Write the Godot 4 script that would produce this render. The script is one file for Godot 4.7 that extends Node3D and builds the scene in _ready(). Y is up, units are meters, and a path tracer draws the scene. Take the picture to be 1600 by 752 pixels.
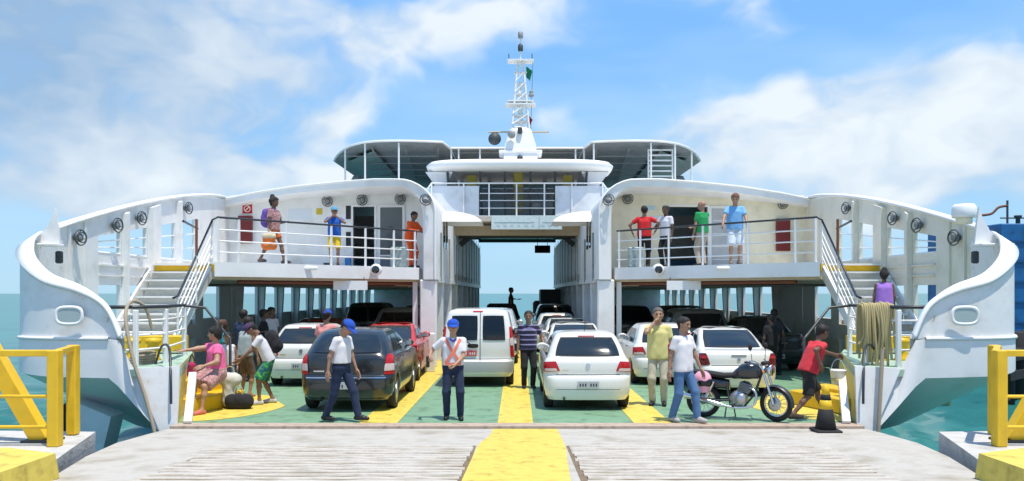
extends Node3D

# ------------------------------------------------------------------ helpers
var M := {}
var used := {}
var fr: Node3D
var rng := RandomNumberGenerator.new()

func _ready():
	rng.seed = 7
	setup_view()
	make_materials()
	build_sea()
	build_shore()
	build_ferry()
	build_vehicles()
	build_motorcycle()
	build_people()
	build_small_things()

func lin(r: float, g: float, b: float) -> Color:
	return Color(r, g, b).linear_to_srgb()

func numbered(called: String) -> String:
	if not used.has(called):
		used[called] = 0
		return called
	used[called] += 1
	return "%s_%03d" % [called, used[called]]

func tag(o: Node3D, label := "", category := "", group := "", kind := "") -> Node3D:
	if label: o.set_meta("label", label)
	if category: o.set_meta("category", category)
	if group: o.set_meta("group", group)
	if kind: o.set_meta("kind", kind)
	return o

func thing(called: String, label: String, category: String, at := Vector3.ZERO, turn := 0.0, group := "") -> Node3D:
	var o := Node3D.new()
	o.name = numbered(called)
	add_child(o)
	o.position = at
	o.rotation.y = turn
	tag(o, label, category, group)
	return o

func part(called: String, parent: Node3D, at := Vector3.ZERO, turn := 0.0) -> Node3D:
	var o := Node3D.new()
	o.name = called
	parent.add_child(o, true)
	o.position = at
	o.rotation.y = turn
	return o

func put(called: String, mesh: Mesh, m: Material, parent: Node3D = null) -> MeshInstance3D:
	var o := MeshInstance3D.new()
	o.mesh = mesh
	o.material_override = m
	if parent == null:
		o.name = numbered(called)
		add_child(o)
	else:
		o.name = called
		parent.add_child(o, true)
	return o

func V(x: float, y: float, d: float) -> Vector3:   # d metres in front of the camera
	return Vector3(x, y, -d)

func st_new(smooth := false) -> SurfaceTool:
	var st := SurfaceTool.new()
	st.begin(Mesh.PRIMITIVE_TRIANGLES)
	st.set_smooth_group(0 if smooth else -1)
	return st

func fin(st: SurfaceTool) -> ArrayMesh:
	st.generate_normals()
	return st.commit()

func tri(st, a, b, c):
	st.add_vertex(a); st.add_vertex(b); st.add_vertex(c)

func quad(st, a, b, c, d):
	st.add_vertex(a); st.add_vertex(b); st.add_vertex(c)
	st.add_vertex(a); st.add_vertex(c); st.add_vertex(d)

func hexa(st, p: Array):   # 8 corners: bottom ring 0-3, top ring 4-7
	quad(st, p[0], p[1], p[2], p[3]); quad(st, p[7], p[6], p[5], p[4])
	for i in 4:
		var j := (i + 1) % 4
		quad(st, p[i], p[i + 4], p[j + 4], p[j])

func box(st, c: Vector3, s: Vector3, b := Basis(), bev := 0.0):
	var h := s * 0.5
	if bev <= 0.0:
		var p := []
		for y in [-1, 1]:
			for q in [[-1, -1], [1, -1], [1, 1], [-1, 1]]:
				p.append(c + b * Vector3(q[0] * h.x, y * h.y, q[1] * h.z))
		hexa(st, p)
		return
	# chamfered box: three slabs' faces plus edge strips
	var e: float = minf(bev, minf(h.x, minf(h.y, h.z)) * 0.9)
	var rings := []
	for yy in [[-h.y, e], [-h.y + e, 0.0], [h.y - e, 0.0], [h.y, e]]:
		var k: float = yy[1]
		var ring := []
		var ax: float = h.x - k
		var az: float = h.z - k
		for q in [[-ax, -az + e], [-ax + e, -az], [ax - e, -az], [ax, -az + e], [ax, az - e], [ax - e, az], [-ax + e, az], [-ax, az - e]]:
			ring.append(c + b * Vector3(q[0], yy[0], q[1]))
		rings.append(ring)
	loft(st, rings, true, true)

func loft(st, rings: Array, closed := true, caps := false):
	var n: int = rings[0].size()
	var m := n if closed else n - 1
	for i in rings.size() - 1:
		var r0: Array = rings[i]
		var r1: Array = rings[i + 1]
		for j in m:
			var k := (j + 1) % n
			quad(st, r0[j], r1[j], r1[k], r0[k])
	if caps:
		for e in [0, rings.size() - 1]:
			var r: Array = rings[e]
			var c := Vector3.ZERO
			for p in r: c += p
			c /= n
			for j in n:
				var k := (j + 1) % n
				if e == 0: tri(st, c, r[j], r[k])
				else: tri(st, c, r[k], r[j])

func tube(st, pts: Array, r, sides := 8, caps := true):
	var rings := []
	var up := Vector3.UP
	for i in pts.size():
		var t: Vector3
		if i == 0: t = pts[1] - pts[0]
		elif i == pts.size() - 1: t = pts[i] - pts[i - 1]
		else: t = (pts[i + 1] - pts[i]).normalized() + (pts[i] - pts[i - 1]).normalized()
		t = t.normalized()
		if absf(t.dot(up)) > 0.97:
			up = Vector3.RIGHT if absf(t.x) < 0.9 else Vector3.FORWARD
		var a := t.cross(up).normalized()
		var b := a.cross(t).normalized()
		up = b
		var rr: float = r[i] if r is Array else r
		var ring := []
		for k in sides:
			var an := TAU * k / sides
			ring.append(pts[i] + (a * cos(an) + b * sin(an)) * rr)
		rings.append(ring)
	loft(st, rings, true, caps)

func lathe(st, prof: Array, c := Vector3.ZERO, b := Basis(), seg := 20):   # prof: Vector2(r, h) about local y
	var rings := []
	for p in prof:
		var ring := []
		for k in seg:
			var an := TAU * k / seg
			ring.append(c + b * Vector3(cos(an) * p.x, p.y, sin(an) * p.x))
		rings.append(ring)
	loft(st, rings, true, true)

func prism(st, poly: PackedVector2Array, y0: float, y1: float):   # poly in (x, d), extruded in y
	var t := Geometry2D.triangulate_polygon(poly)
	for i in range(0, t.size(), 3):
		tri(st, V(poly[t[i]].x, y1, poly[t[i]].y), V(poly[t[i + 1]].x, y1, poly[t[i + 1]].y), V(poly[t[i + 2]].x, y1, poly[t[i + 2]].y))
		tri(st, V(poly[t[i]].x, y0, poly[t[i]].y), V(poly[t[i + 2]].x, y0, poly[t[i + 2]].y), V(poly[t[i + 1]].x, y0, poly[t[i + 1]].y))
	for i in poly.size():
		var a := poly[i]
		var b := poly[(i + 1) % poly.size()]
		quad(st, V(a.x, y0, a.y), V(a.x, y1, a.y), V(b.x, y1, b.y), V(b.x, y0, b.y))

func spline(pts: Array, n: int) -> Array:
	var out := []
	for i in pts.size() - 1:
		var p0 = pts[maxi(i - 1, 0)]
		var p1 = pts[i]
		var p2 = pts[i + 1]
		var p3 = pts[mini(i + 2, pts.size() - 1)]
		for k in n:
			out.append(p1.cubic_interpolate(p2, p0, p3, float(k) / n))
	out.append(pts[-1])
	return out

func mesh_box(c: Vector3, s: Vector3, bev := 0.0, b := Basis()) -> ArrayMesh:
	var st := st_new()
	box(st, c, s, b, bev)
	return fin(st)

func mesh_tube(pts: Array, r, sides := 8) -> ArrayMesh:
	var st := st_new(true)
	tube(st, pts, r, sides, false)
	st.set_smooth_group(-1)
	return fin(st)

func mesh_lathe(prof: Array, c := Vector3.ZERO, b := Basis(), seg := 20) -> ArrayMesh:
	var st := st_new(true)
	lathe(st, prof, c, b, seg)
	return fin(st)

func beam(a: Vector3, b: Vector3, w: float, h: float, bev := 0.0) -> ArrayMesh:   # box from a to b
	var t := (b - a).normalized()
	var side := t.cross(Vector3.UP).normalized() if absf(t.y) < 0.98 else Vector3.RIGHT
	var up := side.cross(t).normalized()
	return mesh_box((a + b) * 0.5, Vector3(w, h, a.distance_to(b)), bev, Basis(side, up, -t))

# ------------------------------------------------------------------ camera, sky, sun
func setup_view():
	var cam := Camera3D.new()
	cam.name = "camera"
	add_child(cam)
	cam.position = Vector3(0, 2.2, 0)
	var n := 0.1
	cam.set_frustum(752.0 / 1250.0 * n, Vector2(-8.0 / 1250.0 * n, 83.0 / 1250.0 * n), n, 12000.0)
	cam.current = true
	var sun := DirectionalLight3D.new()
	sun.name = "sun"
	add_child(sun)
	sun.look_at_from_position(Vector3(1.8, 10.0, 2.0), Vector3.ZERO)
	sun.light_energy = 1.5
	sun.light_angular_distance = 0.5
	sun.light_color = Color(1.0, 0.965, 0.91)
	sun.shadow_enabled = true
	var we := WorldEnvironment.new()
	we.name = "world"
	var e := Environment.new()
	e.background_mode = Environment.BG_SKY
	var sky := Sky.new()
	var pm := PanoramaSkyMaterial.new()
	pm.panorama = sky_picture()
	pm.energy_multiplier = 1.0
	sky.sky_material = pm
	e.sky = sky
	e.tonemap_mode = Environment.TONE_MAPPER_LINEAR
	e.tonemap_exposure = 1.15
	e.sdfgi_enabled = true
	e.ssao_enabled = true
	e.ssil_enabled = true
	we.environment = e
	add_child(we)

func fbm(seed_: int, freq: float, oct: int) -> FastNoiseLite:
	var n := FastNoiseLite.new()
	n.seed = seed_
	n.noise_type = FastNoiseLite.TYPE_SIMPLEX_SMOOTH
	n.frequency = freq
	n.fractal_type = FastNoiseLite.FRACTAL_FBM
	n.fractal_octaves = oct
	n.fractal_gain = 0.52
	return n

# Fair-weather sky: blue that pales to the horizon, cumulus banks of which some stand in view.
var n_big: FastNoiseLite
var n_det: FastNoiseLite
var n_veil: FastNoiseLite
# bearing (degrees right of the ship's axis), elevation, half width, half height, weight, whiteness
const BANKS := [[-30.0, 16.0, 9.0, 5.5, 2.2, 0.0], [-21.5, 15.8, 4.6, 4.2, 1.0, 0.95], [-24, 12.5, 7, 3.0, 0.55, 0.6], [-13.8, 17.6, 4.6, 3.0, 0.95, 0.95], [-7.6, 17.8, 4.2, 2.2, 0.85, 0.9], [-0.6, 19.8, 4.6, 2.3, 0.95, 0.95],
	[-13.4, 12.2, 2.8, 1.5, 0.95, 0.9], [-26, 8.0, 14, 2.5, 1.05, 0.85], [-13, 7.2, 7, 1.5, 0.7, 0.9], [22, 9.6, 12, 3.6, 1.0, 0.8], [27, 12.2, 5.5, 2.3, 0.95, 0.9], [20, 11.4, 3.6, 2.0, 0.9, 1.0], [13, 9.6, 5.5, 2.4, 0.85, 0.85], [33, 9, 8, 4, 0.8, 0.7],
	[13, 20.0, 7, 1.4, 0.9, 0.9], [3.5, 12.3, 1.5, 0.9, 0.5, 0.9]]

func sky_color(az: float, el: float) -> Color:
	var s := sin(deg_to_rad(maxf(el, 0.0)))
	var ce := cos(deg_to_rad(el))
	var t := pow(clampf(1.0 - s, 0.0, 1.0), 3.2)
	var base := Vector3(0.12, 0.36, 0.84).lerp(Vector3(0.40, 0.70, 0.93), t)
	base = base.lerp(Vector3(0.42, 0.63, 0.77), pow(clampf(1.0 - el / 9.0, 0.0, 1.0), 1.3) * 0.85)
	var ar := deg_to_rad(az)
	var p := Vector3(sin(ar) * ce, s * 1.7, -cos(ar) * ce)
	var wv := Vector3(n_veil.get_noise_3dv(p * 3.0), n_veil.get_noise_3dv(p * 3.0 + Vector3(9, 0, 0)), 0) * 0.06
	var n2 := n_det.get_noise_3dv(p + wv)
	var n3 := n_det.get_noise_3dv(p * 3.1 + wv * 2.0)
	az += wv.x * 40.0
	el += wv.y * 14.0
	var c := 0.0
	var wh := 0.0
	var ws := 0.001
	var out_w := maxf(clampf((absf(az) - 36.0) / 12.0, 0.0, 1.0), clampf((el - 22.0) / 9.0, 0.0, 1.0))
	if out_w < 1.0:
		for b in BANKS:
			var dx: float = (az - b[0]) / b[2]
			var dy: float = (el - b[1]) / b[3]
			if dy < 0.0: dy *= 0.8
			var q: float = dx * dx + dy * dy
			if q < 5.0:
				var e: float = b[4] * exp(-q * 0.8)
				c += e
				wh += e * b[5]
				ws += e
		c = minf(c, 1.0) - 0.50
	if out_w > 0.0:
		c = lerpf(c, n_big.get_noise_3dv(p) * 1.1 - 0.05, out_w)
		wh = lerpf(wh / ws, 0.75, out_w)
		ws = 1.0
	var dens := smoothstep(0.0, 1.0, clampf((c + n2 * 0.8 + n3 * 0.05) * 1.35 + 0.10, 0.0, 1.0))
	var v := clampf(n_veil.get_noise_3dv(p * Vector3(1, 2.2, 1)) * 0.9 + 0.16, 0.0, 0.6)
	var col := base.lerp(Vector3(0.64, 0.81, 0.93), v * 0.55)
	var lit := clampf(wh / ws + n2 * 0.7 + n3 * 0.15 - 0.08, 0.0, 1.0)
	var cl := Vector3(0.29, 0.43, 0.61).lerp(Vector3(0.80, 0.85, 0.88), lit)
	col = col.lerp(cl, dens * 0.88)
	return Color(col.x, col.y, col.z)

func sky_picture() -> ImageTexture:
	n_big = fbm(11, 1.9, 3)
	n_det = fbm(23, 4.6, 5)
	n_veil = fbm(5, 1.6, 4)
	var w := 1024
	var h := 512
	var im := Image.create(w, h, false, Image.FORMAT_RGBF)
	for j in h / 2 + 4:
		for i in w:
			im.set_pixel(i, j, sky_color(wrapf(360.0 * (i + 0.5) / w, -180.0, 180.0), maxf(90.0 - 180.0 * (j + 0.5) / h, 0.0)))
	im.resize(4096, 2048, Image.INTERPOLATE_BILINEAR)
	for j in range(660, 1028):
		for k in range(-510, 510):
			im.set_pixel(posmod(k, 4096), j, sky_color(360.0 * (k + 0.5) / 4096, maxf(90.0 - 180.0 * (j + 0.5) / 2048, 0.0)))
	im.fill_rect(Rect2i(0, 1032, 4096, 1016), Color(0.30, 0.48, 0.54))
	return ImageTexture.create_from_image(im)

# ------------------------------------------------------------------ materials
func noise_tex(seed_: int, freq: float, oct: int, stops: Array, normal := false, size := 512, bump := 4.0) -> NoiseTexture2D:
	var t := NoiseTexture2D.new()
	t.noise = fbm(seed_, freq, oct)
	t.width = size
	t.height = size
	t.seamless = true
	t.seamless_blend_skirt = 0.2
	t.generate_mipmaps = false
	if normal:
		t.as_normal_map = true
		t.bump_strength = bump
	else:
		var g := Gradient.new()
		g.offsets = PackedFloat32Array(stops.map(func(s): return s[0]))
		g.colors = PackedColorArray(stops.map(func(s): return s[1]))
		t.color_ramp = g
	return t

func mat(c: Color, rough := 0.6, metal := 0.0, tex: Texture2D = null, scale := 1.0, nrm: Texture2D = null, nscale := 0.5) -> StandardMaterial3D:
	var m := StandardMaterial3D.new()
	m.albedo_color = c
	m.roughness = rough
	m.metallic = metal
	if tex or nrm:
		m.uv1_triplanar = true
		m.uv1_world_triplanar = true
		m.uv1_scale = Vector3.ONE * scale
		m.albedo_texture = tex
		if nrm:
			m.normal_enabled = true
			m.normal_texture = nrm
			m.normal_scale = nscale
	return m

func make_materials():
	var w := Color(1, 1, 1)
	var grime := noise_tex(3, 0.008, 5, [[0.0, Color(0.90, 0.89, 0.87)], [0.35, Color(0.97, 0.97, 0.965)], [0.6, w], [1.0, Color(0.97, 0.97, 0.98)]])
	var rusty := noise_tex(9, 0.012, 6, [[0.0, Color(0.45, 0.28, 0.17)], [0.05, Color(0.7, 0.6, 0.5)], [0.10, Color(0.95, 0.93, 0.91)], [0.45, w], [1.0, Color(0.95, 0.95, 0.95)]])
	var conc := noise_tex(14, 0.01, 6, [[0.0, Color(0.82, 0.79, 0.74)], [0.35, Color(0.95, 0.945, 0.93)], [0.6, w], [1.0, Color(0.92, 0.91, 0.88)]])
	var fine := noise_tex(31, 0.06, 4, [], true, 512, 3.0)
	var ripple := noise_tex(37, 0.015, 3, [], true, 512, 2.0)
	var worn := noise_tex(44, 0.014, 6, [[0.0, Color(0.74, 0.72, 0.69)], [0.3, Color(0.93, 0.93, 0.92)], [0.55, w], [1.0, Color(0.95, 0.95, 0.94)]])
	var cloth := noise_tex(52, 0.03, 4, [[0.0, Color(0.84, 0.84, 0.84)], [0.6, w], [1.0, w]])
	M.white = mat(lin(0.80, 0.80, 0.79), 0.42, 0.0, grime, 0.22, ripple, 0.10)
	M.white_rusty = mat(lin(0.78, 0.78, 0.77), 0.5, 0.0, rusty, 0.35, ripple, 0.12)
	M.white_plain = mat(lin(0.80, 0.80, 0.79), 0.4)
	M.cream = mat(lin(0.84, 0.78, 0.60), 0.5, 0.0, grime, 0.3)
	M.pale_panel = mat(lin(0.72, 0.75, 0.80), 0.45, 0.0, grime, 0.3)
	M.ceiling = mat(lin(0.55, 0.50, 0.42), 0.7, 0.0, rusty, 0.4)
	M.rust = mat(lin(0.20, 0.07, 0.04), 0.8, 0.0, worn, 1.0)
	M.deck_green = mat(lin(0.17, 0.31, 0.19), 0.55, 0.0, worn, 0.28, fine, 0.25)
	M.deck_edge = mat(lin(0.44, 0.34, 0.27), 0.75, 0.0, worn, 0.6)
	M.yellow = mat(lin(0.70, 0.54, 0.09), 0.5, 0.0, worn, 0.5, fine, 0.15)
	M.yellow_deep = mat(lin(0.74, 0.46, 0.012), 0.42, 0.0, grime, 0.5)
	M.concrete = mat(lin(0.45, 0.425, 0.38), 0.9, 0.0, conc, 0.22, fine, 0.5)
	M.ridge = mat(lin(0.50, 0.47, 0.42), 0.9, 0.0, conc, 0.3, fine, 0.6)
	M.ridge_gap = mat(lin(0.20, 0.145, 0.09), 0.95, 0.0, conc, 0.5, fine, 0.6)
	M.quay = mat(lin(0.50, 0.49, 0.47), 0.9, 0.0, conc, 0.4, fine, 0.5)
	M.black_rail = mat(lin(0.025, 0.03, 0.035), 0.4)
	M.dark_steel = mat(lin(0.05, 0.06, 0.065), 0.6, 0.0, worn, 0.8)
	M.grey_steel = mat(lin(0.26, 0.28, 0.29), 0.55, 0.0, worn, 0.5)
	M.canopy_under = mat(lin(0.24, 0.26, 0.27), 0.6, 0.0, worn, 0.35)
	M.canopy_green = mat(lin(0.16, 0.25, 0.23), 0.55, 0.0, worn, 0.35)
	M.rubber = mat(lin(0.012, 0.012, 0.013), 0.8)
	M.tyre = mat(lin(0.016, 0.016, 0.017), 0.75)
	M.chrome = mat(lin(0.65, 0.65, 0.66), 0.22, 1.0)
	M.alloy = mat(lin(0.45, 0.46, 0.47), 0.35, 0.8)
	M.glass_dark = mat(lin(0.012, 0.016, 0.018), 0.04)
	M.glass_dark.metallic_specular = 0.7
	M.glass_black = mat(lin(0.006, 0.008, 0.009), 0.05)
	M.pane = mat(Color(0.12, 0.2, 0.24, 0.25), 0.03)
	M.pane.metallic_specular = 0.3
	M.pane.transparency = BaseMaterial3D.TRANSPARENCY_ALPHA
	M.interior = mat(lin(0.03, 0.05, 0.08), 0.7)
	M.interior_blue = mat(lin(0.04, 0.13, 0.26), 0.6)
	M.interior_pale = mat(lin(0.36, 0.48, 0.52), 0.6)
	M.black_plastic = mat(lin(0.01, 0.011, 0.012), 0.9)  # black plastic of the hanging display case
	M.curtain_yellow = mat(lin(0.62, 0.48, 0.04), 0.8, 0.0, cloth, 2.0)
	M.door_grey = mat(lin(0.42, 0.44, 0.46), 0.4, 0.0, grime, 0.4)
	M.door_blue = mat(lin(0.10, 0.13, 0.17), 0.3)
	M.cabinet_red = mat(lin(0.16, 0.014, 0.016), 0.45)
	M.sign_red = mat(lin(0.55, 0.02, 0.015), 0.45)
	M.board = mat(lin(0.62, 0.72, 0.70), 0.5, 0.0, grime, 1.2)
	M.board_mark = mat(lin(0.36, 0.46, 0.50), 0.5)
	M.rope = mat(lin(0.47, 0.385, 0.19), 0.9, 0.0, cloth, 3.0, fine, 0.8)
	M.rope_grey = mat(lin(0.36, 0.30, 0.22), 0.9, 0.0, cloth, 3.0, fine, 0.8)
	M.blue_hull = mat(lin(0.012, 0.13, 0.34), 0.45, 0.0, worn, 0.12)
	M.blue_band = mat(lin(0.008, 0.08, 0.22), 0.5)
	M.flag_green = mat(lin(0.01, 0.22, 0.10), 0.8)
	M.flag_red = mat(lin(0.5, 0.02, 0.03), 0.8)
	M.lamp_glass = mat(lin(0.5, 0.52, 0.52), 0.1)
	M.cream_white = mat(lin(0.80, 0.81, 0.80), 0.5, 0.0, grime, 0.22)
	M.cream_side = mat(lin(0.76, 0.72, 0.60), 0.5, 0.0, grime, 0.22)
	M.pale_white = mat(lin(0.74, 0.76, 0.80), 0.45, 0.0, grime, 0.3)
	M.rust_cream = mat(lin(0.48, 0.38, 0.24), 0.75, 0.0, rusty, 0.8)
	M.glass_grey = mat(lin(0.10, 0.115, 0.12), 0.08)
	M.sticker = mat(lin(0.66, 0.72, 0.78), 0.4)
	M.sticker_blue = mat(lin(0.45, 0.62, 0.72), 0.4)
	M.box_teal = mat(lin(0.30, 0.38, 0.38), 0.5, 0.0, worn, 1.0)
	M.board_mark_pale = mat(lin(0.50, 0.60, 0.64), 0.5)
	M.deck_pale = mat(lin(0.36, 0.50, 0.40), 0.6, 0.0, worn, 0.4)
	M.yellow_pale = mat(lin(0.72, 0.62, 0.22), 0.5, 0.0, rusty, 0.5)
	M.cloth_tex = mat(w, 0.9, 0.0, cloth, 6.0)
	var sea := mat(lin(0.03, 0.16, 0.145), 0.2, 0.0, noise_tex(61, 0.004, 3, [[0.0, Color(0.8, 0.92, 0.93)], [0.5, w], [1.0, Color(0.85, 1.0, 0.98)]]), 0.02)
	sea.metallic_specular = 0.16
	M.sea = sea

# ------------------------------------------------------------------ sea
func build_sea():
	var st := st_new(true)
	var n := 300
	var swell := fbm(71, 0.16, 3)
	var xs := []
	for i in n + 1:
		var t := 2.0 * i / n - 1.0
		xs.append(signf(t) * (absf(t) * 40.0 + pow(absf(t), 7.0) * 8000.0))
	var zs := []
	for i in n + 1:
		var t := float(i) / n
		zs.append(-12.0 + t * 75.0 + pow(t, 8.0) * 9000.0)
	var rows := []
	for j in n + 1:
		var row := []
		for i in n + 1:
			var x: float = xs[i]
			var d: float = zs[j]
			var cell: float = maxf(xs[mini(i + 1, n)] - x, zs[mini(j + 1, n)] - d)
			var k := clampf(1.0 - cell / 4.0, 0.0, 1.0)
			var y := swell.get_noise_2d(x * 3.2, d * 5.0) * 0.24 + swell.get_noise_2d(x * 7.0 + 50.0, d * 11.0) * 0.07 + sin(x * 0.8 + d * 2.1 + swell.get_noise_2d(x, d) * 5.0) * 0.03
			row.append(V(x, -1.6 + y * k, d))
		rows.append(row)
	loft(st, rows, false)
	tag(put("sea", fin(st), M.sea), "", "", "", "structure")

# ------------------------------------------------------------------ landing ramp and quay blocks
func ramp_y(d: float) -> float:
	return -0.035 + (13.2 - d) * 0.066

func build_shore():
	# the concrete landing ramp slopes gently down to the ferry
	var half := [Vector2(5.75, 13.22), Vector2(5.75, 12.6), Vector2(5.66, 11.3), Vector2(5.34, 9.9), Vector2(4.93, 8.6), Vector2(4.75, 7.9), Vector2(4.6, -6)]
	var outline := half.map(func(p): return Vector2(-p.x, p.y))
	for i in half.size(): outline.append(half[half.size() - 1 - i])
	var poly := PackedVector2Array(outline)
	var st := st_new()
	var t := Geometry2D.triangulate_polygon(poly)
	var top := func(p: Vector2): return V(p.x, ramp_y(p.y), p.y)
	var bot := func(p: Vector2): return V(p.x, -4.0, p.y)
	for i in range(0, t.size(), 3):
		tri(st, top.call(poly[t[i]]), top.call(poly[t[i + 1]]), top.call(poly[t[i + 2]]))
	for i in poly.size():
		var a := poly[i]
		var b := poly[(i + 1) % poly.size()]
		quad(st, bot.call(a), top.call(a), top.call(b), bot.call(b))
	var ramp := put("landing_ramp", fin(st), M.concrete)
	tag(ramp, "", "", "", "structure")
	# recessed-looking traction strip: a darker bed with pale cast ridges standing on it, either side of the stripe
	for s in [-1.0, 1.0]:
		var bed := st_new()
		var ys := func(x, d, up): return V(s * x, ramp_y(d) + up, d)
		var inn := 0.56 if s < 0 else 0.67
		quad(bed, ys.call(inn, 10.95, 0.004), ys.call(4.02, 10.93, 0.004), ys.call(3.8, 7.4, 0.004), ys.call(inn - 0.03, 7.4, 0.004))
		put("ridge_bed", fin(bed), M.ridge_gap, ramp)
		for k in 16:
			var d := 10.85 - k * 0.218
			var r := st_new()
			var x0 := inn + 0.02 + rng.randf() * 0.04
			var x1 := 4.16 - (10.7 - d) * 0.07 + rng.randf_range(-0.2, 0.04)
			var prev = null
			var wob := rng.randf() * 6.0
			for q in 15:
				var x := lerpf(x0, x1, q / 14.0)
				var jit := sin(x * 1.7 + wob) * 0.012 + rng.randf_range(-0.008, 0.008)
				var hh := 0.02 + rng.randf_range(-0.006, 0.004)
				var wf := 0.060 + rng.randf_range(-0.014, 0.008)
				var sec := [ys.call(x, d - wf + jit, 0.0), ys.call(x, d - wf + 0.014 + jit, hh), ys.call(x, d + wf - 0.014 + jit, hh), ys.call(x, d + wf + jit, 0.0)]
				if prev:
					loft(r, [prev, sec], true)
				prev = sec
			put("ridge", fin(r), M.ridge, ramp)
	# the painted centre stripe, wider toward the shore, with a wandering edge
	var sp := st_new()
	var left := [Vector2(-0.40, 13.15), Vector2(-0.40, 12.6), Vector2(-0.43, 12.0), Vector2(-0.52, 11.3), Vector2(-0.54, 10.6), Vector2(-0.55, 9.6), Vector2(-0.56, 8.3), Vector2(-0.57, 6.5)]
	var right := [Vector2(0.66, 13.15), Vector2(0.66, 12.6), Vector2(0.66, 12.0), Vector2(0.66, 11.3), Vector2(0.65, 10.6), Vector2(0.60, 9.6), Vector2(0.55, 8.3), Vector2(0.5, 6.5)]
	for i in left.size() - 1:
		quad(sp, V(left[i].x, ramp_y(left[i].y) + 0.008, left[i].y), V(left[i + 1].x, ramp_y(left[i + 1].y) + 0.008, left[i + 1].y), V(right[i + 1].x, ramp_y(right[i + 1].y) + 0.008, right[i + 1].y), V(right[i].x, ramp_y(right[i].y) + 0.008, right[i].y))
	put("centre_stripe", fin(sp), M.yellow, ramp)
	# quay blocks with yellow barrier frames either side
	for s in [-1.0, 1.0]:
		var q := st_new()
		var P := PackedVector2Array([Vector2(s * 5.45, 9.75), Vector2(s * 5.8, 11.0), Vector2(s * 12, 11.4), Vector2(s * 12, -6), Vector2(s * 4.95, -6), Vector2(s * 5.0, 8.2)])
		prism(q, P, -4.0, 0.30)
		var blk := put("quay_block", fin(q), M.quay)
		tag(blk, "", "", "", "structure")
		var bt := thing("barrier_frame", "yellow steel barrier with slanted brace on the %s concrete block" % ["left" if s < 0 else "right"], "barrier", V(s * (5.75 if s < 0 else 6.0), 0.30, 10.0), 0.0, "yellow barrier frames beside the ramp")
		put("post", mesh_box(Vector3(0, 0.60, 0.05), Vector3(0.14, 1.2, 0.14), 0.012), M.yellow_deep, bt)
		put("post", mesh_box(Vector3(s * (0.22 if s < 0 else 0.42), 0.61, -0.75), Vector3(0.13, 1.2, 0.13), 0.012), M.yellow_deep, bt)
		put("rail", beam(Vector3(s * 0.07, 1.16, 0.05), Vector3(s * 4.0, 1.16, 0.05), 0.09, 0.08, 0.01), M.yellow_deep, bt)
		put("rail", beam(Vector3(0.0, 1.165, -0.02), Vector3(s * (0.22 if s < 0 else 0.42), 1.165, -0.69), 0.08, 0.08, 0.01), M.yellow_deep, bt)
		put("rail", mesh_tube([Vector3(s * 0.05, 0.62, 0.05), Vector3(s * 4.0, 0.62, 0.05)], 0.022), M.yellow_deep, bt)
		put("rail", mesh_tube([Vector3(s * 0.05, 0.24, 0.05), Vector3(s * 4.0, 0.24, 0.05)], 0.022), M.yellow_deep, bt)
		put("brace", beam(Vector3(s * 0.36, 0.0, -0.3), Vector3(s * 1.45, 1.9, -0.3), 0.16, 0.22, 0.012), M.yellow_deep, bt)
		put("foot_plate", mesh_box(Vector3(s * 0.36, 0.015, -0.3), Vector3(0.4, 0.03, 0.3)), M.dark_steel, bt)
		# low yellow kerb between the block and the ramp
		var kb := st_new()
		var kp := []
		for yy in [[0.0, 0.0], [0.26, 0.06]]:
			for c in [Vector2(4.72, 6.6), Vector2(4.72, 8.25), Vector2(5.5, 8.6), Vector2(5.5, 6.6)]:
				var cc := Vector2(lerpf(c.x, 5.1, yy[1]), lerpf(c.y, 7.6, yy[1]))
				kp.append(V(s * cc.x, 0.30 + yy[0], cc.y))
		hexa(kb, kp)
		tag(put("kerb", fin(kb), M.yellow), "low yellow kerb block on the %s edge of the concrete ramp" % ["left" if s < 0 else "right"], "kerb", "yellow kerbs beside the ramp")
	tag(put("cable", mesh_tube(spline([V(-7.2, 1.45, 9.3), V(-6.6, 1.0, 9.25), V(-6.05, 0.30, 9.2)], 6), 0.018), M.black_rail), "thin black cable slanting down to the left concrete block", "cable")
	# steel fender dolphin under the left bow
	var dol := thing("mooring_dolphin", "grey steel fender plate with black rubber edge under the left bow", "dolphin", V(-7.72, -1.9, 14.6))
	var dp := st_new()
	loft(dp, [[Vector3(-0.42, 0, 0), Vector3(0.0, 0, 0), Vector3(0.0, 0, -0.5), Vector3(-0.42, 0, -0.5)], [Vector3(-0.42, 1.1, 0), Vector3(0.12, 1.1, 0), Vector3(0.12, 1.1, -0.5), Vector3(-0.42, 1.1, -0.5)], [Vector3(-0.42, 1.75, 0), Vector3(0.28, 1.75, 0), Vector3(0.28, 1.75, -0.5), Vector3(-0.42, 1.75, -0.5)], [Vector3(-0.42, 2.15, 0), Vector3(0.3, 1.85, 0), Vector3(0.3, 1.85, -0.5), Vector3(-0.42, 2.15, -0.5)]], true, true)
	put("plate", fin(dp), M.pale_panel, dol)
	put("rubber_edge", mesh_box(Vector3(-0.50, 1.05, -0.2), Vector3(0.14, 2.1, 0.5), 0.03), M.rubber, dol)
	# blue vessel beyond the right bow
	var bv := thing("moored_barge", "tall blue steel hull moored beyond the right bow", "barge", V(27.0, -1.6, 45.0))
	put("hull", mesh_box(Vector3(15.2, 4.1, -4), Vector3(30, 7.3, 8), 0.05), M.blue_hull, bv)
	put("base", mesh_box(Vector3(15.2, 0.2, -4), Vector3(30.3, 1.4, 8.3), 0.05), M.dark_steel, bv)
	for k in 5:
		put("seam", mesh_box(Vector3(15.2, 2.2 + k * 1.14, 0.02), Vector3(30, 0.13, 0.1)), M.blue_band, bv)
	put("davit", mesh_tube([Vector3(0.9, 7.7, -0.5), Vector3(0.9, 9.1, -0.5)], 0.06), M.dark_steel, bv)
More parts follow.
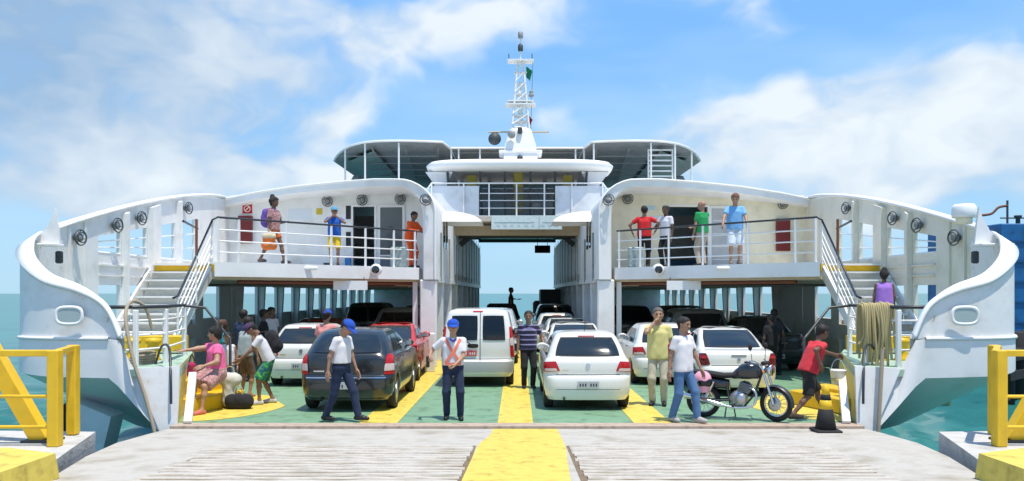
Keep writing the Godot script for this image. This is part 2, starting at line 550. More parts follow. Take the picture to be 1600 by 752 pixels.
	put("davit", mesh_tube(spline([Vector3(-0.6, 8.25, -0.5), Vector3(0.0, 8.35, -0.5), Vector3(0.4, 8.7, -0.5), Vector3(0.9, 8.8, -0.5)], 5), 0.07), M.rust, bv)
	put("bollard", mesh_lathe([Vector2(0.12, 0), Vector2(0.12, 0.4), Vector2(0.2, 0.45), Vector2(0.2, 0.55)], Vector3(1.5, 7.7, -0.5)), M.dark_steel, bv)
	put("davit_arm", mesh_tube([Vector3(0.5, 8.1, -0.5), Vector3(1.9, 8.1, -0.5)], 0.04), M.dark_steel, bv)
	var pier := thing("pier_fender", "black timber pier fender low on the water beyond the right bow", "pier", V(17.0, -1.8, 27.5))
	for k in 7:
		put("pile", mesh_lathe([Vector2(0.28, 0), Vector2(0.28, 2.6), Vector2(0.2, 2.66)], Vector3(-0.2 + k * 0.95, 0, -k * 0.9)), M.rubber, pier)
	put("wale", beam(Vector3(-0.5, 1.9, 0.5), Vector3(5.8, 1.9, -5.3), 0.3, 0.4), M.rubber, pier)
	put("wale", beam(Vector3(-0.5, 1.2, 0.5), Vector3(5.8, 1.2, -5.3), 0.3, 0.3), M.rubber, pier)

# ------------------------------------------------------------------ ferry
func SV(s: float, x: float, y: float, d: float) -> Vector3:   # x counted outward on side s
	return Vector3(s * x, y, -d)

func build_ferry():
	fr = thing("car_ferry", "large white double-ended car ferry with open bow, two balconies and central mast", "ferry")
	ferry_deck()
	for s in [-1.0, 1.0]:
		ferry_hull(s)
		ferry_wing(s)
		ferry_side(s)
		ferry_cabin(s)
		ferry_stairs(s)
		ferry_platform(s)
		ferry_passage(s)
	ferry_bridge()
	ferry_canopy()
	ferry_mast()

func ferry_deck():
	var st := st_new()
	prism(st, PackedVector2Array([Vector2(-5.75, 13.42), Vector2(-7.0, 17.3), Vector2(-9.45, 17.4), Vector2(-9.45, 53), Vector2(9.45, 53), Vector2(9.45, 17.4), Vector2(7.0, 17.3), Vector2(5.75, 13.42)]), -0.25, 0.0)
	put("car_deck", fin(st), M.deck_green, fr)
	put("deck_edge", mesh_box(V(0, -0.045, 13.4), Vector3(11.5, 0.10, 0.34)), M.deck_edge, fr)
	for x in [[-0.33, 0.27], [-2.68, -2.03], [1.98, 2.62]]:
		var q := st_new()
		var xa: float = x[0]
		var xb: float = x[1]
		quad(q, V(xa, 0.008, 13.55), V(xb, 0.008, 13.55), V(xb, 0.008, 52), V(xa, 0.008, 52))
		put("lane_stripe", fin(q), M.yellow, fr)
	for s in [-1.0, 1.0]:
		var q := st_new()
		var pts := []
		for k in 11:
			var a := PI * 0.5 * k / 10.0
			pts.append(Vector2(5.75 - 1.35 * sin(a) * 0.9, 13.75 + 1.9 * (1.0 - cos(a))))
		for k in 10:
			quad(q, SV(s, 5.8, 0.006, pts[k].y), SV(s, 5.8, 0.006, pts[k + 1].y), SV(s, pts[k + 1].x, 0.006, pts[k + 1].y), SV(s, pts[k].x, 0.006, pts[k].y))
		quad(q, SV(s, 4.54, 0.006, 15.65), SV(s, 5.9, 0.006, 15.65), SV(s, 6.6, 0.006, 17.3), SV(s, 5.4, 0.006, 17.3))
		put("yellow_margin", fin(q), M.yellow, fr)
		# low yellow step along the side
		put("side_step", mesh_box(SV(s, 5.95, 0.14, 15.35), Vector3(0.62, 0.28, 1.5), 0.02, Basis(Vector3.UP, s * 0.30)), M.yellow_deep, fr)
		put("side_step", mesh_box(SV(s, 6.35, 0.28 if s < 0 else 0.18, 15.6), Vector3(0.45, 0.56 if s < 0 else 0.36, 1.5), 0.02, Basis(Vector3.UP, s * 0.30)), M.yellow_deep, fr)

const KX := [9.45, 9.62, 9.62, 9.55, 9.28, 8.9, 8.3, 7.65, 7.05]
const KD := [53.0, 40.0, 20.0, 16.6, 15.1, 14.3, 13.95, 13.85, 13.8]

func hull_line(s: float) -> Array:
	var a := []
	for i in KX.size(): a.append(SV(s, KX[i], 0, KD[i]))
	var tail := spline(a.slice(2), 5)
	return a.slice(0, 2) + tail

func ferry_hull(s: float):
	# strake below the knuckle line and the overhanging underside down to the water
	var line := hull_line(s)
	var strake := []
	var low := []
	var belly := []
	var water := []
	var n := line.size()
	for i in n:
		var p: Vector3 = line[i]
		var f := clampf((-p.z - 13.8) / 6.0, 0.0, 1.0)
		strake.append(Vector3(p.x, 1.42, p.z))
		var ly := lerpf(0.74, 0.96, clampf(f * 4.0, 0, 1))
		low.append(Vector3(p.x, ly, p.z))
		var dd := -p.z
		var wx := 9.2
		var wd := dd
		var tab := [[13.8, 6.3, 19.5], [13.95, 7.2, 20.5], [14.3, 7.5, 21.0], [15.1, 7.6, 21.0], [16.6, 8.3, 22.0], [18.0, 8.6, 23.0], [20.0, 8.9, 24.5], [40.0, 9.2, 40.5]]
		for k in tab.size() - 1:
			if dd >= tab[k][0] - 0.001 and dd <= tab[k + 1][0]:
				var q: float = (dd - tab[k][0]) / (tab[k + 1][0] - tab[k][0])
				wx = lerpf(tab[k][1], tab[k + 1][1], q)
				wd = lerpf(tab[k][2], tab[k + 1][2], q)
		water.append(SV(s, minf(wx, absf(p.x) - 0.05), -1.85, wd))
		belly.append(low[i] * 0.55 + water[i] * 0.45 + Vector3(s * 0.06, -0.20, 0.05))
	# inner end: the knuckle falls to the ramp hinge
	strake.append(SV(s, 6.85, 1.40, 13.74)); low.append(SV(s, 6.85, 0.60, 13.74)); belly.append(SV(s, 6.5, -0.45, 16.0)); water.append(SV(s, 6.0, -1.85, 18.6))
	strake.append(SV(s, 6.62, 0.90, 13.80)); low.append(SV(s, 6.45, 0.24, 13.60)); belly.append(SV(s, 6.25, -0.5, 15.2)); water.append(SV(s, 5.9, -1.85, 17.5))
	strake.append(SV(s, 5.97, -0.16, 13.45)); low.append(SV(s, 5.95, -0.2, 13.44)); belly.append(SV(s, 5.85, -0.8, 14.2)); water.append(SV(s, 5.7, -1.85, 16.0))
	var st := st_new(true)
	loft(st, [strake, low], false)
	st.set_smooth_group(1)
	loft(st, [low, belly, water], false)
	put("hull_plating", fin(st), M.white, fr)
	# ledge on the knuckle
	var kn := []
	for p in line: kn.append(Vector3(p.x, 1.42, p.z))
	put("knuckle_ledge", mesh_tube(kn, 0.035, 6), M.white, fr)

const TH := [[9.55, 3.62], [9.28, 3.22], [8.9, 2.80], [8.3, 2.42], [7.65, 2.20], [7.25, 2.02], [7.05, 1.80]]

func ferry_wing(s: float):
	# curled bow bulwark, its top edge falling in an S from the side wall to the platform
	var plan := spline([SV(s, 9.55, 0, 16.6), SV(s, 9.28, 0, 15.1), SV(s, 8.9, 0, 14.3), SV(s, 8.3, 0, 13.95), SV(s, 7.65, 0, 13.85), SV(s, 7.25, 0, 13.82), SV(s, 7.03, 0, 13.8), SV(s, 6.84, 0, 13.76)], 6)
	var tops := spline([Vector2(0, 3.30), Vector2(1, 3.14), Vector2(2, 2.80), Vector2(3, 2.42), Vector2(4, 2.24), Vector2(5, 2.06), Vector2(6, 1.82), Vector2(7, 1.42)], 6)
	var outer_b := []
	var outer_t := []
	var inner_t := []
	var inner_b := []
	var n := plan.size()
	for i in n:
		var t: Vector3 = (plan[mini(i + 1, n - 1)] - plan[maxi(i - 1, 0)]).normalized()
		var nrm := Vector3(t.z, 0, -t.x)
		if nrm.dot(Vector3(s, 0, 0.6)) < 0: nrm = -nrm
		var p: Vector3 = plan[i]
		outer_b.append(p + Vector3(0, 1.42, 0) - nrm * 0.02)
		outer_t.append(p + Vector3(0, tops[i].y, 0) - nrm * 0.02)
		inner_t.append(p + Vector3(0, tops[i].y, 0) - nrm * 0.12)
		inner_b.append(p + Vector3(0, 0.9, 0) - nrm * 0.12)
	# oval fairlead: a raised rim frames a flat greyish sheet painted in place of the open hole
	var st := st_new(true)
	loft(st, [outer_b, outer_t], false)
	st.set_smooth_group(1)
	loft(st, [outer_t, inner_t], false)
	st.set_smooth_group(2)
	loft(st, [inner_t, inner_b], false)
	put("bow_bulwark", fin(st), M.white_rusty, fr)
	# wide capping flange tilted to the front
	var rings := []
	for i in range(5, n):
		var t: Vector3 = (outer_t[mini(i + 1, n - 1)] - outer_t[maxi(i - 1, 0)]).normalized()
		var flat := Vector3(t.x, 0, t.z).normalized()
		var nrm := Vector3(flat.z, 0, -flat.x)
		if nrm.dot(Vector3(s, 0, 0.6)) < 0: nrm = -nrm
		var u := float(i) / (n - 1)
		var wide := lerpf(0.34, 0.10, clampf((u - 0.25) / 0.45, 0, 1))
		var inw := (-nrm * 0.8 + Vector3.UP * 0.62).normalized()
		var thick := inw.cross(t).normalized() * 0.03
		if thick.y < 0: thick = -thick
		var c: Vector3 = outer_t[i] + nrm * 0.05
		rings.append([c - thick, c + thick * 1.2, c + inw * wide + thick, c + inw * wide - thick])
	var fl := st_new(true)
	loft(fl, rings, true, true)
	put("bulwark_cap", fin(fl), M.white_plain, fr)
	# fairlead
	var fc := SV(s, 7.72, 1.82, 13.80)
	var ring := []
	var rim := st_new(true)
	var rr := []
	for k in 5:
		var a2 := PI * k / 4.0
		var rg := []
		for q in 24:
			var an := TAU * q / 24
			var ex := signf(cos(an)) * pow(absf(cos(an)), 0.65)
			var ey := signf(sin(an)) * pow(absf(sin(an)), 0.65)
			var gx := 0.222 + 0.03 * cos(a2)
			var gy := 0.145 + 0.03 * cos(a2)
			rg.append(fc + Vector3(ex * gx, ey * gy, 0.025 + 0.022 * sin(a2)))
		rr.append(rg)
	loft(rim, rr, true)
	put("fairlead_rim", fin(rim), M.white_plain, fr)
	var hole := st_new()
	for q in 24:
		var a0 := TAU * q / 24
		var a1 := TAU * (q + 1) / 24
		var e := func(an, z): return fc + Vector3(signf(cos(an)) * pow(absf(cos(an)), 0.65) * 0.2, signf(sin(an)) * pow(absf(sin(an)), 0.65) * 0.125, z)
		tri(hole, fc + Vector3(0, 0, 0.035), e.call(a0, 0.035), e.call(a1, 0.035))
	put("fairlead_hole_sheet", fin(hole), mat(lin(0.36, 0.45, 0.44), 0.6), fr)
	# fin between side wall and bulwark
	var f := st_new()
	var out2 := [Vector2(9.24, 3.13), Vector2(9.10, 3.27), Vector2(8.96, 3.44), Vector2(8.85, 3.64), Vector2(8.79, 3.84), Vector2(8.74, 3.50), Vector2(8.70, 3.13)]
	var t2 := Geometry2D.triangulate_polygon(PackedVector2Array(out2))
	for dd in [15.2, 15.26]:
		for i in t2: f.add_vertex(SV(s, out2[i].x, out2[i].y, dd))
	for i in out2.size():
		var a = out2[i]
		var b = out2[(i + 1) % out2.size()]
		quad(f, SV(s, a.x, a.y, 15.2), SV(s, b.x, b.y, 15.2), SV(s, b.x, b.y, 15.26), SV(s, a.x, a.y, 15.26))
	put("bow_fin", fin(f), M.white, fr)
	put("fin_shelf", mesh_box(SV(s, 9.0, 3.12, 15.15), Vector3(0.62, 0.05, 0.4), 0.01), M.white_plain, fr)
	put("vent_grille", mesh_box(SV(s, 8.82, 2.9, 15.4), Vector3(0.12, 0.24, 0.1), 0.02), M.dark_steel, fr)
	if s > 0:
		var sl := part("searchlight", fr)
		put("drum", mesh_lathe([Vector2(0.02, 0), Vector2(0.21, 0.0), Vector2(0.22, 0.02), Vector2(0.22, 0.2), Vector2(0.18, 0.26), Vector2(0.02, 0.27)], SV(s, 8.72, 3.68, 15.6)), M.white_plain, sl)
		put("bracket", mesh_lathe([Vector2(0.15, 0), Vector2(0.15, 0.12)], SV(s, 8.72, 3.56, 15.6)), M.cream, sl)

func wall_slab(called: String, s: float, x: float, d0: float, d1: float, a0: float, a1: float, b0: float, b1: float, m: Material, parent: Node3D, th := 0.10):
	# vertical fore-and-aft plate between d0 and d1: bottom a0..a1, top b0..b1
	var st := st_new()
	hexa(st, [SV(s, x, a0, d0), SV(s, x + th, a0, d0), SV(s, x + th, a1, d1), SV(s, x, a1, d1), SV(s, x, b0, d0), SV(s, x + th, b0, d0), SV(s, x + th, b1, d1), SV(s, x, b1, d1)])
	return put(called, fin(st), m, parent)

func wing_top(d: float) -> float:
	# sheer of the side wall
	var t := clampf((d - 16.4) / 9.6, 0.0, 1.0)
	return 3.52 + 1.80 * (1.0 - pow(1.0 - t, 1.45))

func ferry_side(s: float):
	var wm: Material = M.white if s < 0 else M.cream_side
	var x := 9.5
	var wall := part("side_wall", fr)
	# panels between openings from the bow to the cabin
	var cols := [[16.45, 18.13, false], [18.13, 19.15, true], [19.15, 19.4, false], [19.4, 20.5, true], [20.5, 21.1, false], [21.1, 22.2, true], [22.2, 22.45, false], [22.45, 23.6, true], [23.6, 26.6, false]]
	for c in cols:
		var d0: float = c[0]
		var d1: float = c[1]
		if c[2]:
			var t0 := 3.5 + (d0 - 18.1) * 0.163
			var t1 := 3.5 + (d1 - 18.1) * 0.163
			wall_slab("panel", s, x, d0, d1, t0, t1, wing_top(d0), wing_top(d1), wm, wall)
			wall_slab("panel", s, x, d0, d1, 2.4, 2.4, 3.12, 3.12, wm, wall)
			for k in [0.33, 0.66]:
				put("window_bar", mesh_tube([SV(s, x + 0.04, lerpf(3.12, t0, k), d0), SV(s, x + 0.04, lerpf(3.12, t1, k), d1)], 0.017, 6), M.white_plain, wall)
			put("sill", mesh_tube([SV(s, x + 0.02, 3.14, d0), SV(s, x + 0.02, 3.14, d1)], 0.03, 6), M.white_plain, wall)
		else:
			if d0 > 23.5:
				wall_slab("panel", s, x, d0, d1, 2.5, 2.5, wing_top(d0), wing_top(d1), wm, wall)
				wall_slab("panel", s, x, d0, d1, -0.2, -0.2, 0.85, 0.85, wm, wall)
				for e in [[d0, 24.2], [25.5, d1]]: wall_slab("panel", s, x, e[0], e[1], 0.85, 0.85, 2.5, 2.5, M.white_plain, wall)
			else:
				wall_slab("panel", s, x, d0, d1, 0.9, 0.9, wing_top(d0), wing_top(d1), wm, wall)
			if d1 - d0 < 0.7:
				wall_slab("frame", s, x - 0.14, d0 + 0.06, d1 - 0.06, 0.9, 0.9, wing_top(d0) - 0.1, wing_top(d1) - 0.1, wm, wall, 0.137)
	wall_slab("panel", s, x, 18.13, 23.6, 0.9, 0.9, 1.3, 1.3, wm, wall)
	for y in [2.62, 2.86]:
		put("stiffener", mesh_box(SV(s, x - 0.025, y, 20.8), Vector3(0.045, 0.035, 5.3)), wm, wall)
	for d in [16.9, 17.5]:
		wall_slab("frame", s, x - 0.05, d, d + 0.05, 1.0, 1.0, wing_top(d) - 0.05, wing_top(d) - 0.05, wm, wall, 0.047)
	# rolled top edge
	var edge := []
	for k in 14:
		var d := lerpf(16.4, 26.2, k / 13.0)
		edge.append(SV(s, x + 0.05, wing_top(d), d))
	var eg := st_new(true)
	var rg := []
	for p in edge:
		var ring := []
		for q in 10:
			var an := TAU * q / 10
			ring.append(p + Vector3(cos(an) * 0.13, sin(an) * 0.055 + 0.02, 0))
		rg.append(ring)
	loft(eg, rg, true, true)
	put("top_cap", fin(eg), M.white_plain, fr)
	for d in [17.15, 18.75, 19.95, 22.8]:
		wall_lamp(SV(s, x - 0.02, wing_top(d) - 0.32, d), Vector3(-s, 0, 0.25))
	# side openings of the car deck
	var dd := 24.4
	wall_slab("lower_panel", s, x, 26.7, 53, -0.2, -0.2, 0.85, 0.85, M.white, wall)
	wall_slab("header", s, x, 26.6, 53, 2.5, 2.5, 2.62, 2.62, M.white, wall)
	wall_slab("panel", s, x, 26.65, 28.9 if s > 0 else 26.9, 0.85, 0.85, 2.5, 2.5, M.white, wall)
	wall_slab("upper_side", s, x + 0.02, 26.62, 53, 2.62, 2.62, 5.25, 5.25, M.white, wall)
	var d := 28.9 if s > 0 else 26.9
	while d < 52.0:
		# raked pillar between two openings
		wall_slab("pillar", s, x, d, d + 0.34, 0.85, 0.85, 2.5, 2.5, M.white, wall)
		var pst := st_new()
		hexa(pst, [SV(s, x - 0.10, 0, d + 0.1), SV(s, x - 0.004, 0, d + 0.1), SV(s, x - 0.004, 0, d + 0.26), SV(s, x - 0.10, 0, d + 0.26), SV(s, x - 0.24, 2.6, d + 0.1), SV(s, x - 0.004, 2.6, d + 0.1), SV(s, x - 0.004, 2.6, d + 0.26), SV(s, x - 0.24, 2.6, d + 0.26)])
		put("web_frame", fin(pst), M.white, wall)
		d += 2.35
	# far end of the car deck
	put("after_pillar", mesh_box(SV(s, 6.0, 1.3, 52.6), Vector3(6.8, 2.6, 0.2)), M.pale_panel, wall)

func wall_lamp(at: Vector3, facing: Vector3):
	var g := part("floodlight", fr)
	var f := facing.normalized()
	var b := Basis(Quaternion(Vector3.UP, f))
	put("cage_ring", ring_mesh(at + f * 0.14, b, 0.165, 0.014), M.dark_steel, g)
	put("cage_ring", ring_mesh(at + f * 0.18, b, 0.11, 0.012), M.dark_steel, g)
	put("lamp_body", mesh_lathe([Vector2(0.02, 0), Vector2(0.07, 0.0), Vector2(0.10, 0.12), Vector2(0.02, 0.13)], at, b, 12), M.grey_steel, g)
	var st := st_new()
	for k in 4:
		var an := PI * 0.5 * k + 0.4
		var v := b * Vector3(cos(an), 0, sin(an))
		tube(st, [at + f * 0.02 + v * 0.05, at + f * 0.14 + v * 0.165], 0.009, 5)
	put("cage_arm", fin(st), M.dark_steel, g)

func ring_mesh(c: Vector3, b: Basis, r: float, t: float, seg := 20) -> ArrayMesh:
	var st := st_new(true)
	var rings := []
	for k in seg:
		var an := TAU * k / seg
		var v := b * Vector3(cos(an), 0, sin(an))
		var ring := []
		for q in 6:
			var a2 := TAU * q / 6
			ring.append(c + v * (r + cos(a2) * t) + b.y * sin(a2) * t)
		rings.append(ring)
	rings.append(rings[0])
	loft(st, rings, true)
	return fin(st)

func roof_front(x: float) -> float:   # where the cabin roof begins, by distance from the axis
	return 23.9 + 2.2 * pow(clampf((x - 3.4) / 6.2, 0.0, 1.0), 1.3)

func ferry_cabin(s: float):
	# balcony deck
	var st := st_new()
	var poly := PackedVector2Array([Vector2(s * 9.48, 20.8), Vector2(s * 7.75, 20.8), Vector2(s * 7.42, 19.6), Vector2(s * 2.95, 24.0), Vector2(s * 2.95, 52.5), Vector2(s * 9.48, 52.5)])
	prism(st, poly, 2.62, 2.98)
	put("balcony_deck", fin(st), M.white, fr)
	var un := st_new()
	prism(un, PackedVector2Array([Vector2(s * 9.45, 21.0), Vector2(s * 7.7, 21.0), Vector2(s * 7.42, 19.8), Vector2(s * 2.98, 24.15), Vector2(s * 2.98, 52.4), Vector2(s * 9.45, 52.4)]), 2.55, 2.616)
	put("deck_soffit", fin(un), M.ceiling, fr)
	for k in 9:
		var d := 24.6 + k * 3.1
		put("deck_beam", mesh_box(SV(s, 6.2, 2.49, d), Vector3(6.4, 0.12, 0.14)), M.ceiling, fr)
	put("pipe", mesh_tube([SV(s, 7.2, 2.5, 20.6), SV(s, 5.2, 2.5, 22.4), SV(s, 3.2, 2.5, 24.4)], 0.05), M.rust, fr)
	put("pipe", mesh_tube([SV(s, 9.0, 2.42, 21.4), SV(s, 7.3, 2.42, 21.0), SV(s, 3.4, 2.42, 24.9)], 0.035), M.dark_steel, fr)
	put("deck_lip", beam(SV(s, 7.5, 2.6, 19.7), SV(s, 3.0, 2.6, 24.12), 0.08, 0.08), M.rust_cream, fr)
	# roof shell with a rounded inner shoulder, running aft along the passage
	var prof := [Vector2(9.66, 5.28), Vector2(8.4, 5.44), Vector2(7.0, 5.56), Vector2(5.4, 5.63), Vector2(4.3, 5.66), Vector2(3.75, 5.64)]
	for k in range(1, 9):
		var a := PI * 0.5 * k / 8.0
		prof.append(Vector2(3.6 - 1.2 * (1.0 - cos(PI * 0.5 - (PI * 0.5 - a))) * 0 - 1.2 * sin(a), 4.64 + 1.0 * cos(a)))
	prof.append(Vector2(2.4, 3.6))
	prof.append(Vector2(2.4, 2.62))
	var inner := []
	for i in prof.size():
		var p: Vector2 = prof[i]
		var t := clampf((3.9 - p.x) / 1.5, 0.0, 1.0)
		inner.append(p + Vector2(lerpf(0.0, 0.42, t), lerpf(-0.26, -0.10, t * t) if p.y > 4.0 else 0.0))
	var sh := st_new(true)
	var fo := []
	var fi := []
	var bo := []
	for i in prof.size():
		var p: Vector2 = prof[i]
		var q: Vector2 = inner[i]
		var d := roof_front(p.x)
		fo.append(SV(s, p.x, p.y, d))
		fi.append(SV(s, q.x, q.y, d))
		bo.append(SV(s, p.x, p.y, 52.5))
	var fo2 := []
	for i in prof.size(): fo2.append(fo[i].lerp(fi[i], 0.12) + Vector3(0, 0, 0.07))
	var fi2 := []
	for i in prof.size(): fi2.append(fo[i].lerp(fi[i], 0.9) + Vector3(0, 0, 0.05))
	loft(sh, [bo, fo], false)
	loft(sh, [fo, fo2], false)
	sh.set_smooth_group(1)
	loft(sh, [fo2, fi2], false)
	sh.set_smooth_group(2)
	var back := []
	for i in prof.size(): back.append(Vector3(fi[i].x, fi[i].y, minf(fi[i].z - 3.2, -26.9)))
	loft(sh, [fi2, fi, back], false)
	put("cabin_roof", fin(sh), M.white, fr)
	put("roof_lip", mesh_tube(fo2, 0.035, 6), M.white_plain, fr)
	# cabin front wall, cream, with door openings
	var A := Vector2(2.85, 25.7)
	var B := Vector2(9.5, 26.4)
	var wp := func(x: float, y: float, off: float): return SV(s, x, y, lerpf(A.y, B.y, (x - A.x) / (B.x - A.x)) - off)
	var doors := [[4.45, 5.05], [5.05, 5.06]] if s < 0 else [[5.35, 6.75], [6.75, 6.76]]
	var dx0: float = 4.62 if s < 0 else 4.85
	var dx1: float = 5.32 if s < 0 else 6.2
	var wall := part("cabin_front", fr)
	var seg := func(x0, x1, y0, y1, m, called, off := 0.0, th := 0.12):
		var q := st_new()
		hexa(q, [wp.call(x0, y0, off), wp.call(x1, y0, off), wp.call(x1, y0, off - th), wp.call(x0, y0, off - th), wp.call(x0, y1, off), wp.call(x1, y1, off), wp.call(x1, y1, off - th), wp.call(x0, y1, off - th)])
		return put(called, fin(q), m, wall)
	var wm: Material = M.cream_white if s < 0 else M.cream
	seg.call(2.85, dx0, 2.98, 5.5, wm, "wall")
	seg.call(dx1, 9.5, 2.98, 5.45, wm, "wall")
	seg.call(dx0, dx1, 5.02, 5.5, wm, "wall")
	put("cabin_partition", mesh_box(SV(s, 5.95, 4.12, 31.5), Vector3(7.0, 2.26, 0.1)), M.cream_white, wall)
	put("bench", mesh_box(SV(s, 5.6, 3.2, 29.0), Vector3(3.4, 0.42, 0.5), 0.04), M.interior_blue, wall)
	seg.call(dx0 - 0.07, dx0, 2.98, 5.08, M.white_plain, "door_frame", 0.03, 0.1)
	seg.call(dx1, dx1 + 0.07, 2.98, 5.08, M.white_plain, "door_frame", 0.03, 0.1)
	seg.call(dx0, dx1, 5.022, 5.08, M.white_plain, "door_frame", 0.03, 0.1)
	if s < 0:
		# sliding door of dark glass pushed toward the axis, with a blue lower panel
		seg.call(3.62, 4.5, 2.99, 5.05, M.white_plain, "sliding_door", 0.05, 0.045)
		seg.call(3.70, 4.42, 3.45, 4.98, M.glass_grey, "door_glass", 0.06, 0.008)
		seg.call(3.70, 4.42, 3.04, 3.40, M.door_blue, "door_panel", 0.06, 0.008)
		seg.call(5.36, 5.56, 4.62, 5.05, M.glass_black, "side_light", 0.02, 0.015)
		seg.call(5.36, 5.56, 3.75, 4.2, M.glass_black, "side_light", 0.02, 0.015)
		seg.call(5.38, 5.56, 3.02, 3.35, mat(lin(0.02, 0.2, 0.5), 0.5), "blue_bin", 0.18, 0.16)
		seg.call(8.7, 9.15, 3.85, 4.75, M.cabinet_red, "hose_cabinet", 0.16, 0.15)
		seg.call(8.72, 9.05, 4.84, 5.14, M.sign_red, "red_sign", 0.012, 0.01)
		put("sign_ring", ring_mesh(wp.call(8.885, 4.99, 0.02), Basis(Vector3.RIGHT, PI / 2), 0.10, 0.014), M.white_plain, wall)
		put("sign_bar", beam(wp.call(8.81, 5.06, 0.022), wp.call(8.96, 4.92, 0.022), 0.012, 0.028), M.white_plain, wall)
		seg.call(6.7, 7.5, 4.62, 4.98, M.sticker, "notice", 0.008, 0.006)
		seg.call(6.35, 6.55, 4.78, 4.98, M.curtain_yellow, "notice", 0.008, 0.006)
		seg.call(6.0, 6.3, 3.02, 3.2, M.dark_steel, "floor_vent", 0.03, 0.02)
	else:
		seg.call(6.25, 7.45, 2.99, 5.05, M.white_plain, "sliding_door", 0.05, 0.045)
		seg.call(6.33, 7.37, 3.08, 4.97, M.door_grey, "door_panel", 0.06, 0.008)
		for k in 4: seg.call(6.36, 7.34, 3.3 + k * 0.42, 3.32 + k * 0.42, M.white_plain, "door_rib", 0.07, 0.008)
		seg.call(4.0, 4.8, 4.42, 4.72, M.sticker, "notice", 0.008, 0.006)
		seg.call(4.05, 4.45, 4.9, 5.05, M.sticker_blue, "notice", 0.008, 0.006)
		seg.call(8.5, 8.95, 3.6, 4.65, M.cabinet_red, "hose_cabinet", 0.16, 0.15)
	for x in ([3.75, 5.0, 6.15] if s < 0 else [3.55, 8.7]):
		wall_lamp(wp.call(x, 5.28 - (x - 3.0) * 0.02, 0.02), Vector3(0, -0.2, 1))
	wall_lamp(SV(s, 2.75, 4.95, 23.8), Vector3(-s * 0.3, 0.2, 1))
	# balcony railing
	var rail := part("balcony_railing", fr)
	var e0 := Vector2(7.38, 19.68)
	var e1 := Vector2(3.0, 24.06)
	var pt := func(t: float, y: float): return SV(s, lerpf(e0.x, e1.x, t), y, lerpf(e0.y, e1.y, t))
	for t in [0.005, 0.09, 0.3, 0.52, 0.70, 0.86, 0.985]:
		put("post", mesh_box(pt.call(t, 3.52), Vector3(0.055, 1.08, 0.055)), M.white_plain, rail)
	for y in [3.22, 3.50, 3.78]:
		put("rail", mesh_tube([pt.call(0, y), pt.call(1, y)], 0.02, 6), M.white_plain, rail)
	put("handrail", mesh_tube([pt.call(0, 4.08), pt.call(1, 4.08)], 0.027, 8), M.black_rail, rail)
	# box, deck lamp and white lamp on the balcony edge
	put("control_box", mesh_box(SV(s, 3.52, 3.28, 23.75), Vector3(0.46, 0.6, 0.25), 0.03), M.box_teal, fr)
	var deck_lamp := part("deck_lamp", fr)
	var lc: Vector3 = pt.call(0.77, 2.86)
	put("housing", mesh_lathe([Vector2(0.02, 0), Vector2(0.15, 0.0), Vector2(0.17, 0.06), Vector2(0.15, 0.24), Vector2(0.03, 0.28)], lc + Vector3(0, 0.02, 0.40), Basis(Vector3.RIGHT, -PI / 2), 16), M.white_plain, deck_lamp)
	put("lens", mesh_lathe([Vector2(0.01, 0), Vector2(0.11, 0.0), Vector2(0.11, 0.02), Vector2(0.01, 0.025)], lc + Vector3(0, 0.02, 0.42), Basis(Vector3.RIGHT, PI / 2), 16), M.glass_dark, deck_lamp)
	put("bulkhead_lamp", mesh_box(pt.call(0.42, 2.88) + Vector3(0, 0, 0.14), Vector3(0.42, 0.10, 0.12), 0.03), M.white_plain, fr)
	# hanging board under the balcony edge
	var hb := part("hanging_board", fr)
	put("board", mesh_box(pt.call(0.62, 2.43) + Vector3(0, 0, 0.02), Vector3(0.95, 0.26, 0.04)), M.white_plain, hb)
	for k in [-0.38, 0.38]: put("hanger", mesh_tube([pt.call(0.62, 2.56) + Vector3(k, 0, 0.02), pt.call(0.62, 2.66) + Vector3(k, 0, 0.02)], 0.012, 5), M.dark_steel, hb)

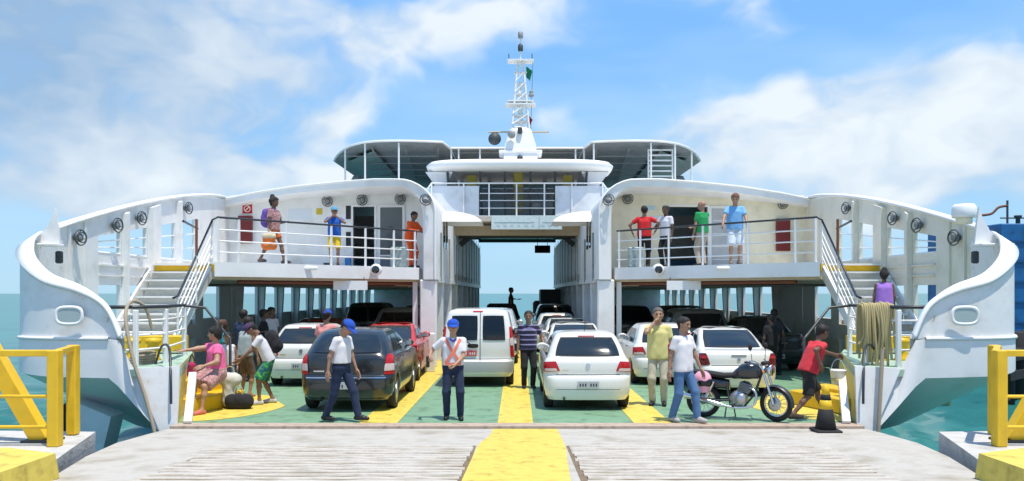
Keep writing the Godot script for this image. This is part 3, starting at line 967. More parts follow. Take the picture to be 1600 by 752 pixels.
func ferry_stairs(s: float):
	var sg := part("stairway", fr)
	var x0 := 7.95
	var x1 := 9.42
	var n := 10
	var top := Vector2(20.8, 2.98)
	var bot := Vector2(18.5, 0.9)
	for k in n:
		var t := (k + 0.5) / n
		var d := lerpf(bot.x, top.x, t)
		var y := lerpf(bot.y, top.y, (k + 1.0) / n)
		put("step", mesh_box(SV(s, (x0 + x1) * 0.5, y - 0.03, d), Vector3(x1 - x0 - 0.1, 0.045, 0.26)), M.white, sg)
		put("riser", mesh_box(SV(s, (x0 + x1) * 0.5, y - 0.15, d + 0.11), Vector3(x1 - x0 - 0.1, 0.19, 0.015)), M.white, sg)
	put("landing_nosing", mesh_box(SV(s, (x0 + x1) * 0.5 - 0.05, 2.88, 20.72), Vector3(x1 - x0 + 0.1, 0.20, 0.12)), M.yellow_deep, sg)
	for x in [x0 - 0.03, x1 + 0.03]:
		var st := st_new()
		hexa(st, [SV(s, x - 0.03, bot.y - 0.02, bot.x - 0.1), SV(s, x + 0.03, bot.y - 0.02, bot.x - 0.1), SV(s, x + 0.03, top.y - 0.3, top.x), SV(s, x - 0.03, top.y - 0.3, top.x), SV(s, x - 0.03, bot.y + 0.28, bot.x - 0.1), SV(s, x + 0.03, bot.y + 0.28, bot.x - 0.1), SV(s, x + 0.03, top.y + 0.05, top.x), SV(s, x - 0.03, top.y + 0.05, top.x)])
		put("stringer", fin(st), M.white, sg)
	# inner hand railing
	var g := part("stair_railing", fr)
	var a := SV(s, x0 - 0.1, 1.05, 18.5)
	var b := SV(s, x0 - 0.1, 3.0, 20.6)
	for k in 5:
		var h := 0.18 + k * 0.2
		put("rail", mesh_tube([a + Vector3.UP * h, b + Vector3.UP * h], 0.018, 6), M.white_plain, g)
	put("handrail", mesh_tube([a + Vector3(0, 1.05, 0.25), a + Vector3.UP * 1.1, b + Vector3.UP * 1.1, SV(s, 7.4, 4.08, 19.75)], 0.026, 8), M.black_rail, g)
	for t in [0.0, 0.5, 1.0]:
		put("post", mesh_tube([a.lerp(b, t) + Vector3.DOWN * 0.05, a.lerp(b, t) + Vector3.UP * 1.1], 0.027, 6), M.white_plain, g)
	# landing rail on the outer side, with a black stanchion
	put("landing_rail", mesh_tube([SV(s, 9.35, 4.1, 23.4), SV(s, 8.75, 4.1, 20.95)], 0.03, 6), M.black_rail, fr)
	put("landing_post", mesh_tube([SV(s, 8.4, 2.98, 20.95), SV(s, 8.4, 4.15, 20.95)], 0.035, 6), M.rust, fr)

func ferry_platform(s: float):
	# raised mooring platform at the bow with its sloped front plate
	var st := st_new()
	prism(st, PackedVector2Array([Vector2(s * 9.44, 15.4), Vector2(s * 8.9, 14.5), Vector2(s * 7.1, 13.95), Vector2(s * 6.5, 13.64), Vector2(s * 5.76, 13.64), Vector2(s * 7.0, 17.3), Vector2(s * 7.6, 18.6), Vector2(s * 9.44, 18.6)]), 0.78, 0.9)
	put("mooring_platform", fin(st), M.deck_pale, fr)
	var pn := st_new()
	hexa(pn, [SV(s, 5.97, -0.2, 13.43), SV(s, 5.72, -0.1, 13.43), SV(s, 5.72, -0.1, 13.47), SV(s, 5.97, -0.2, 13.47), SV(s, 6.52, 0.93, 13.58), SV(s, 5.74, 0.97, 13.58), SV(s, 5.74, 0.97, 13.62), SV(s, 6.52, 0.93, 13.62)])
	put("front_plate", fin(pn), M.white_rusty, fr)
	var yl := st_new()
	quad(yl, SV(s, 5.72, -0.06, 13.48), SV(s, 5.76, 0.95, 13.63), SV(s, 7.0, 0.95, 17.3), SV(s, 6.9, 0.0, 17.3))
	put("inner_plate", fin(yl), M.yellow_pale, fr)
	var lw := st_new()
	quad(lw, SV(s, 7.0, 0.0, 17.31), SV(s, 7.0, 0.9, 17.31), SV(s, 7.6, 0.9, 18.59), SV(s, 7.6, 0.0, 18.59))
	put("inner_plate", fin(lw), M.white, fr)
	put("ramp_arm", beam(SV(s, 5.56, 0.0, 13.5), SV(s, 5.84, 0.74, 14.4), 0.13, 0.15, 0.01), M.white_plain, fr)
	# yellow mooring gear on the platform
	put("yellow_locker", mesh_box(SV(s, 7.9, 1.12, 17.4), Vector3(1.35, 0.34, 0.4), 0.02), M.yellow_deep, fr)
	for x in [7.1, 7.5]:
		put("bollard", mesh_lathe([Vector2(0.16, 0), Vector2(0.12, 0.05), Vector2(0.10, 0.3), Vector2(0.15, 0.34), Vector2(0.15, 0.42), Vector2(0.02, 0.44)], SV(s, x, 0.9, 15.6)), M.yellow_deep, fr)
	# railing along the platform front
	var g := part("bow_railing", fr)
	var line := [SV(s, 7.25, 0.9, 14.15), SV(s, 6.75, 0.9, 14.15), SV(s, 6.55, 0.9, 14.9), SV(s, 6.95, 0.9, 16.7)]
	for p in line:
		put("post", mesh_box(p + Vector3.UP * 0.5, Vector3(0.08, 1.02, 0.08), 0.01), M.white_plain, g)
	for h in [0.3, 0.56, 0.82]:
		put("rail", mesh_tube(line.map(func(p): return p + Vector3.UP * h), 0.02, 6), M.white_plain, g)
	put("handrail", mesh_tube([line[0] + Vector3(s * 0.2, 1.05, 0), line[0] + Vector3.UP * 1.06, line[1] + Vector3.UP * 1.06, line[2] + Vector3.UP * 1.06, line[3] + Vector3.UP * 1.06], 0.033, 8), M.black_rail, g)
	put("handrail", mesh_tube([SV(s, 6.95, 1.95, 16.7), SV(s, 6.55, 1.9, 16.8), SV(s, 5.95, 1.35, 16.4), SV(s, 5.85, 1.28, 16.3), SV(s, 5.85, 0.0, 16.3)], 0.03, 8), M.black_rail, g)
	# rope draped from the rail down the bow
	if s < 0:
		put("draped_hose", mesh_tube(spline([SV(s, 6.62, 1.55, 14.5), SV(s, 6.7, 1.95, 14.4), SV(s, 6.82, 2.06, 14.15), SV(s, 6.72, 1.8, 13.72), SV(s, 6.5, 1.1, 13.53), SV(s, 6.25, 0.45, 13.45), SV(s, 6.05, -0.15, 13.36)], 6), 0.03, 8), M.rope_grey, fr)
	else:
		put("leaning_pole", mesh_tube([SV(s, 6.02, -0.2, 13.34), SV(s, 6.18, 1.26, 13.52)], 0.035, 8), M.rope_grey, fr)
	put("cable_loop", mesh_tube(spline([SV(s, 6.6, 0.92, 14.6), SV(s, 6.4, 1.25, 14.4), SV(s, 6.05, 1.25, 13.9), SV(s, 5.85, 0.8, 13.5), SV(s, 5.8, 0.35, 13.4)], 6), 0.022, 6), M.black_rail, fr)

func ferry_passage(s: float):
	# columns and wall panels along the central car lane
	var g := part("lane_wall", fr)
	put("front_column", mesh_box(SV(s, 2.66, 1.31, 24.05), Vector3(0.5, 2.62, 0.3), 0.03), M.white, g)
	put("front_column", mesh_box(SV(s, 3.08, 1.28, 24.2), Vector3(0.14, 2.56, 0.14)), M.cream_white, g)
	for d in [26.4, 29.5, 32.6, 35.7, 38.8, 41.9, 45.0, 48.1, 51.2]:
		put("column", mesh_box(SV(s, 2.62, 1.3, d), Vector3(0.4, 2.6, 0.42), 0.02), M.pale_panel, g)
	for d in [25.0, 28.0, 31.0]:
		put("cable_duct", mesh_box(SV(s, 2.37, 3.35, d), Vector3(0.05, 1.5, 0.09)), M.grey_steel, g)
	for k in 9:
		var d := 31.5 + k * 2.3
		put("wall_panel", mesh_box(SV(s, 2.38, 4.0, d), Vector3(0.03, 2.1, 1.5)), M.pale_panel, g)
		put("panel_seam", mesh_box(SV(s, 2.375, 4.0, d + 1.1), Vector3(0.03, 2.5, 0.1)), M.grey_steel, g)
	put("lane_window", mesh_box(SV(s, 2.385, 4.2, 26.2), Vector3(0.02, 1.0, 0.5)), M.glass_dark, g)
	put("lane_window", mesh_box(SV(s, 2.385, 4.2, 27.2), Vector3(0.02, 1.0, 0.5)), M.glass_dark, g)
	put("wall_foot", mesh_box(SV(s, 2.55, 2.62, 38.5), Vector3(0.34, 0.14, 28)), M.white, g)
	# wheel guard post
	put("guard", mesh_box(SV(s, 2.45, 0.55, 22.4), Vector3(0.3, 1.1, 0.16), 0.03), M.cream_white, g)
	# rounded fairing between cabin and bridge
	var st := st_new(true)
	var rings := []
	for k in 7:
		var a := PI * 0.5 * k / 6.0
		var ring := []
		for q in 7:
			var b := PI * q / 6.0
			ring.append(SV(s, 2.4 - 1.25 * sin(a), 4.50 + 0.42 * cos(a) * sin(b) + 0.02, 26.6 - cos(b) * 0.9))
		rings.append(ring)
	loft(st, rings, false)
	put("fairing", fin(st), M.white_plain, fr)
	# overhead gear in shadow at the top of the lane
	put("winch_box", mesh_box(SV(s, 1.95, 4.9, 34), Vector3(0.8, 0.7, 1.4), 0.05), M.dark_steel, fr)
	put("corner_bracket", beam(SV(s, 2.35, 4.2, 33.0), SV(s, 1.3, 5.1, 33.0), 0.2, 0.2), M.dark_steel, fr)

func ferry_bridge():
	var g := part("bridge", fr)
	var z := 30.0
	put("bridge_deck", mesh_box(V(0, 5.0, 31.6), Vector3(6.6, 0.2, 3.4)), M.ceiling, g)
	put("cross_beam", mesh_box(V(0, 4.62, 30.9), Vector3(4.9, 0.36, 0.4)), M.rust_cream, g)
	put("cross_beam", mesh_box(V(0, 4.72, 32.6), Vector3(4.9, 0.5, 0.4)), M.dark_steel, g)
	for s in [-1.0, 1.0]:
		put("front_panel", mesh_box(V(s * 2.32, 5.68, z), Vector3(1.78, 1.12, 0.08), 0.01), M.pale_white, g)
		put("front_panel", mesh_box(V(s * 2.3, 5.0, z + 0.05), Vector3(1.8, 0.2, 0.1)), M.ceiling, g)
	put("balcony_glass", mesh_box(V(0, 5.66, z + 0.02), Vector3(2.84, 1.08, 0.02)), M.pane, g)
	put("fascia", mesh_box(V(0, 5.06, z - 0.02), Vector3(6.4, 0.12, 0.1)), M.white_plain, g)
	var rail := part("bridge_railing", fr)
	for x in [-3.2, -2.0, -1.05, -0.02, 1.02, 2.05, 3.2]:
		put("post", mesh_box(V(x, 5.7, z - 0.08), Vector3(0.055, 1.24, 0.055)), M.white_plain, rail)
	put("handrail", mesh_tube([V(-3.55, 5.85, z), V(-3.2, 6.33, z - 0.08), V(3.2, 6.33, z - 0.08), V(3.55, 5.85, z)], 0.035, 8), M.white_plain, rail)
	for y in [5.4, 5.68, 5.95]:
		put("rail", mesh_tube([V(-1.4, y, z - 0.08), V(1.4, y, z - 0.08)], 0.018, 6), M.white_plain, rail)
	# name board with faded marks
	var nb := part("name_board", fr)
	put("board", mesh_box(V(0.36, 4.86, z - 0.12), Vector3(2.64, 0.52, 0.05)), M.board, nb)
	put("divider", mesh_box(V(0.82, 4.86, z - 0.15), Vector3(0.03, 0.48, 0.01)), M.board_mark, nb)
	put("faded_line", mesh_box(V(-0.1, 4.87, z - 0.15), Vector3(1.5, 0.018, 0.01)), M.board_mark, nb)
	put("faded_line", mesh_box(V(1.25, 4.87, z - 0.15), Vector3(0.62, 0.018, 0.01)), M.board_mark, nb)
	var r2 := RandomNumberGenerator.new()
	r2.seed = 3
	for k in 9:
		put("faded_mark", mesh_box(V(-0.7 + k * 0.26 + (0.1 if k > 5 else 0.0), 4.76, z - 0.15), Vector3(r2.randf_range(0.06, 0.15), 0.07, 0.008)), M.board_mark_pale, nb)
	# pilothouse
	var ph := part("pilothouse", fr)
	var roof := st_new(true)
	var rings := []
	for lv in [[7.20, 0.9], [7.19, 0.96], [7.08, 1.0], [6.95, 0.985], [6.86, 0.94]]:
		var ring := []
		for k in 48:
			var an := TAU * k / 48
			var cx: float = signf(cos(an)) * pow(absf(cos(an)), 0.5) * 3.62 * (lv[1] if lv[1] > 0.9 else 0.97)
			var cz: float = signf(sin(an)) * pow(absf(sin(an)), 0.5) * 2.0 * lv[1]
			ring.append(V(cx + 0.1, lv[0], z + 1.55 + cz))
		rings.append(ring)
	loft(roof, rings, true, true)
	put("roof", fin(roof), M.white_plain, ph)
	put("back_wall", mesh_box(V(0, 5.5, z + 3.3), Vector3(5.6, 0.9, 0.08)), M.interior_blue, ph)
	for x in [-2.3, -1.15, 0.0, 1.15, 2.3]: put("rear_mullion", mesh_box(V(x, 6.4, z + 3.3), Vector3(0.16, 0.95, 0.08)), M.dark_steel, ph)
	put("rear_glass", mesh_box(V(0, 6.4, z + 3.34), Vector3(5.4, 0.92, 0.01)), M.pane, ph)
	put("console", mesh_box(V(0.1, 5.5, z + 1.4), Vector3(3.4, 0.8, 0.5), 0.04), M.interior_pale, ph)
	put("chart_board", mesh_box(V(1.0, 6.25, z + 3.22), Vector3(0.7, 0.4, 0.05)), M.interior_pale, ph)
	put("chart_board", mesh_box(V(-0.8, 6.2, z + 3.22), Vector3(0.6, 0.4, 0.05)), M.interior_pale, ph)
	put("lifebuoy_board", mesh_lathe([Vector2(0.02, 0), Vector2(0.16, 0), Vector2(0.16, 0.05), Vector2(0.02, 0.06)], V(0.75, 5.6, z + 1.1), Basis(Vector3.RIGHT, PI / 2), 16), M.white_plain, ph)
	for x in [-1.75, 0.05, 1.95]:
		put("curtain", mesh_box(V(x, 6.15, z + 0.85), Vector3(0.38, 1.25 if x != 0.05 else 1.7, 0.08), 0.03), M.curtain_yellow, ph)
	for x in [-2.55, -1.35, -0.45, 0.5, 1.4, 2.55]:
		put("mullion", beam(V(x, 5.1, z + 0.75), V(x * 1.04, 6.84, z + 0.45), 0.09, 0.07), M.dark_steel, ph)
		put("sill", mesh_box(V(0, 5.75, z + 0.72), Vector3(5.2, 0.05, 0.06)), M.dark_steel, ph) if x == -2.55 else null
	var pn := st_new()
	quad(pn, V(-2.6, 5.1, z + 0.72), V(-2.66, 6.84, z + 0.42), V(2.66, 6.84, z + 0.42), V(2.6, 5.1, z + 0.72))
	put("front_glass", fin(pn), M.pane, ph)
	for s in [-1.0, 1.0]:
		var c := st_new()
		var q := [SV(s, 2.45, 6.84, z + 0.4), SV(s, 3.5, 6.84, z + 0.5), SV(s, 2.95, 6.05, z + 0.75), SV(s, 2.85, 6.0, z + 0.7)]
		quad(c, q[0], q[1], q[2], q[3])
		quad(c, q[1], SV(s, 3.5, 6.84, z + 3.0), SV(s, 2.95, 6.05, z + 3.0), q[2])
		quad(c, q[0], q[3], SV(s, 2.85, 6.0, z + 2.9), SV(s, 2.45, 6.84, z + 2.9))
		put("wing_soffit", fin(c), M.pale_panel, ph)
		var sg := st_new()
		quad(sg, SV(s, 2.62, 5.1, z + 0.73), SV(s, 2.7, 6.84, z + 0.5), SV(s, 2.9, 6.84, z + 3.2), SV(s, 2.8, 5.1, z + 3.2))
		put("side_glass", fin(sg), M.glass_dark, ph)
	# roof and beams over the car lane further aft
	put("lane_roof", mesh_box(V(0, 6.5, 42.8), Vector3(5.0, 0.2, 18.5)), M.ceiling, fr)
	put("after_beam", mesh_box(V(0, 5.75, 52.0), Vector3(5.0, 0.44, 0.4)), M.dark_steel, fr)
	for x in [-1.6, -0.5, 0.2]:
		put("beam_hanger", mesh_box(V(x, 6.15, 51.9), Vector3(0.5 if x < 0.0 else 0.2, 0.5, 0.3)), M.dark_steel, fr)
	var db := part("display_board", fr)
	put("case", mesh_box(V(1.27, 4.42, 40.0), Vector3(0.78, 0.38, 0.12), 0.02), M.black_plastic, db)
	for k in [-0.25, 0.25]: put("hanger", mesh_tube([V(1.27 + k, 4.6, 40), V(1.27 + k, 6.4, 40)], 0.015, 5), M.dark_steel, db)

func canopy_outline(x: float) -> float:   # front edge (distance) of the upper canopy by x
	var a := absf(x)
	if a > 3.15:
		var t := (a - 3.15) / 6.0
		return 35.8 + 0.5 * maxf(0.0, 0.35 - t) + 4.2 * pow(maxf(0.0, t - 0.45) / 0.55, 2.6)
	return 37.6

func ferry_canopy():
	var g := part("sun_canopy", fr)
	for sec in [[-9.15, -3.12], [-3.1, 3.1], [3.12, 9.15]]:
		var mid: bool = absf(sec[0]) < 3.11
		var top := []
		var bot := []
		var back := []
		var n := 26
		for k in n + 1:
			var x: float = lerpf(sec[0], sec[1], float(k) / n)
			var d := canopy_outline(x * (0.99 if mid else 1.0))
			var y := (9.0 if mid else 9.0 - 0.20 * pow((absf(x) - 5.0) / 4.1, 2.0))
			top.append(V(x, y + 0.06, d))
			bot.append(V(x, y, d + 0.02))
			back.append(V(x * 0.995, y + 0.02, 51.5))
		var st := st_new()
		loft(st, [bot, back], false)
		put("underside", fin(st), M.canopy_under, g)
		var up := st_new()
		loft(up, [top, back.map(func(p): return p + Vector3.UP * 0.08)], false)
		put("top_skin", fin(up), M.white_plain, g)
		put("edge_pipe", mesh_tube(top.map(func(p): return p + Vector3(0, -0.02, 0.02)), 0.05, 6), M.white_plain, g)
		for k in (7 if mid else 6):
			var d := 38.2 + k * 2.1
			put("purlin", mesh_box(V((sec[0] + sec[1]) * 0.5, 8.93 if mid else 8.76, d), Vector3(sec[1] - sec[0] - (0.1 if mid else 1.4), 0.05, 0.06)), M.grey_steel, g)
		if not mid:
			var sx := signf(sec[0])
			for k in 3:
				put("rafter", beam(V(sx * (3.6 + k * 1.5), 8.80, 36.4), V(sx * (5.0 + k * 1.3), 8.84, 51), 0.05, 0.06), M.grey_steel, g)
			var gp := st_new()
			quad(gp, V(sx * 6.6, 8.80, 36.9), V(sx * 8.4, 8.70, 39.5), V(sx * 8.6, 8.74, 49), V(sx * 6.9, 8.82, 49))
			put("tinted_panel", fin(gp), M.canopy_green, g)
	var pg := part("canopy_posts", fr)
	for x in [-8.0, -6.85, -5.3, -3.1, -2.75, -1.75, 2.75, 3.15, 3.45, 6.0, 7.15, 8.2]:
		var d := canopy_outline(x) + 0.03
		put("post", mesh_tube([V(x, 5.6, d), V(x, 8.95 if absf(x) > 3.11 else 9.0, d)], 0.045, 6), M.white_plain, pg)
	# upper deck the posts stand on
	put("upper_deck", mesh_box(V(0, 5.78, 43.6), Vector3(19, 0.12, 17.5)), M.white, fr)
	put("roof_blower", mesh_lathe([Vector2(0.3, 0), Vector2(0.3, 1.6), Vector2(0.45, 1.7), Vector2(0.2, 2.2)], V(-7.9, 5.8, 39.5)), M.grey_steel, fr)
	put("roof_blower", mesh_lathe([Vector2(0.3, 0), Vector2(0.3, 1.6), Vector2(0.45, 1.7), Vector2(0.2, 2.2)], V(8.0, 5.8, 39.5)), M.grey_steel, fr)
	var lv := part("louvre_screen", fr)
	for k in 9:
		put("slat", mesh_box(V(6.55, 6.85 + k * 0.24, 36.6), Vector3(1.1, 0.05, 0.16)), M.white_plain, lv)
	for x in [6.0, 7.1]:
		put("frame", mesh_box(V(x, 7.2, 36.55), Vector3(0.07, 3.2, 0.07)), M.white_plain, lv)
	# upper seating deck mass in shade behind
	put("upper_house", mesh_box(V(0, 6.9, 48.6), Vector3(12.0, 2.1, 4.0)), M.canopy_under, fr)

func ferry_mast():
	var g := part("mast", fr)
	var c := V(0.13, 0, 31.0)
	var P := func(px, y): return c + Vector3(px, y, 0)
	var tp := func(y0, y1, w0, w1, d0, d1):
		var st := st_new()
		var p := []
		for e in [[y0, w0, d0], [y1, w1, d1]]:
			for q in [[-1, -1], [1, -1], [1, 1], [-1, 1]]:
				p.append(c + Vector3(q[0] * e[1], e[0], q[1] * e[2]))
		hexa(st, p)
		return fin(st)
	put("base", tp.call(7.2, 7.95, 0.66, 0.58, 0.6, 0.5), M.white_plain, g)
	put("platform", mesh_box(P.call(0, 7.62), Vector3(1.65, 0.10, 1.2), 0.02), M.white_plain, g)
	put("trunk", tp.call(7.95, 8.45, 0.56, 0.42, 0.5, 0.4), M.white_plain, g)
	put("trunk", tp.call(8.45, 8.65, 0.42, 0.16, 0.4, 0.2), M.white_plain, g)
	for q in [[-1, -1], [1, -1], [1, 1], [-1, 1]]:
		put("leg", mesh_tube([P.call(q[0] * 0.34, 8.4) + Vector3(0, 0, q[1] * 0.3), P.call(q[0] * 0.10, 11.2) + Vector3(0, 0, q[1] * 0.1)], 0.045, 6), M.white_plain, g)
	put("core", tp.call(8.5, 10.4, 0.12, 0.07, 0.1, 0.07), M.white_plain, g)
	for e in [[8.85, 0.34], [9.08, 0.3], [9.5, 0.58], [9.62, 0.5], [9.9, 0.27], [10.3, 0.22], [10.75, 0.24], [11.2, 0.5]]:
		put("crosstree", mesh_box(P.call(0, e[0]), Vector3(e[1] * 2.0, 0.05, e[1] * 1.1)), M.white_plain, g)
	for k in 6:
		var y := 8.7 + k * 0.42
		var w := 0.33 - k * 0.036
		put("brace", mesh_tube([P.call(-w, y) + Vector3(0, 0, w), P.call(w * 0.9, y + 0.4) + Vector3(0, 0, w * 0.9)], 0.025, 5), M.white_plain, g)
	put("topmast", mesh_tube([P.call(0, 11.2), P.call(0, 12.15)], 0.035, 6), M.white_plain, g)
	put("mast_light", mesh_lathe([Vector2(0.09, 0), Vector2(0.1, 0.02), Vector2(0.1, 0.22), Vector2(0.05, 0.28)], P.call(0, 11.6), Basis(), 10), M.dark_steel, g)
	put("mast_light", mesh_lathe([Vector2(0.09, 0), Vector2(0.1, 0.02), Vector2(0.1, 0.22), Vector2(0.05, 0.26)], P.call(0, 12.1), Basis(), 10), M.grey_steel, g)
	for x in [-0.45, 0.45]:
		put("aerial", mesh_tube([P.call(x, 11.2), P.call(x, 11.5)], 0.018, 5), M.dark_steel, g)
	put("aerial", mesh_tube([P.call(-0.35, 8.46), P.call(-1.25, 8.46)], 0.03, 6), M.rust_cream, g)
	put("aerial", mesh_tube([P.call(0.35, 8.46), P.call(1.1, 8.46)], 0.03, 6), M.rust_cream, g)
	put("loudhailer", mesh_lathe([Vector2(0.02, 0.2), Vector2(0.17, 0.16), Vector2(0.25, 0.0), Vector2(0.17, -0.16), Vector2(0.02, -0.2)], P.call(-1.0, 8.2), Basis(Vector3.RIGHT, PI / 2), 18), M.dark_steel, g)
	put("lamp", mesh_lathe([Vector2(0.02, 0), Vector2(0.15, 0.0), Vector2(0.15, 0.14), Vector2(0.02, 0.18)], P.call(-0.34, 8.25) + Vector3(0, 0, 0.7), Basis(Vector3.RIGHT, -PI / 2), 14), M.grey_steel, g)
	put("lamp", mesh_box(P.call(-0.02, 8.42) + Vector3(0, 0, 0.5), Vector3(0.18, 0.24, 0.16), 0.03), M.dark_steel, g)
	put("lamp", mesh_lathe([Vector2(0.02, 0), Vector2(0.11, 0.0), Vector2(0.11, 0.1), Vector2(0.02, 0.12)], P.call(-0.02, 7.36) + Vector3(0, 0, 0.62), Basis(Vector3.RIGHT, -PI / 2), 14), M.dark_steel, g)
	var fl := func(x, y, w, h, m, called):
		var st := st_new(true)
		var rows := []
		for j in 5:
			var row := []
			for i in 5:
				row.append(P.call(x + w * i / 4.0 - 0.03 * j * i / 4.0, y - h * j / 4.0 - 0.04 * i) + Vector3(0, 0, 0.05 * sin(i * 1.7 + j * 0.8)))
			rows.append(row)
		loft(st, rows, false)
		put(called, fin(st), m, g)
	fl.call(0.22, 11.0, 0.26, 0.4, M.flag_green, "flag")
	fl.call(0.32, 9.1, 0.16, 0.24, M.flag_red, "flag")
	put("halyard", mesh_tube([P.call(0.48, 11.2), P.call(0.40, 8.6)], 0.008, 4), M.dark_steel, g)
	put("signal_shape", mesh_lathe([Vector2(0.01, -0.16), Vector2(0.1, -0.1), Vector2(0.1, -0.02), Vector2(0.04, 0.0), Vector2(0.09, 0.06), Vector2(0.02, 0.14)], P.call(0.42, 9.95), Basis(), 10), M.grey_steel, g)

# ------------------------------------------------------------------ vehicles
# A car body is a stack of rounded outlines. Rows: height, rear inset, front inset, half width, corner radius. Rear at z = 0, nose at z = -length.
class Shell:
	var L := 4.0
	var rows := []          # dense rows
	var crown := 0.035
	var wheel_z := []
	var arch := 0.36
	var wheel_y := 0.29
	func setup(length: float, raw: Array, sub := 4):
		L = length
		for i in raw.size() - 1:
			for k in sub:
				var t := float(k) / sub
				var r := []
				for c in 5:
					var p0: float = raw[maxi(i - 1, 0)][c]
					var p1: float = raw[i][c]
					var p2: float = raw[i + 1][c]
					var p3: float = raw[mini(i + 2, raw.size() - 1)][c]
					var v: float = cubic_interpolate(p1, p2, p0, p3, t)
					if c == 0: v = lerpf(p1, p2, t)
					else: v = clampf(v, minf(p1, p2) - 0.004, maxf(p1, p2) + 0.004)
					r.append(v)
				rows.append(r)
		rows.append(raw[-1])
	func row(y: float) -> Array:
		if y <= rows[0][0]: return rows[0]
		for i in rows.size() - 1:
			if y <= rows[i + 1][0]:
				var t: float = (y - rows[i][0]) / maxf(rows[i + 1][0] - rows[i][0], 1e-5)
				var r := []
				for c in 5: r.append(lerpf(rows[i][c], rows[i + 1][c], t))
				return r
		return rows[-1]
	func bend(r: Array, x: float) -> float:   # how far the end face falls back at |x|
		var a := absf(x)
		var w: float = r[3]
		var rc: float = minf(r[4], w * 0.95)
		var z := crown * pow(a / w, 2.0)
		if a > w - rc:
			var q := clampf((a - (w - rc)) / rc, 0.0, 1.0)
			z += rc * (1.0 - sqrt(maxf(0.0, 1.0 - q * q)))
		return z
	func rear(x: float, y: float, off := 0.0) -> Vector3:
		var r := row(y)
		var xx := clampf(x, -r[3], r[3])
		return Vector3(xx + signf(x) * off * (0.7 if absf(xx) > r[3] - 0.08 else 0.0), y, -(r[1] + bend(r, xx)) + off)
	func front(x: float, y: float, off := 0.0) -> Vector3:
		var r := row(y)
		var xx := clampf(x, -r[3], r[3])
		return Vector3(xx, y, -(L - r[2] - bend(r, xx)) - off)
	func side(sg: float, z: float, y: float, off := 0.0) -> Vector3:   # z measured forward from the rear, positive
		var r := row(y)
		var w: float = r[3]
		var rc: float = minf(r[4], w * 0.95)
		var x := w
		var za: float = r[1] + crown
		var zb: float = L - r[2] - crown
		var e := 0.0
		if z < za + rc: e = (za + rc - z) / rc
		elif z > zb - rc: e = (z - (zb - rc)) / rc
		if e > 0.0: x = w - rc + rc * sqrt(maxf(0.0, 1.0 - minf(e, 1.0) * minf(e, 1.0)))
		return Vector3(sg * (x + off), y, -z)
	func ring(r: Array) -> Array:
		var half := []
		var w: float = r[3]
		var rc: float = minf(r[4], w * 0.95)
		for k in 5: half.append([(w - rc) * k / 5.0, 0])
		for k in 6:
			var a := PI * 0.5 * k / 6.0
			half.append([w - rc + rc * sin(a), 0])
		var out := []
		for h in half: out.append(Vector3(h[0], r[0], -(r[1] + bend(r, h[0]))))
		var z0: float = r[1] + crown + rc
		var z1: float = L - r[2] - crown - rc
		var n := 44
		for k in n + 1:
			var z := lerpf(z0, z1, float(k) / n)
			var y: float = r[0]
			for wz in wheel_z:
				var dz: float = z - wz
				if absf(dz) < arch:
					y = maxf(y, wheel_y + sqrt(arch * arch - dz * dz))
			out.append(Vector3(w, y, -z))
		half.reverse()
		for h in half:
			out.append(Vector3(h[0], r[0], -(L - r[2] - bend(r, h[0]))))
		var full := out.duplicate()
		out.reverse()
		for i in range(1, out.size() - 1):
			full.append(Vector3(-out[i].x, out[i].y, out[i].z))
		return full

func patch(fn: Callable, c: Array, nx := 8, ny := 6, q := 0.2) -> ArrayMesh:
	# curved panel: corners c = [a0, b0, a1, b1, a2, b2, a3, b3] (lower left, lower right, upper right, upper left) on the surface fn(a, b)
	var st := st_new(true)
	var rows := []
	for j in ny + 1:
		var row := []
		for i in nx + 1:
			var u := 2.0 * i / nx - 1.0
			var v := 2.0 * j / ny - 1.0
			var uu := u * sqrt(1.0 - q * v * v * 0.5)
			var vv := v * sqrt(1.0 - q * u * u * 0.5)
			var s := uu * 0.5 + 0.5
			var t := vv * 0.5 + 0.5
			var lo := Vector2(c[0], c[1]).lerp(Vector2(c[2], c[3]), s)
			var hi := Vector2(c[6], c[7]).lerp(Vector2(c[4], c[5]), s)
			var p := lo.lerp(hi, t)
			row.append(fn.call(p.x, p.y))
		rows.append(row)
	loft(st, rows, false)
	return fin(st)

func rect(x0, y0, x1, y1) -> Array:
	return [x0, y0, x1, y0, x1, y1, x0, y1]

var wheel_cache := {}
func make_wheel(parent: Node3D, at: Vector3, r: float, sg: float, m: Material):
	if not wheel_cache.has(r):
		var t := mesh_lathe([Vector2(r * 0.62, -0.085), Vector2(r * 0.9, -0.09), Vector2(r * 0.985, -0.07), Vector2(r, -0.03), Vector2(r, 0.03), Vector2(r * 0.985, 0.07), Vector2(r * 0.9, 0.09), Vector2(r * 0.64, 0.085)], Vector3.ZERO, Basis(Vector3.FORWARD, PI / 2), 28)
		var st := st_new(true)
		lathe(st, [Vector2(0.01, 0.055), Vector2(r * 0.18, 0.06), Vector2(r * 0.24, 0.045), Vector2(r * 0.55, 0.055), Vector2(r * 0.64, 0.082), Vector2(r * 0.68, 0.088)], Vector3.ZERO, Basis(Vector3.FORWARD, PI / 2), 24)
		var holes := st_new()
		for k in 8:
			var a := TAU * k / 8
			var c := Vector3(0.0545, cos(a) * r * 0.42, sin(a) * r * 0.42)
			box(holes, c, Vector3(0.012, r * 0.2, r * 0.13), Basis(Vector3.RIGHT, a))
		wheel_cache[r] = [t, fin(st), fin(holes)]
	var w := part("wheel", parent, at, 0.0 if sg > 0 else PI)
	put("tyre", wheel_cache[r][0], M.tyre, w)
	put("rim", wheel_cache[r][1], m, w)
	put("rim_hole_shade", wheel_cache[r][2], M.dark_steel, w)  # dark blocks on the rim face, painted for the shade inside its holes

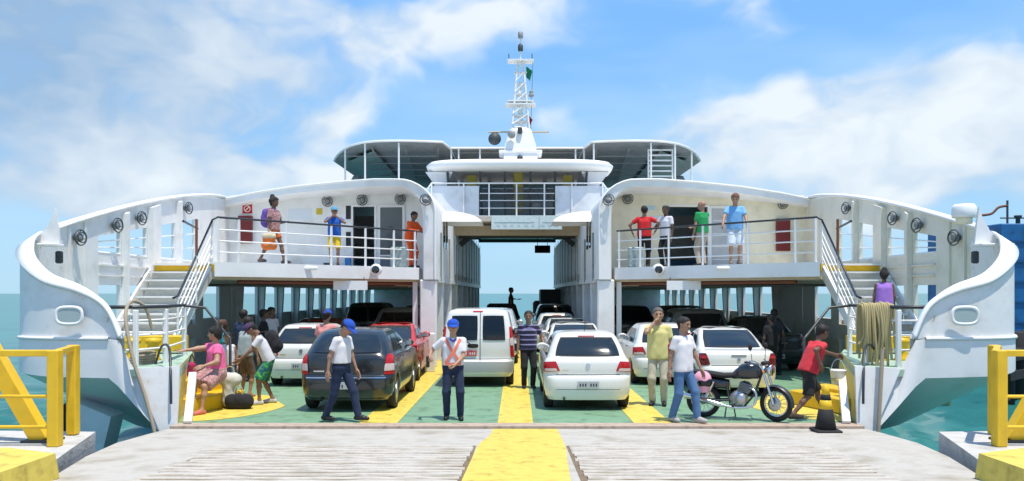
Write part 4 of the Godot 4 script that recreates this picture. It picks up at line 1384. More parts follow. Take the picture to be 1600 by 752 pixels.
var shells := {}
func shell_rows(kind: String) -> Array:
	match kind:
		"hatch":   # small hatchback
			return [3.9, [[0.2, 0.08, 0.12, 0.75, 0.2], [0.28, 0.03, 0.04, 0.795, 0.22], [0.42, 0.0, 0.0, 0.82, 0.24], [0.56, 0.0, 0.0, 0.828, 0.24], [0.63, 0.02, 0.03, 0.828, 0.22], [0.66, 0.055, 0.08, 0.828, 0.2], [0.78, 0.055, 0.14, 0.828, 0.19], [0.9, 0.065, 0.35, 0.815, 0.19], [0.945, 0.085, 0.75, 0.79, 0.2], [0.98, 0.11, 1.2, 0.76, 0.2], [1.06, 0.17, 1.4, 0.725, 0.2], [1.2, 0.29, 1.62, 0.675, 0.2], [1.33, 0.42, 1.88, 0.62, 0.2], [1.40, 0.50, 2.05, 0.575, 0.2], [1.44, 0.60, 2.2, 0.52, 0.2], [1.46, 0.8, 2.4, 0.4, 0.2]], [0.62, 3.08], 0.355, 0.285]
		"sedan":   # three-box saloon with a high boot
			return [4.25, [[0.22, 0.1, 0.12, 0.77, 0.2], [0.3, 0.03, 0.04, 0.82, 0.2], [0.44, 0.0, 0.0, 0.85, 0.22], [0.58, 0.0, 0.0, 0.86, 0.22], [0.64, 0.025, 0.02, 0.86, 0.2], [0.68, 0.05, 0.06, 0.86, 0.18], [0.82, 0.05, 0.12, 0.86, 0.17], [0.96, 0.07, 0.4, 0.845, 0.17], [1.02, 0.10, 0.9, 0.82, 0.17], [1.045, 0.17, 1.22, 0.80, 0.17], [1.065, 0.52, 1.34, 0.76, 0.2], [1.09, 0.66, 1.42, 0.735, 0.2], [1.26, 0.86, 1.68, 0.675, 0.2], [1.42, 1.08, 1.95, 0.615, 0.2], [1.49, 1.22, 2.12, 0.555, 0.2], [1.525, 1.42, 2.32, 0.47, 0.2], [1.535, 1.7, 2.5, 0.34, 0.2]], [0.78, 3.4], 0.375, 0.30]
		"tall_hatch":   # rounded tall hatchback with upright tail lights
			return [4.0, [[0.22, 0.1, 0.12, 0.77, 0.22], [0.3, 0.03, 0.04, 0.83, 0.24], [0.44, 0.0, 0.0, 0.86, 0.26], [0.6, 0.0, 0.0, 0.87, 0.26], [0.67, 0.025, 0.03, 0.87, 0.24], [0.71, 0.05, 0.08, 0.87, 0.24], [0.86, 0.05, 0.14, 0.868, 0.24], [0.98, 0.065, 0.38, 0.855, 0.25], [1.03, 0.085, 0.8, 0.83, 0.26], [1.07, 0.11, 1.22, 0.80, 0.26], [1.16, 0.18, 1.42, 0.765, 0.26], [1.3, 0.31, 1.66, 0.71, 0.26], [1.41, 0.45, 1.9, 0.65, 0.26], [1.47, 0.56, 2.07, 0.595, 0.24], [1.51, 0.70, 2.22, 0.52, 0.22], [1.53, 0.95, 2.45, 0.38, 0.2]], [0.68, 3.22], 0.385, 0.31]
		"corsa":   # small saloon with a low boot
			return [4.1, [[0.2, 0.1, 0.12, 0.74, 0.22], [0.28, 0.03, 0.04, 0.79, 0.22], [0.42, 0.0, 0.0, 0.82, 0.24], [0.55, 0.0, 0.0, 0.825, 0.24], [0.62, 0.03, 0.03, 0.825, 0.22], [0.66, 0.06, 0.08, 0.825, 0.2], [0.8, 0.07, 0.14, 0.82, 0.2], [0.9, 0.09, 0.4, 0.805, 0.2], [0.95, 0.13, 0.85, 0.78, 0.2], [0.975, 0.22, 1.2, 0.755, 0.2], [0.995, 0.50, 1.3, 0.73, 0.22], [1.02, 0.60, 1.36, 0.71, 0.22], [1.18, 0.88, 1.62, 0.655, 0.22], [1.32, 1.16, 1.9, 0.60, 0.22], [1.39, 1.34, 2.1, 0.545, 0.22], [1.42, 1.6, 2.3, 0.45, 0.2], [1.43, 1.9, 2.5, 0.33, 0.2]], [0.75, 3.2], 0.355, 0.285]
		"van":   # small panel-sided passenger van with two rear doors
			return [4.2, [[0.24, 0.1, 0.12, 0.78, 0.2], [0.32, 0.02, 0.04, 0.83, 0.2], [0.46, 0.0, 0.0, 0.855, 0.2], [0.6, 0.0, 0.0, 0.86, 0.18], [0.64, 0.03, 0.03, 0.86, 0.14], [0.67, 0.05, 0.06, 0.86, 0.1], [0.9, 0.05, 0.16, 0.858, 0.09], [1.02, 0.055, 0.45, 0.852, 0.09], [1.1, 0.06, 1.0, 0.842, 0.1], [1.16, 0.07, 1.15, 0.832, 0.1], [1.4, 0.12, 1.5, 0.79, 0.11], [1.62, 0.175, 1.85, 0.745, 0.13], [1.74, 0.21, 2.05, 0.71, 0.15], [1.80, 0.26, 2.2, 0.66, 0.18], [1.835, 0.4, 2.35, 0.55, 0.2], [1.845, 0.7, 2.6, 0.4, 0.2]], [0.72, 3.3], 0.375, 0.30]
		"suv":
			return [4.4, [[0.28, 0.1, 0.12, 0.80, 0.2], [0.36, 0.02, 0.04, 0.85, 0.2], [0.52, 0.0, 0.0, 0.885, 0.2], [0.68, 0.0, 0.0, 0.89, 0.18], [0.74, 0.05, 0.05, 0.89, 0.15], [0.95, 0.05, 0.12, 0.89, 0.14], [1.05, 0.06, 0.3, 0.885, 0.14], [1.12, 0.08, 1.0, 0.865, 0.14], [1.17, 0.1, 1.25, 0.85, 0.15], [1.4, 0.2, 1.55, 0.785, 0.16], [1.6, 0.31, 1.9, 0.725, 0.18], [1.68, 0.38, 2.1, 0.67, 0.2], [1.72, 0.5, 2.25, 0.58, 0.2], [1.735, 0.8, 2.5, 0.42, 0.2]], [0.8, 3.45], 0.41, 0.345]
	return []

func build_car(kind: String, label: String, at: Vector3, turn: float, paint: Material, opt := {}) -> Node3D:
	var spec := shell_rows(kind)
	var key: String = kind
	var sh: Shell
	if not shells.has(key):
		sh = Shell.new()
		sh.wheel_z = spec[2]
		sh.arch = spec[3]
		sh.wheel_y = spec[4]
		sh.setup(spec[0], spec[1])
		var st := st_new(true)
		var rings := []
		for r in sh.rows: rings.append(sh.ring(r))
		loft(st, rings, true, false)
		# close the roof
		var last: Array = rings[-1]
		var c := Vector3.ZERO
		for p in last: c += p
		c /= last.size()
		c.y += 0.006
		for j in last.size(): tri(st, c, last[(j + 1) % last.size()], last[j])
		shells[key] = [sh, fin(st), {}]
	sh = shells[key][0]
	var cache: Dictionary = shells[key][2]
	var hi: float = sh.rows[-1][0]
	var W: float = sh.row(0.6)[3]
	var t := thing(opt.get("name", "parked_car"), label, opt.get("category", "car"), at, turn, "vehicles parked on the car deck")
	put("body", shells[key][1], paint, t)
	put("underbody", mesh_box(Vector3(0, 0.42, -sh.L * 0.5), Vector3(W * 2 - 0.42, 0.4, sh.L - 0.7)), M.dark_steel, t)
	for wz in sh.wheel_z:
		for sg in [-1.0, 1.0]:
			make_wheel(t, Vector3(sg * (W - 0.105), sh.wheel_y, -wz), sh.wheel_y, sg, opt.get("rim", M.alloy))
	var rear := func(off): return func(x, y): return sh.rear(x, y, off)
	var glass: Material = opt.get("glass", M.glass_dark)
	var lamp_red: Material = M.lamp_red
	var G := func(k: String, f: Callable, c: Array, m: Material, nx := 8, ny := 6, q := 0.2, parent: Node3D = null):
		if not cache.has(k): cache[k] = patch(f, c, nx, ny, q)
		return put(k.split(":")[0], cache[k], m, parent if parent else t)
	var side := func(sg, off): return func(z, y): return sh.side(sg, z, y, off)
	match kind:
		"hatch":
			G.call("rear_window", rear.call(0.016), [-0.60, 1.045, 0.60, 1.045, 0.485, 1.34, -0.485, 1.34], glass, 12, 8, 0.14)
			G.call("window_seal", rear.call(0.011), [-0.63, 1.02, 0.63, 1.02, 0.51, 1.365, -0.51, 1.365], M.rubber, 12, 8, 0.14)
			G.call("brake_light", rear.call(0.012), rect(-0.16, 1.375, 0.16, 1.392), lamp_red, 4, 2, 0.0)
			for sg in [-1.0, 1.0]:
				var lm := G.call("tail_light:%d" % sg, rear.call(0.012), [sg * 0.52, 0.74, sg * 0.826, 0.72, sg * 0.815, 0.91, sg * 0.60, 0.93], lamp_red, 10, 5, 0.15) as MeshInstance3D
				G.call("lens:%d" % sg, rear.call(0.016), [sg * 0.56, 0.745, sg * 0.80, 0.735, sg * 0.80, 0.79, sg * 0.60, 0.80], M.lamp_white, 6, 2, 0.2, lm)
			G.call("tailgate_gap_shade:a", rear.call(0.004), rect(-0.60, 0.672, 0.60, 0.682), M.rubber, 10, 1, 0.0)  # dark strip laid on the body for the shade in the tailgate groove
			G.call("badge:a", rear.call(0.014), rect(-0.045, 0.80, 0.045, 0.89), M.chrome, 5, 5, 1.0)
			G.call("lettering", rear.call(0.012), rect(-0.50, 0.745, -0.36, 0.765), M.chrome, 3, 1, 0.0)
			G.call("bumper_line", rear.call(0.004), rect(-0.72, 0.40, 0.72, 0.408), M.rubber, 10, 1, 0.0)
		"sedan":
			G.call("rear_window", rear.call(0.016), [-0.62, 1.10, 0.62, 1.10, 0.50, 1.46, -0.50, 1.46], glass, 12, 8, 0.14)
			for sg in [-1.0, 1.0]:
				var lm := G.call("tail_light:%d" % sg, rear.call(0.012), [sg * 0.70, 0.66, sg * 0.855, 0.66, sg * 0.845, 1.0, sg * 0.74, 1.0], lamp_red, 8, 8, 0.12) as MeshInstance3D
				G.call("lens:%d" % sg, rear.call(0.018), [sg * 0.705, 0.74, sg * 0.85, 0.74, sg * 0.85, 0.85, sg * 0.72, 0.85], M.lamp_white, 8, 3, 0.1, lm)
			G.call("boot_gap_shade:a", rear.call(0.004), rect(-0.66, 0.665, 0.66, 0.675), M.rubber, 10, 1, 0.0)  # boot outline: dark strips painted where the lid groove would be shaded
			G.call("boot_gap_shade:b", rear.call(0.004), rect(-0.67, 0.67, -0.66, 1.0), M.rubber, 1, 6, 0.0)
			G.call("boot_gap_shade:c", rear.call(0.004), rect(0.66, 0.67, 0.67, 1.0), M.rubber, 1, 6, 0.0)
			G.call("boot_trim", rear.call(0.012), rect(-0.3, 0.80, 0.3, 0.825), M.chrome, 6, 1, 0.0)
			G.call("lettering", rear.call(0.010), rect(-0.60, 0.72, -0.42, 0.745), M.chrome, 3, 1, 0.0)
		"tall_hatch":
			G.call("rear_window", rear.call(0.016), [-0.66, 1.10, 0.66, 1.10, 0.52, 1.43, -0.52, 1.43], glass, 12, 8, 0.2)
			for sg in [-1.0, 1.0]:
				var lm := G.call("tail_light:%d" % sg, rear.call(0.014), [sg * 0.70, 0.70, sg * 0.868, 0.70, sg * 0.835, 1.06, sg * 0.74, 1.08], lamp_red, 9, 8, 0.12) as MeshInstance3D
				G.call("lens:%d" % sg, rear.call(0.02), [sg * 0.705, 0.77, sg * 0.86, 0.77, sg * 0.855, 0.90, sg * 0.72, 0.90], M.lamp_white, 8, 3, 0.1, lm)
			G.call("tailgate_gap_shade:a", rear.call(0.006), rect(-0.66, 0.70, 0.66, 0.71), M.rubber, 10, 1, 0.0)  # painted shade line under the tailgate, no groove is cut
			G.call("lettering", rear.call(0.012), rect(-0.60, 0.75, -0.40, 0.775), M.chrome, 3, 1, 0.0)
			G.call("bumper_trim", rear.call(0.014), rect(-0.74, 0.635, 0.74, 0.655), M.chrome, 12, 1, 0.0)
		"corsa":
			G.call("rear_window", rear.call(0.016), [-0.60, 1.03, 0.60, 1.03, 0.49, 1.36, -0.49, 1.36], glass, 12, 8, 0.14)
			G.call("window_seal", rear.call(0.011), [-0.63, 1.015, 0.63, 1.015, 0.51, 1.378, -0.51, 1.378], M.rubber, 12, 8, 0.14)
			for sg in [-1.0, 1.0]:
				var lm := G.call("tail_light:%d" % sg, rear.call(0.012), [sg * 0.60, 0.68, sg * 0.823, 0.66, sg * 0.80, 0.92, sg * 0.68, 0.93], M.lamp_dark_red, 9, 6, 0.2) as MeshInstance3D
				G.call("lens:%d" % sg, rear.call(0.018), [sg * 0.64, 0.82, sg * 0.80, 0.81, sg * 0.79, 0.87, sg * 0.68, 0.88], M.lamp_red, 6, 2, 0.3, lm)
			G.call("boot_gap_shade:a", rear.call(0.004), rect(-0.58, 0.665, 0.58, 0.675), M.rubber, 10, 1, 0.0)  # shade of the boot groove, painted as a dark strip
			G.call("boot_handle", rear.call(0.014), rect(-0.16, 0.86, 0.16, 0.885), M.glass_black, 4, 1, 0.0)
			G.call("badge:a", rear.call(0.014), rect(-0.04, 0.76, 0.04, 0.84), M.chrome, 5, 5, 1.0)
		"van":
			for sg in [-1.0, 1.0]:
				var x0 := -0.66 if sg < 0 else 0.12
				var x1 := 0.0 if sg < 0 else 0.66
				G.call("rear_window:%d" % sg, rear.call(0.014), [x0, 1.10, x1, 1.10, x1 * (0.93 if sg > 0 else 1.0), 1.68, x0 * (0.93 if sg < 0 else 1.0), 1.68], M.glass_black, 8, 8, 0.1)
				var lm := G.call("tail_light:%d" % sg, rear.call(0.012), [sg * 0.775, 0.72, sg * 0.857, 0.70, sg * 0.80, 1.42, sg * 0.735, 1.42], lamp_red, 6, 10, 0.05) as MeshInstance3D
				G.call("lens:%d" % sg, rear.call(0.018), [sg * 0.765, 0.98, sg * 0.84, 0.98, sg * 0.825, 1.16, sg * 0.755, 1.16], M.lamp_white, 6, 3, 0.1, lm)
			G.call("door_gap_shade:a", rear.call(0.005), rect(0.052, 0.62, 0.068, 1.76), M.rubber, 1, 12, 0.0)  # dark strips stand in for the shaded gaps around the rear doors
			G.call("door_gap_shade:b", rear.call(0.005), rect(-0.76, 0.655, 0.76, 0.668), M.rubber, 8, 1, 0.0)
			G.call("brake_light", rear.call(0.012), rect(-0.12, 1.765, 0.12, 1.795), lamp_red, 4, 2, 0.0)
			G.call("door_handle", rear.call(0.025), rect(-0.24, 0.92, 0.02, 1.02), M.rubber, 6, 4, 0.5)
			put("wiper", mesh_tube([sh.rear(-0.10, 0.97, 0.05), sh.rear(-0.36, 1.14, 0.05)], 0.012, 5), M.rubber, t)
			G.call("bumper", rear.call(0.02), rect(-0.83, 0.36, 0.83, 0.60), M.bumper_grey, 12, 4, 0.1)
		"suv":
			G.call("rear_window", rear.call(0.016), [-0.68, 1.18, 0.68, 1.18, 0.58, 1.60, -0.58, 1.60], M.glass_black, 12, 8, 0.12)
			for sg in [-1.0, 1.0]:
				G.call("tail_light:%d" % sg, rear.call(0.012), [sg * 0.72, 0.84, sg * 0.885, 0.84, sg * 0.87, 1.12, sg * 0.76, 1.14], M.lamp_dark_red, 8, 6, 0.15)
			G.call("bumper", rear.call(0.02), rect(-0.86, 0.42, 0.86, 0.66), M.rubber, 12, 4, 0.1)
	# side windows, dark strips painted for the shade in the door seams, handles and mirrors
	var roof_y := hi - 0.13
	var z_b: float = {"hatch": 0.62, "tall_hatch": 0.66, "sedan": 1.2, "corsa": 1.05, "van": 0.35, "suv": 0.6}[kind]
	var z_f: float = {"hatch": 2.42, "tall_hatch": 2.5, "sedan": 2.72, "corsa": 2.55, "van": 2.75, "suv": 2.85}[kind]
	var belt: float = {"hatch": 1.0, "tall_hatch": 1.09, "sedan": 1.085, "corsa": 1.02, "van": 1.14, "suv": 1.17}[kind]
	var mid := (z_b + z_f) * 0.5 - (0.05 if kind != "van" else -0.1)
	for sg in [-1.0, 1.0]:
		G.call("side_window:%da" % sg, side.call(sg, 0.007), [z_b, belt, mid - 0.05, belt, mid - 0.05, roof_y, z_b + (0.34 if kind != "van" else 0.08), roof_y - 0.01], M.glass_black, 8, 5, 0.1)
		G.call("side_window:%db" % sg, side.call(sg, 0.007), [mid + 0.05, belt, z_f, belt, z_f - 0.45, roof_y, mid + 0.05, roof_y], M.glass_black, 8, 5, 0.1)
		for z in [mid, z_f + 0.02]:
			G.call("door_gap_shade:%d%.2f" % [sg, z], side.call(sg, 0.004), rect(z - 0.006, 0.32, z + 0.006, belt - 0.01), M.rubber, 1, 8, 0.0)
		for z in [mid - 0.14, mid + 0.9]:
			G.call("handle:%d%.2f" % [sg, z], side.call(sg, 0.025), rect(z - 0.2, belt - 0.14, z, belt - 0.105), M.rubber if kind != "sedan" else paint, 4, 2, 0.4)
		var mir := part("mirror", t)
		var mp := sh.side(sg, z_f - 0.02, belt + 0.06, 0.12)
		var mst := st_new(true)
		lathe(mst, [Vector2(0.02, -0.05), Vector2(0.075, -0.045), Vector2(0.09, 0.0), Vector2(0.07, 0.06), Vector2(0.01, 0.09)], mp, Basis(Vector3.RIGHT, -PI / 2).scaled(Vector3(1.35, 0.9, 1)), 14)
		put("housing", fin(mst), opt.get("mirror", paint), mir)
		put("stem", mesh_tube([sh.side(sg, z_f - 0.02, belt + 0.02, -0.02), mp], 0.022, 5), M.rubber, mir)
		put("mirror_glass", mesh_box(mp + Vector3(0, 0, 0.054), Vector3(0.15, 0.09, 0.006)), M.chrome, mir)
	# windscreen and headlights at the nose
	G.call("windscreen", func(x, y): return sh.front(x, y, 0.008), [-0.62, belt + 0.06, 0.62, belt + 0.06, 0.48, roof_y + 0.02, -0.48, roof_y + 0.02], glass, 10, 6, 0.12)
	for sg in [-1.0, 1.0]:
		G.call("headlight:%d" % sg, func(x, y): return sh.front(x, y, 0.01), [sg * 0.5, 0.64, sg * 0.78, 0.66, sg * 0.78, 0.78, sg * 0.52, 0.76], M.lamp_white, 6, 4, 0.2)
	# number plate
	var py: float = {"hatch": 0.50, "tall_hatch": 0.50, "sedan": 0.44, "corsa": 0.46, "van": 0.80, "suv": 0.82}[kind]
	var px: float = -0.22 if kind == "van" else 0.0
	var plate := put("number_plate", mesh_box(sh.rear(px, py, 0.02), Vector3(0.40, 0.13, 0.012), 0.004), opt.get("plate", M.plate_grey), t)
	for k in 7:
		if k == 3: continue
		put("character", mesh_box(sh.rear(px, py, 0.0272) + Vector3(-0.15 + k * 0.05, -0.008, 0), Vector3(0.026, 0.055, 0.002)), opt.get("plate_ink", M.plate_ink), plate)
	put("exhaust", mesh_tube([Vector3(-0.45, 0.24, -0.35), Vector3(-0.45, 0.23, -0.03)], 0.025, 8), M.dark_steel, t)
	if kind in ["hatch", "corsa"]:
		put("aerial", mesh_tube([Vector3(0.0, hi - 0.01, -sh.rows[-1][1] - 0.05), Vector3(0.0, hi + 0.2, -sh.rows[-1][1] + 0.12)], 0.006, 4), M.rubber, t)
	return t

func car_paint(r: float, g: float, b: float, metal := 0.0) -> StandardMaterial3D:
	var m := mat(lin(r, g, b), 0.28, metal)
	m.clearcoat_enabled = true
	m.clearcoat = 0.8
	m.clearcoat_roughness = 0.06
	return m

func build_vehicles():
	M.lamp_red = mat(lin(0.42, 0.012, 0.014), 0.12)
	M.lamp_dark_red = mat(lin(0.13, 0.006, 0.008), 0.1)
	M.lamp_white = mat(lin(0.62, 0.50, 0.48), 0.12)
	M.plate_grey = mat(lin(0.42, 0.44, 0.45), 0.5)
	M.plate_red = mat(lin(0.55, 0.08, 0.09), 0.5)
	M.plate_ink = mat(lin(0.03, 0.03, 0.035), 0.6)
	M.plate_ink_white = mat(lin(0.7, 0.7, 0.7), 0.6)
	M.bumper_grey = mat(lin(0.42, 0.43, 0.43), 0.6)
	var white := car_paint(0.72, 0.715, 0.68)
	var black := car_paint(0.012, 0.015, 0.018)
	var dark := car_paint(0.018, 0.024, 0.024)
	var red := car_paint(0.52, 0.02, 0.018)
	var maroon := car_paint(0.10, 0.012, 0.012)
	var grey := car_paint(0.16, 0.165, 0.16, 0.3)
	var silver := car_paint(0.55, 0.57, 0.58, 0.35)
	var green := car_paint(0.03, 0.045, 0.035, 0.2)
	var steel := mat(lin(0.10, 0.10, 0.105), 0.5, 0.3)
	# right of the centre stripe
	build_car("hatch", "white hatchback with grey plate, nearest car right of the centre stripe", V(1.33, 0, 14.95), 0.0, white, {"rim": steel})
	build_car("corsa", "white saloon directly ahead of the nearest white hatchback, its boot mostly hidden", V(1.52, 0, 20.0), 0.0, white, {"rim": steel})
	build_car("corsa", "second white saloon in the lane right of the stripe, roof and window showing", V(1.62, 0, 24.9), 0.0, white)
	build_car("hatch", "white car with only its roof showing behind the two white saloons", V(1.5, 0, 29.8), 0.0, white)
	build_car("suv", "dark car with pale roof edge far up the lane right of the stripe", V(1.7, 0, 35.2), 0.0, dark)
	var tk := thing("box_truck", "small dark box truck far ahead in the right centre lane", "truck", V(1.75, 0, 41.5), 0.0, "vehicles parked on the car deck")
	put("cargo_box", mesh_box(Vector3(0, 1.55, -1.6), Vector3(1.05, 1.75, 3.0), 0.03), mat(lin(0.02, 0.026, 0.028), 0.6), tk)
	put("cab", mesh_box(Vector3(0, 1.05, -4.0), Vector3(1.7, 1.5, 1.6), 0.12), mat(lin(0.06, 0.06, 0.06), 0.4), tk)
	put("chassis", mesh_box(Vector3(0, 0.5, -2.4), Vector3(1.5, 0.25, 4.8)), M.dark_steel, tk)
	for wz in [1.0, 3.9]:
		for sg in [-1.0, 1.0]: make_wheel(tk, Vector3(sg * 0.75, 0.345, -wz), 0.345, sg, steel)
	# left of the centre stripe
	build_car("van", "white small van with two dark rear windows and red plate, left of the stripe", V(-0.93, 0, 18.75), 0.0, white, {"name": "passenger_van", "category": "van", "plate": M.plate_red, "plate_ink": M.plate_ink_white, "rim": steel, "mirror": M.rubber})
	build_car("suv", "silver estate car just ahead of the white van, roof rails showing", V(-0.85, 0, 24.6), 0.0, silver)
	# left side lanes
	build_car("tall_hatch", "black rounded hatchback parked nearest the ramp on the left", V(-3.17, 0, 14.75), 0.0, black, {"rim": M.alloy})
	build_car("corsa", "red car with bright red mirror just ahead of the black hatchback", V(-3.28, 0, 19.5), 0.0, red)
	build_car("hatch", "white hatchback behind the seated passengers, left of the black hatchback", V(-5.1, 0, 18.8), 0.0, white, {"rim": steel})
	build_car("suv", "grey estate car with wide rear window ahead of the red car", V(-3.75, 0, 25.4), 0.0, grey)
	build_car("hatch", "dark maroon car just ahead of the white hatchback on the left", V(-6.0, 0, 23.6), 0.0, maroon)
	build_car("van", "dark green van standing tallest among the cars on the left", V(-5.85, 0, 31.0), 0.0, green, {"name": "passenger_van", "category": "van"})
	build_car("suv", "black car under the balcony against the left lane columns", V(-3.75, 0, 31.2), 0.0, black)
	# right side lanes
	var cs := build_car("corsa", "white saloon with its side door open, behind the motorcycle", V(4.72, 0, 16.95), -0.03, white, {"rim": steel})
	var dr := part("open_door", cs, Vector3(0.82, 0, -2.62), 0.0)
	var db := Basis(Vector3.UP, -0.95)
	var ds := st_new(true)
	var dl := []
	for yy in [[0.28, 0.0], [0.5, 0.04], [0.8, 0.035], [1.0, 0.0]]:
		dl.append([db * Vector3(-0.03 + yy[1], yy[0], 0), db * Vector3(0.03 + yy[1], yy[0], 0), db * Vector3(0.03 + yy[1], yy[0], 0.98), db * Vector3(-0.03 + yy[1], yy[0], 0.98)])
	loft(ds, dl, true, true)
	put("door_skin", fin(ds), white, dr)
	put("window_frame", mesh_tube([db * Vector3(0, 1.0, 0.03), db * Vector3(-0.1, 1.36, 0.38), db * Vector3(-0.12, 1.39, 0.6), db * Vector3(-0.1, 1.36, 0.93), db * Vector3(0, 1.0, 0.96)], 0.022, 6), M.rubber, dr)
	var dg := st_new()
	quad(dg, db * Vector3(0, 1.0, 0.05), db * Vector3(-0.1, 1.35, 0.4), db * Vector3(-0.1, 1.35, 0.92), db * Vector3(0, 1.0, 0.94))
	put("door_glass", fin(dg), M.glass_black, dr)
	build_car("hatch", "white hatchback behind the man in the yellow shirt", V(3.62, 0, 19.1), 0.0, white, {"rim": steel})
	build_car("suv", "grey sport utility car parked ahead of the open-door white saloon", V(5.55, 0, 23.8), 0.0, grey)
	build_car("sedan", "dark saloon roof beside the right side openings, beyond the white saloon", V(7.3, 0, 22.4), 0.06, dark)
	build_car("suv", "black car under the right balcony near the lane column", V(4.35, 0, 30.2), 0.0, black)
	build_car("suv", "black car in the shade behind the grey sport utility car", V(6.5, 0, 30.6), 0.0, dark)

# ------------------------------------------------------------------ people
# A bone: [a, b, radius at a, radius at b, flat end]. Bones are joined by a smooth minimum on a grid and meshed as surface nets.
func bone_d(p: Vector3, bn: Array) -> float:
	var a: Vector3 = bn[0]
	var ab: Vector3 = bn[1] - a
	var ap := p - a
	var t := clampf(ap.dot(ab) / maxf(ab.length_squared(), 1e-9), 0.0, 1.0)
	var d: float = (ap - ab * t).length() - lerpf(bn[2], bn[3], t)
	if bn.size() > 4 and bn[4]: d = maxf(d, (p - bn[1]).dot(ab.normalized()))
	return d

func field_at(p: Vector3, bones: Array, k: float) -> float:
	var f := 1.0
	for bn in bones:
		var d := bone_d(p, bn)
		var h := maxf(k - absf(f - d), 0.0) / k
		f = minf(f, d) - h * h * k * 0.25
	return f

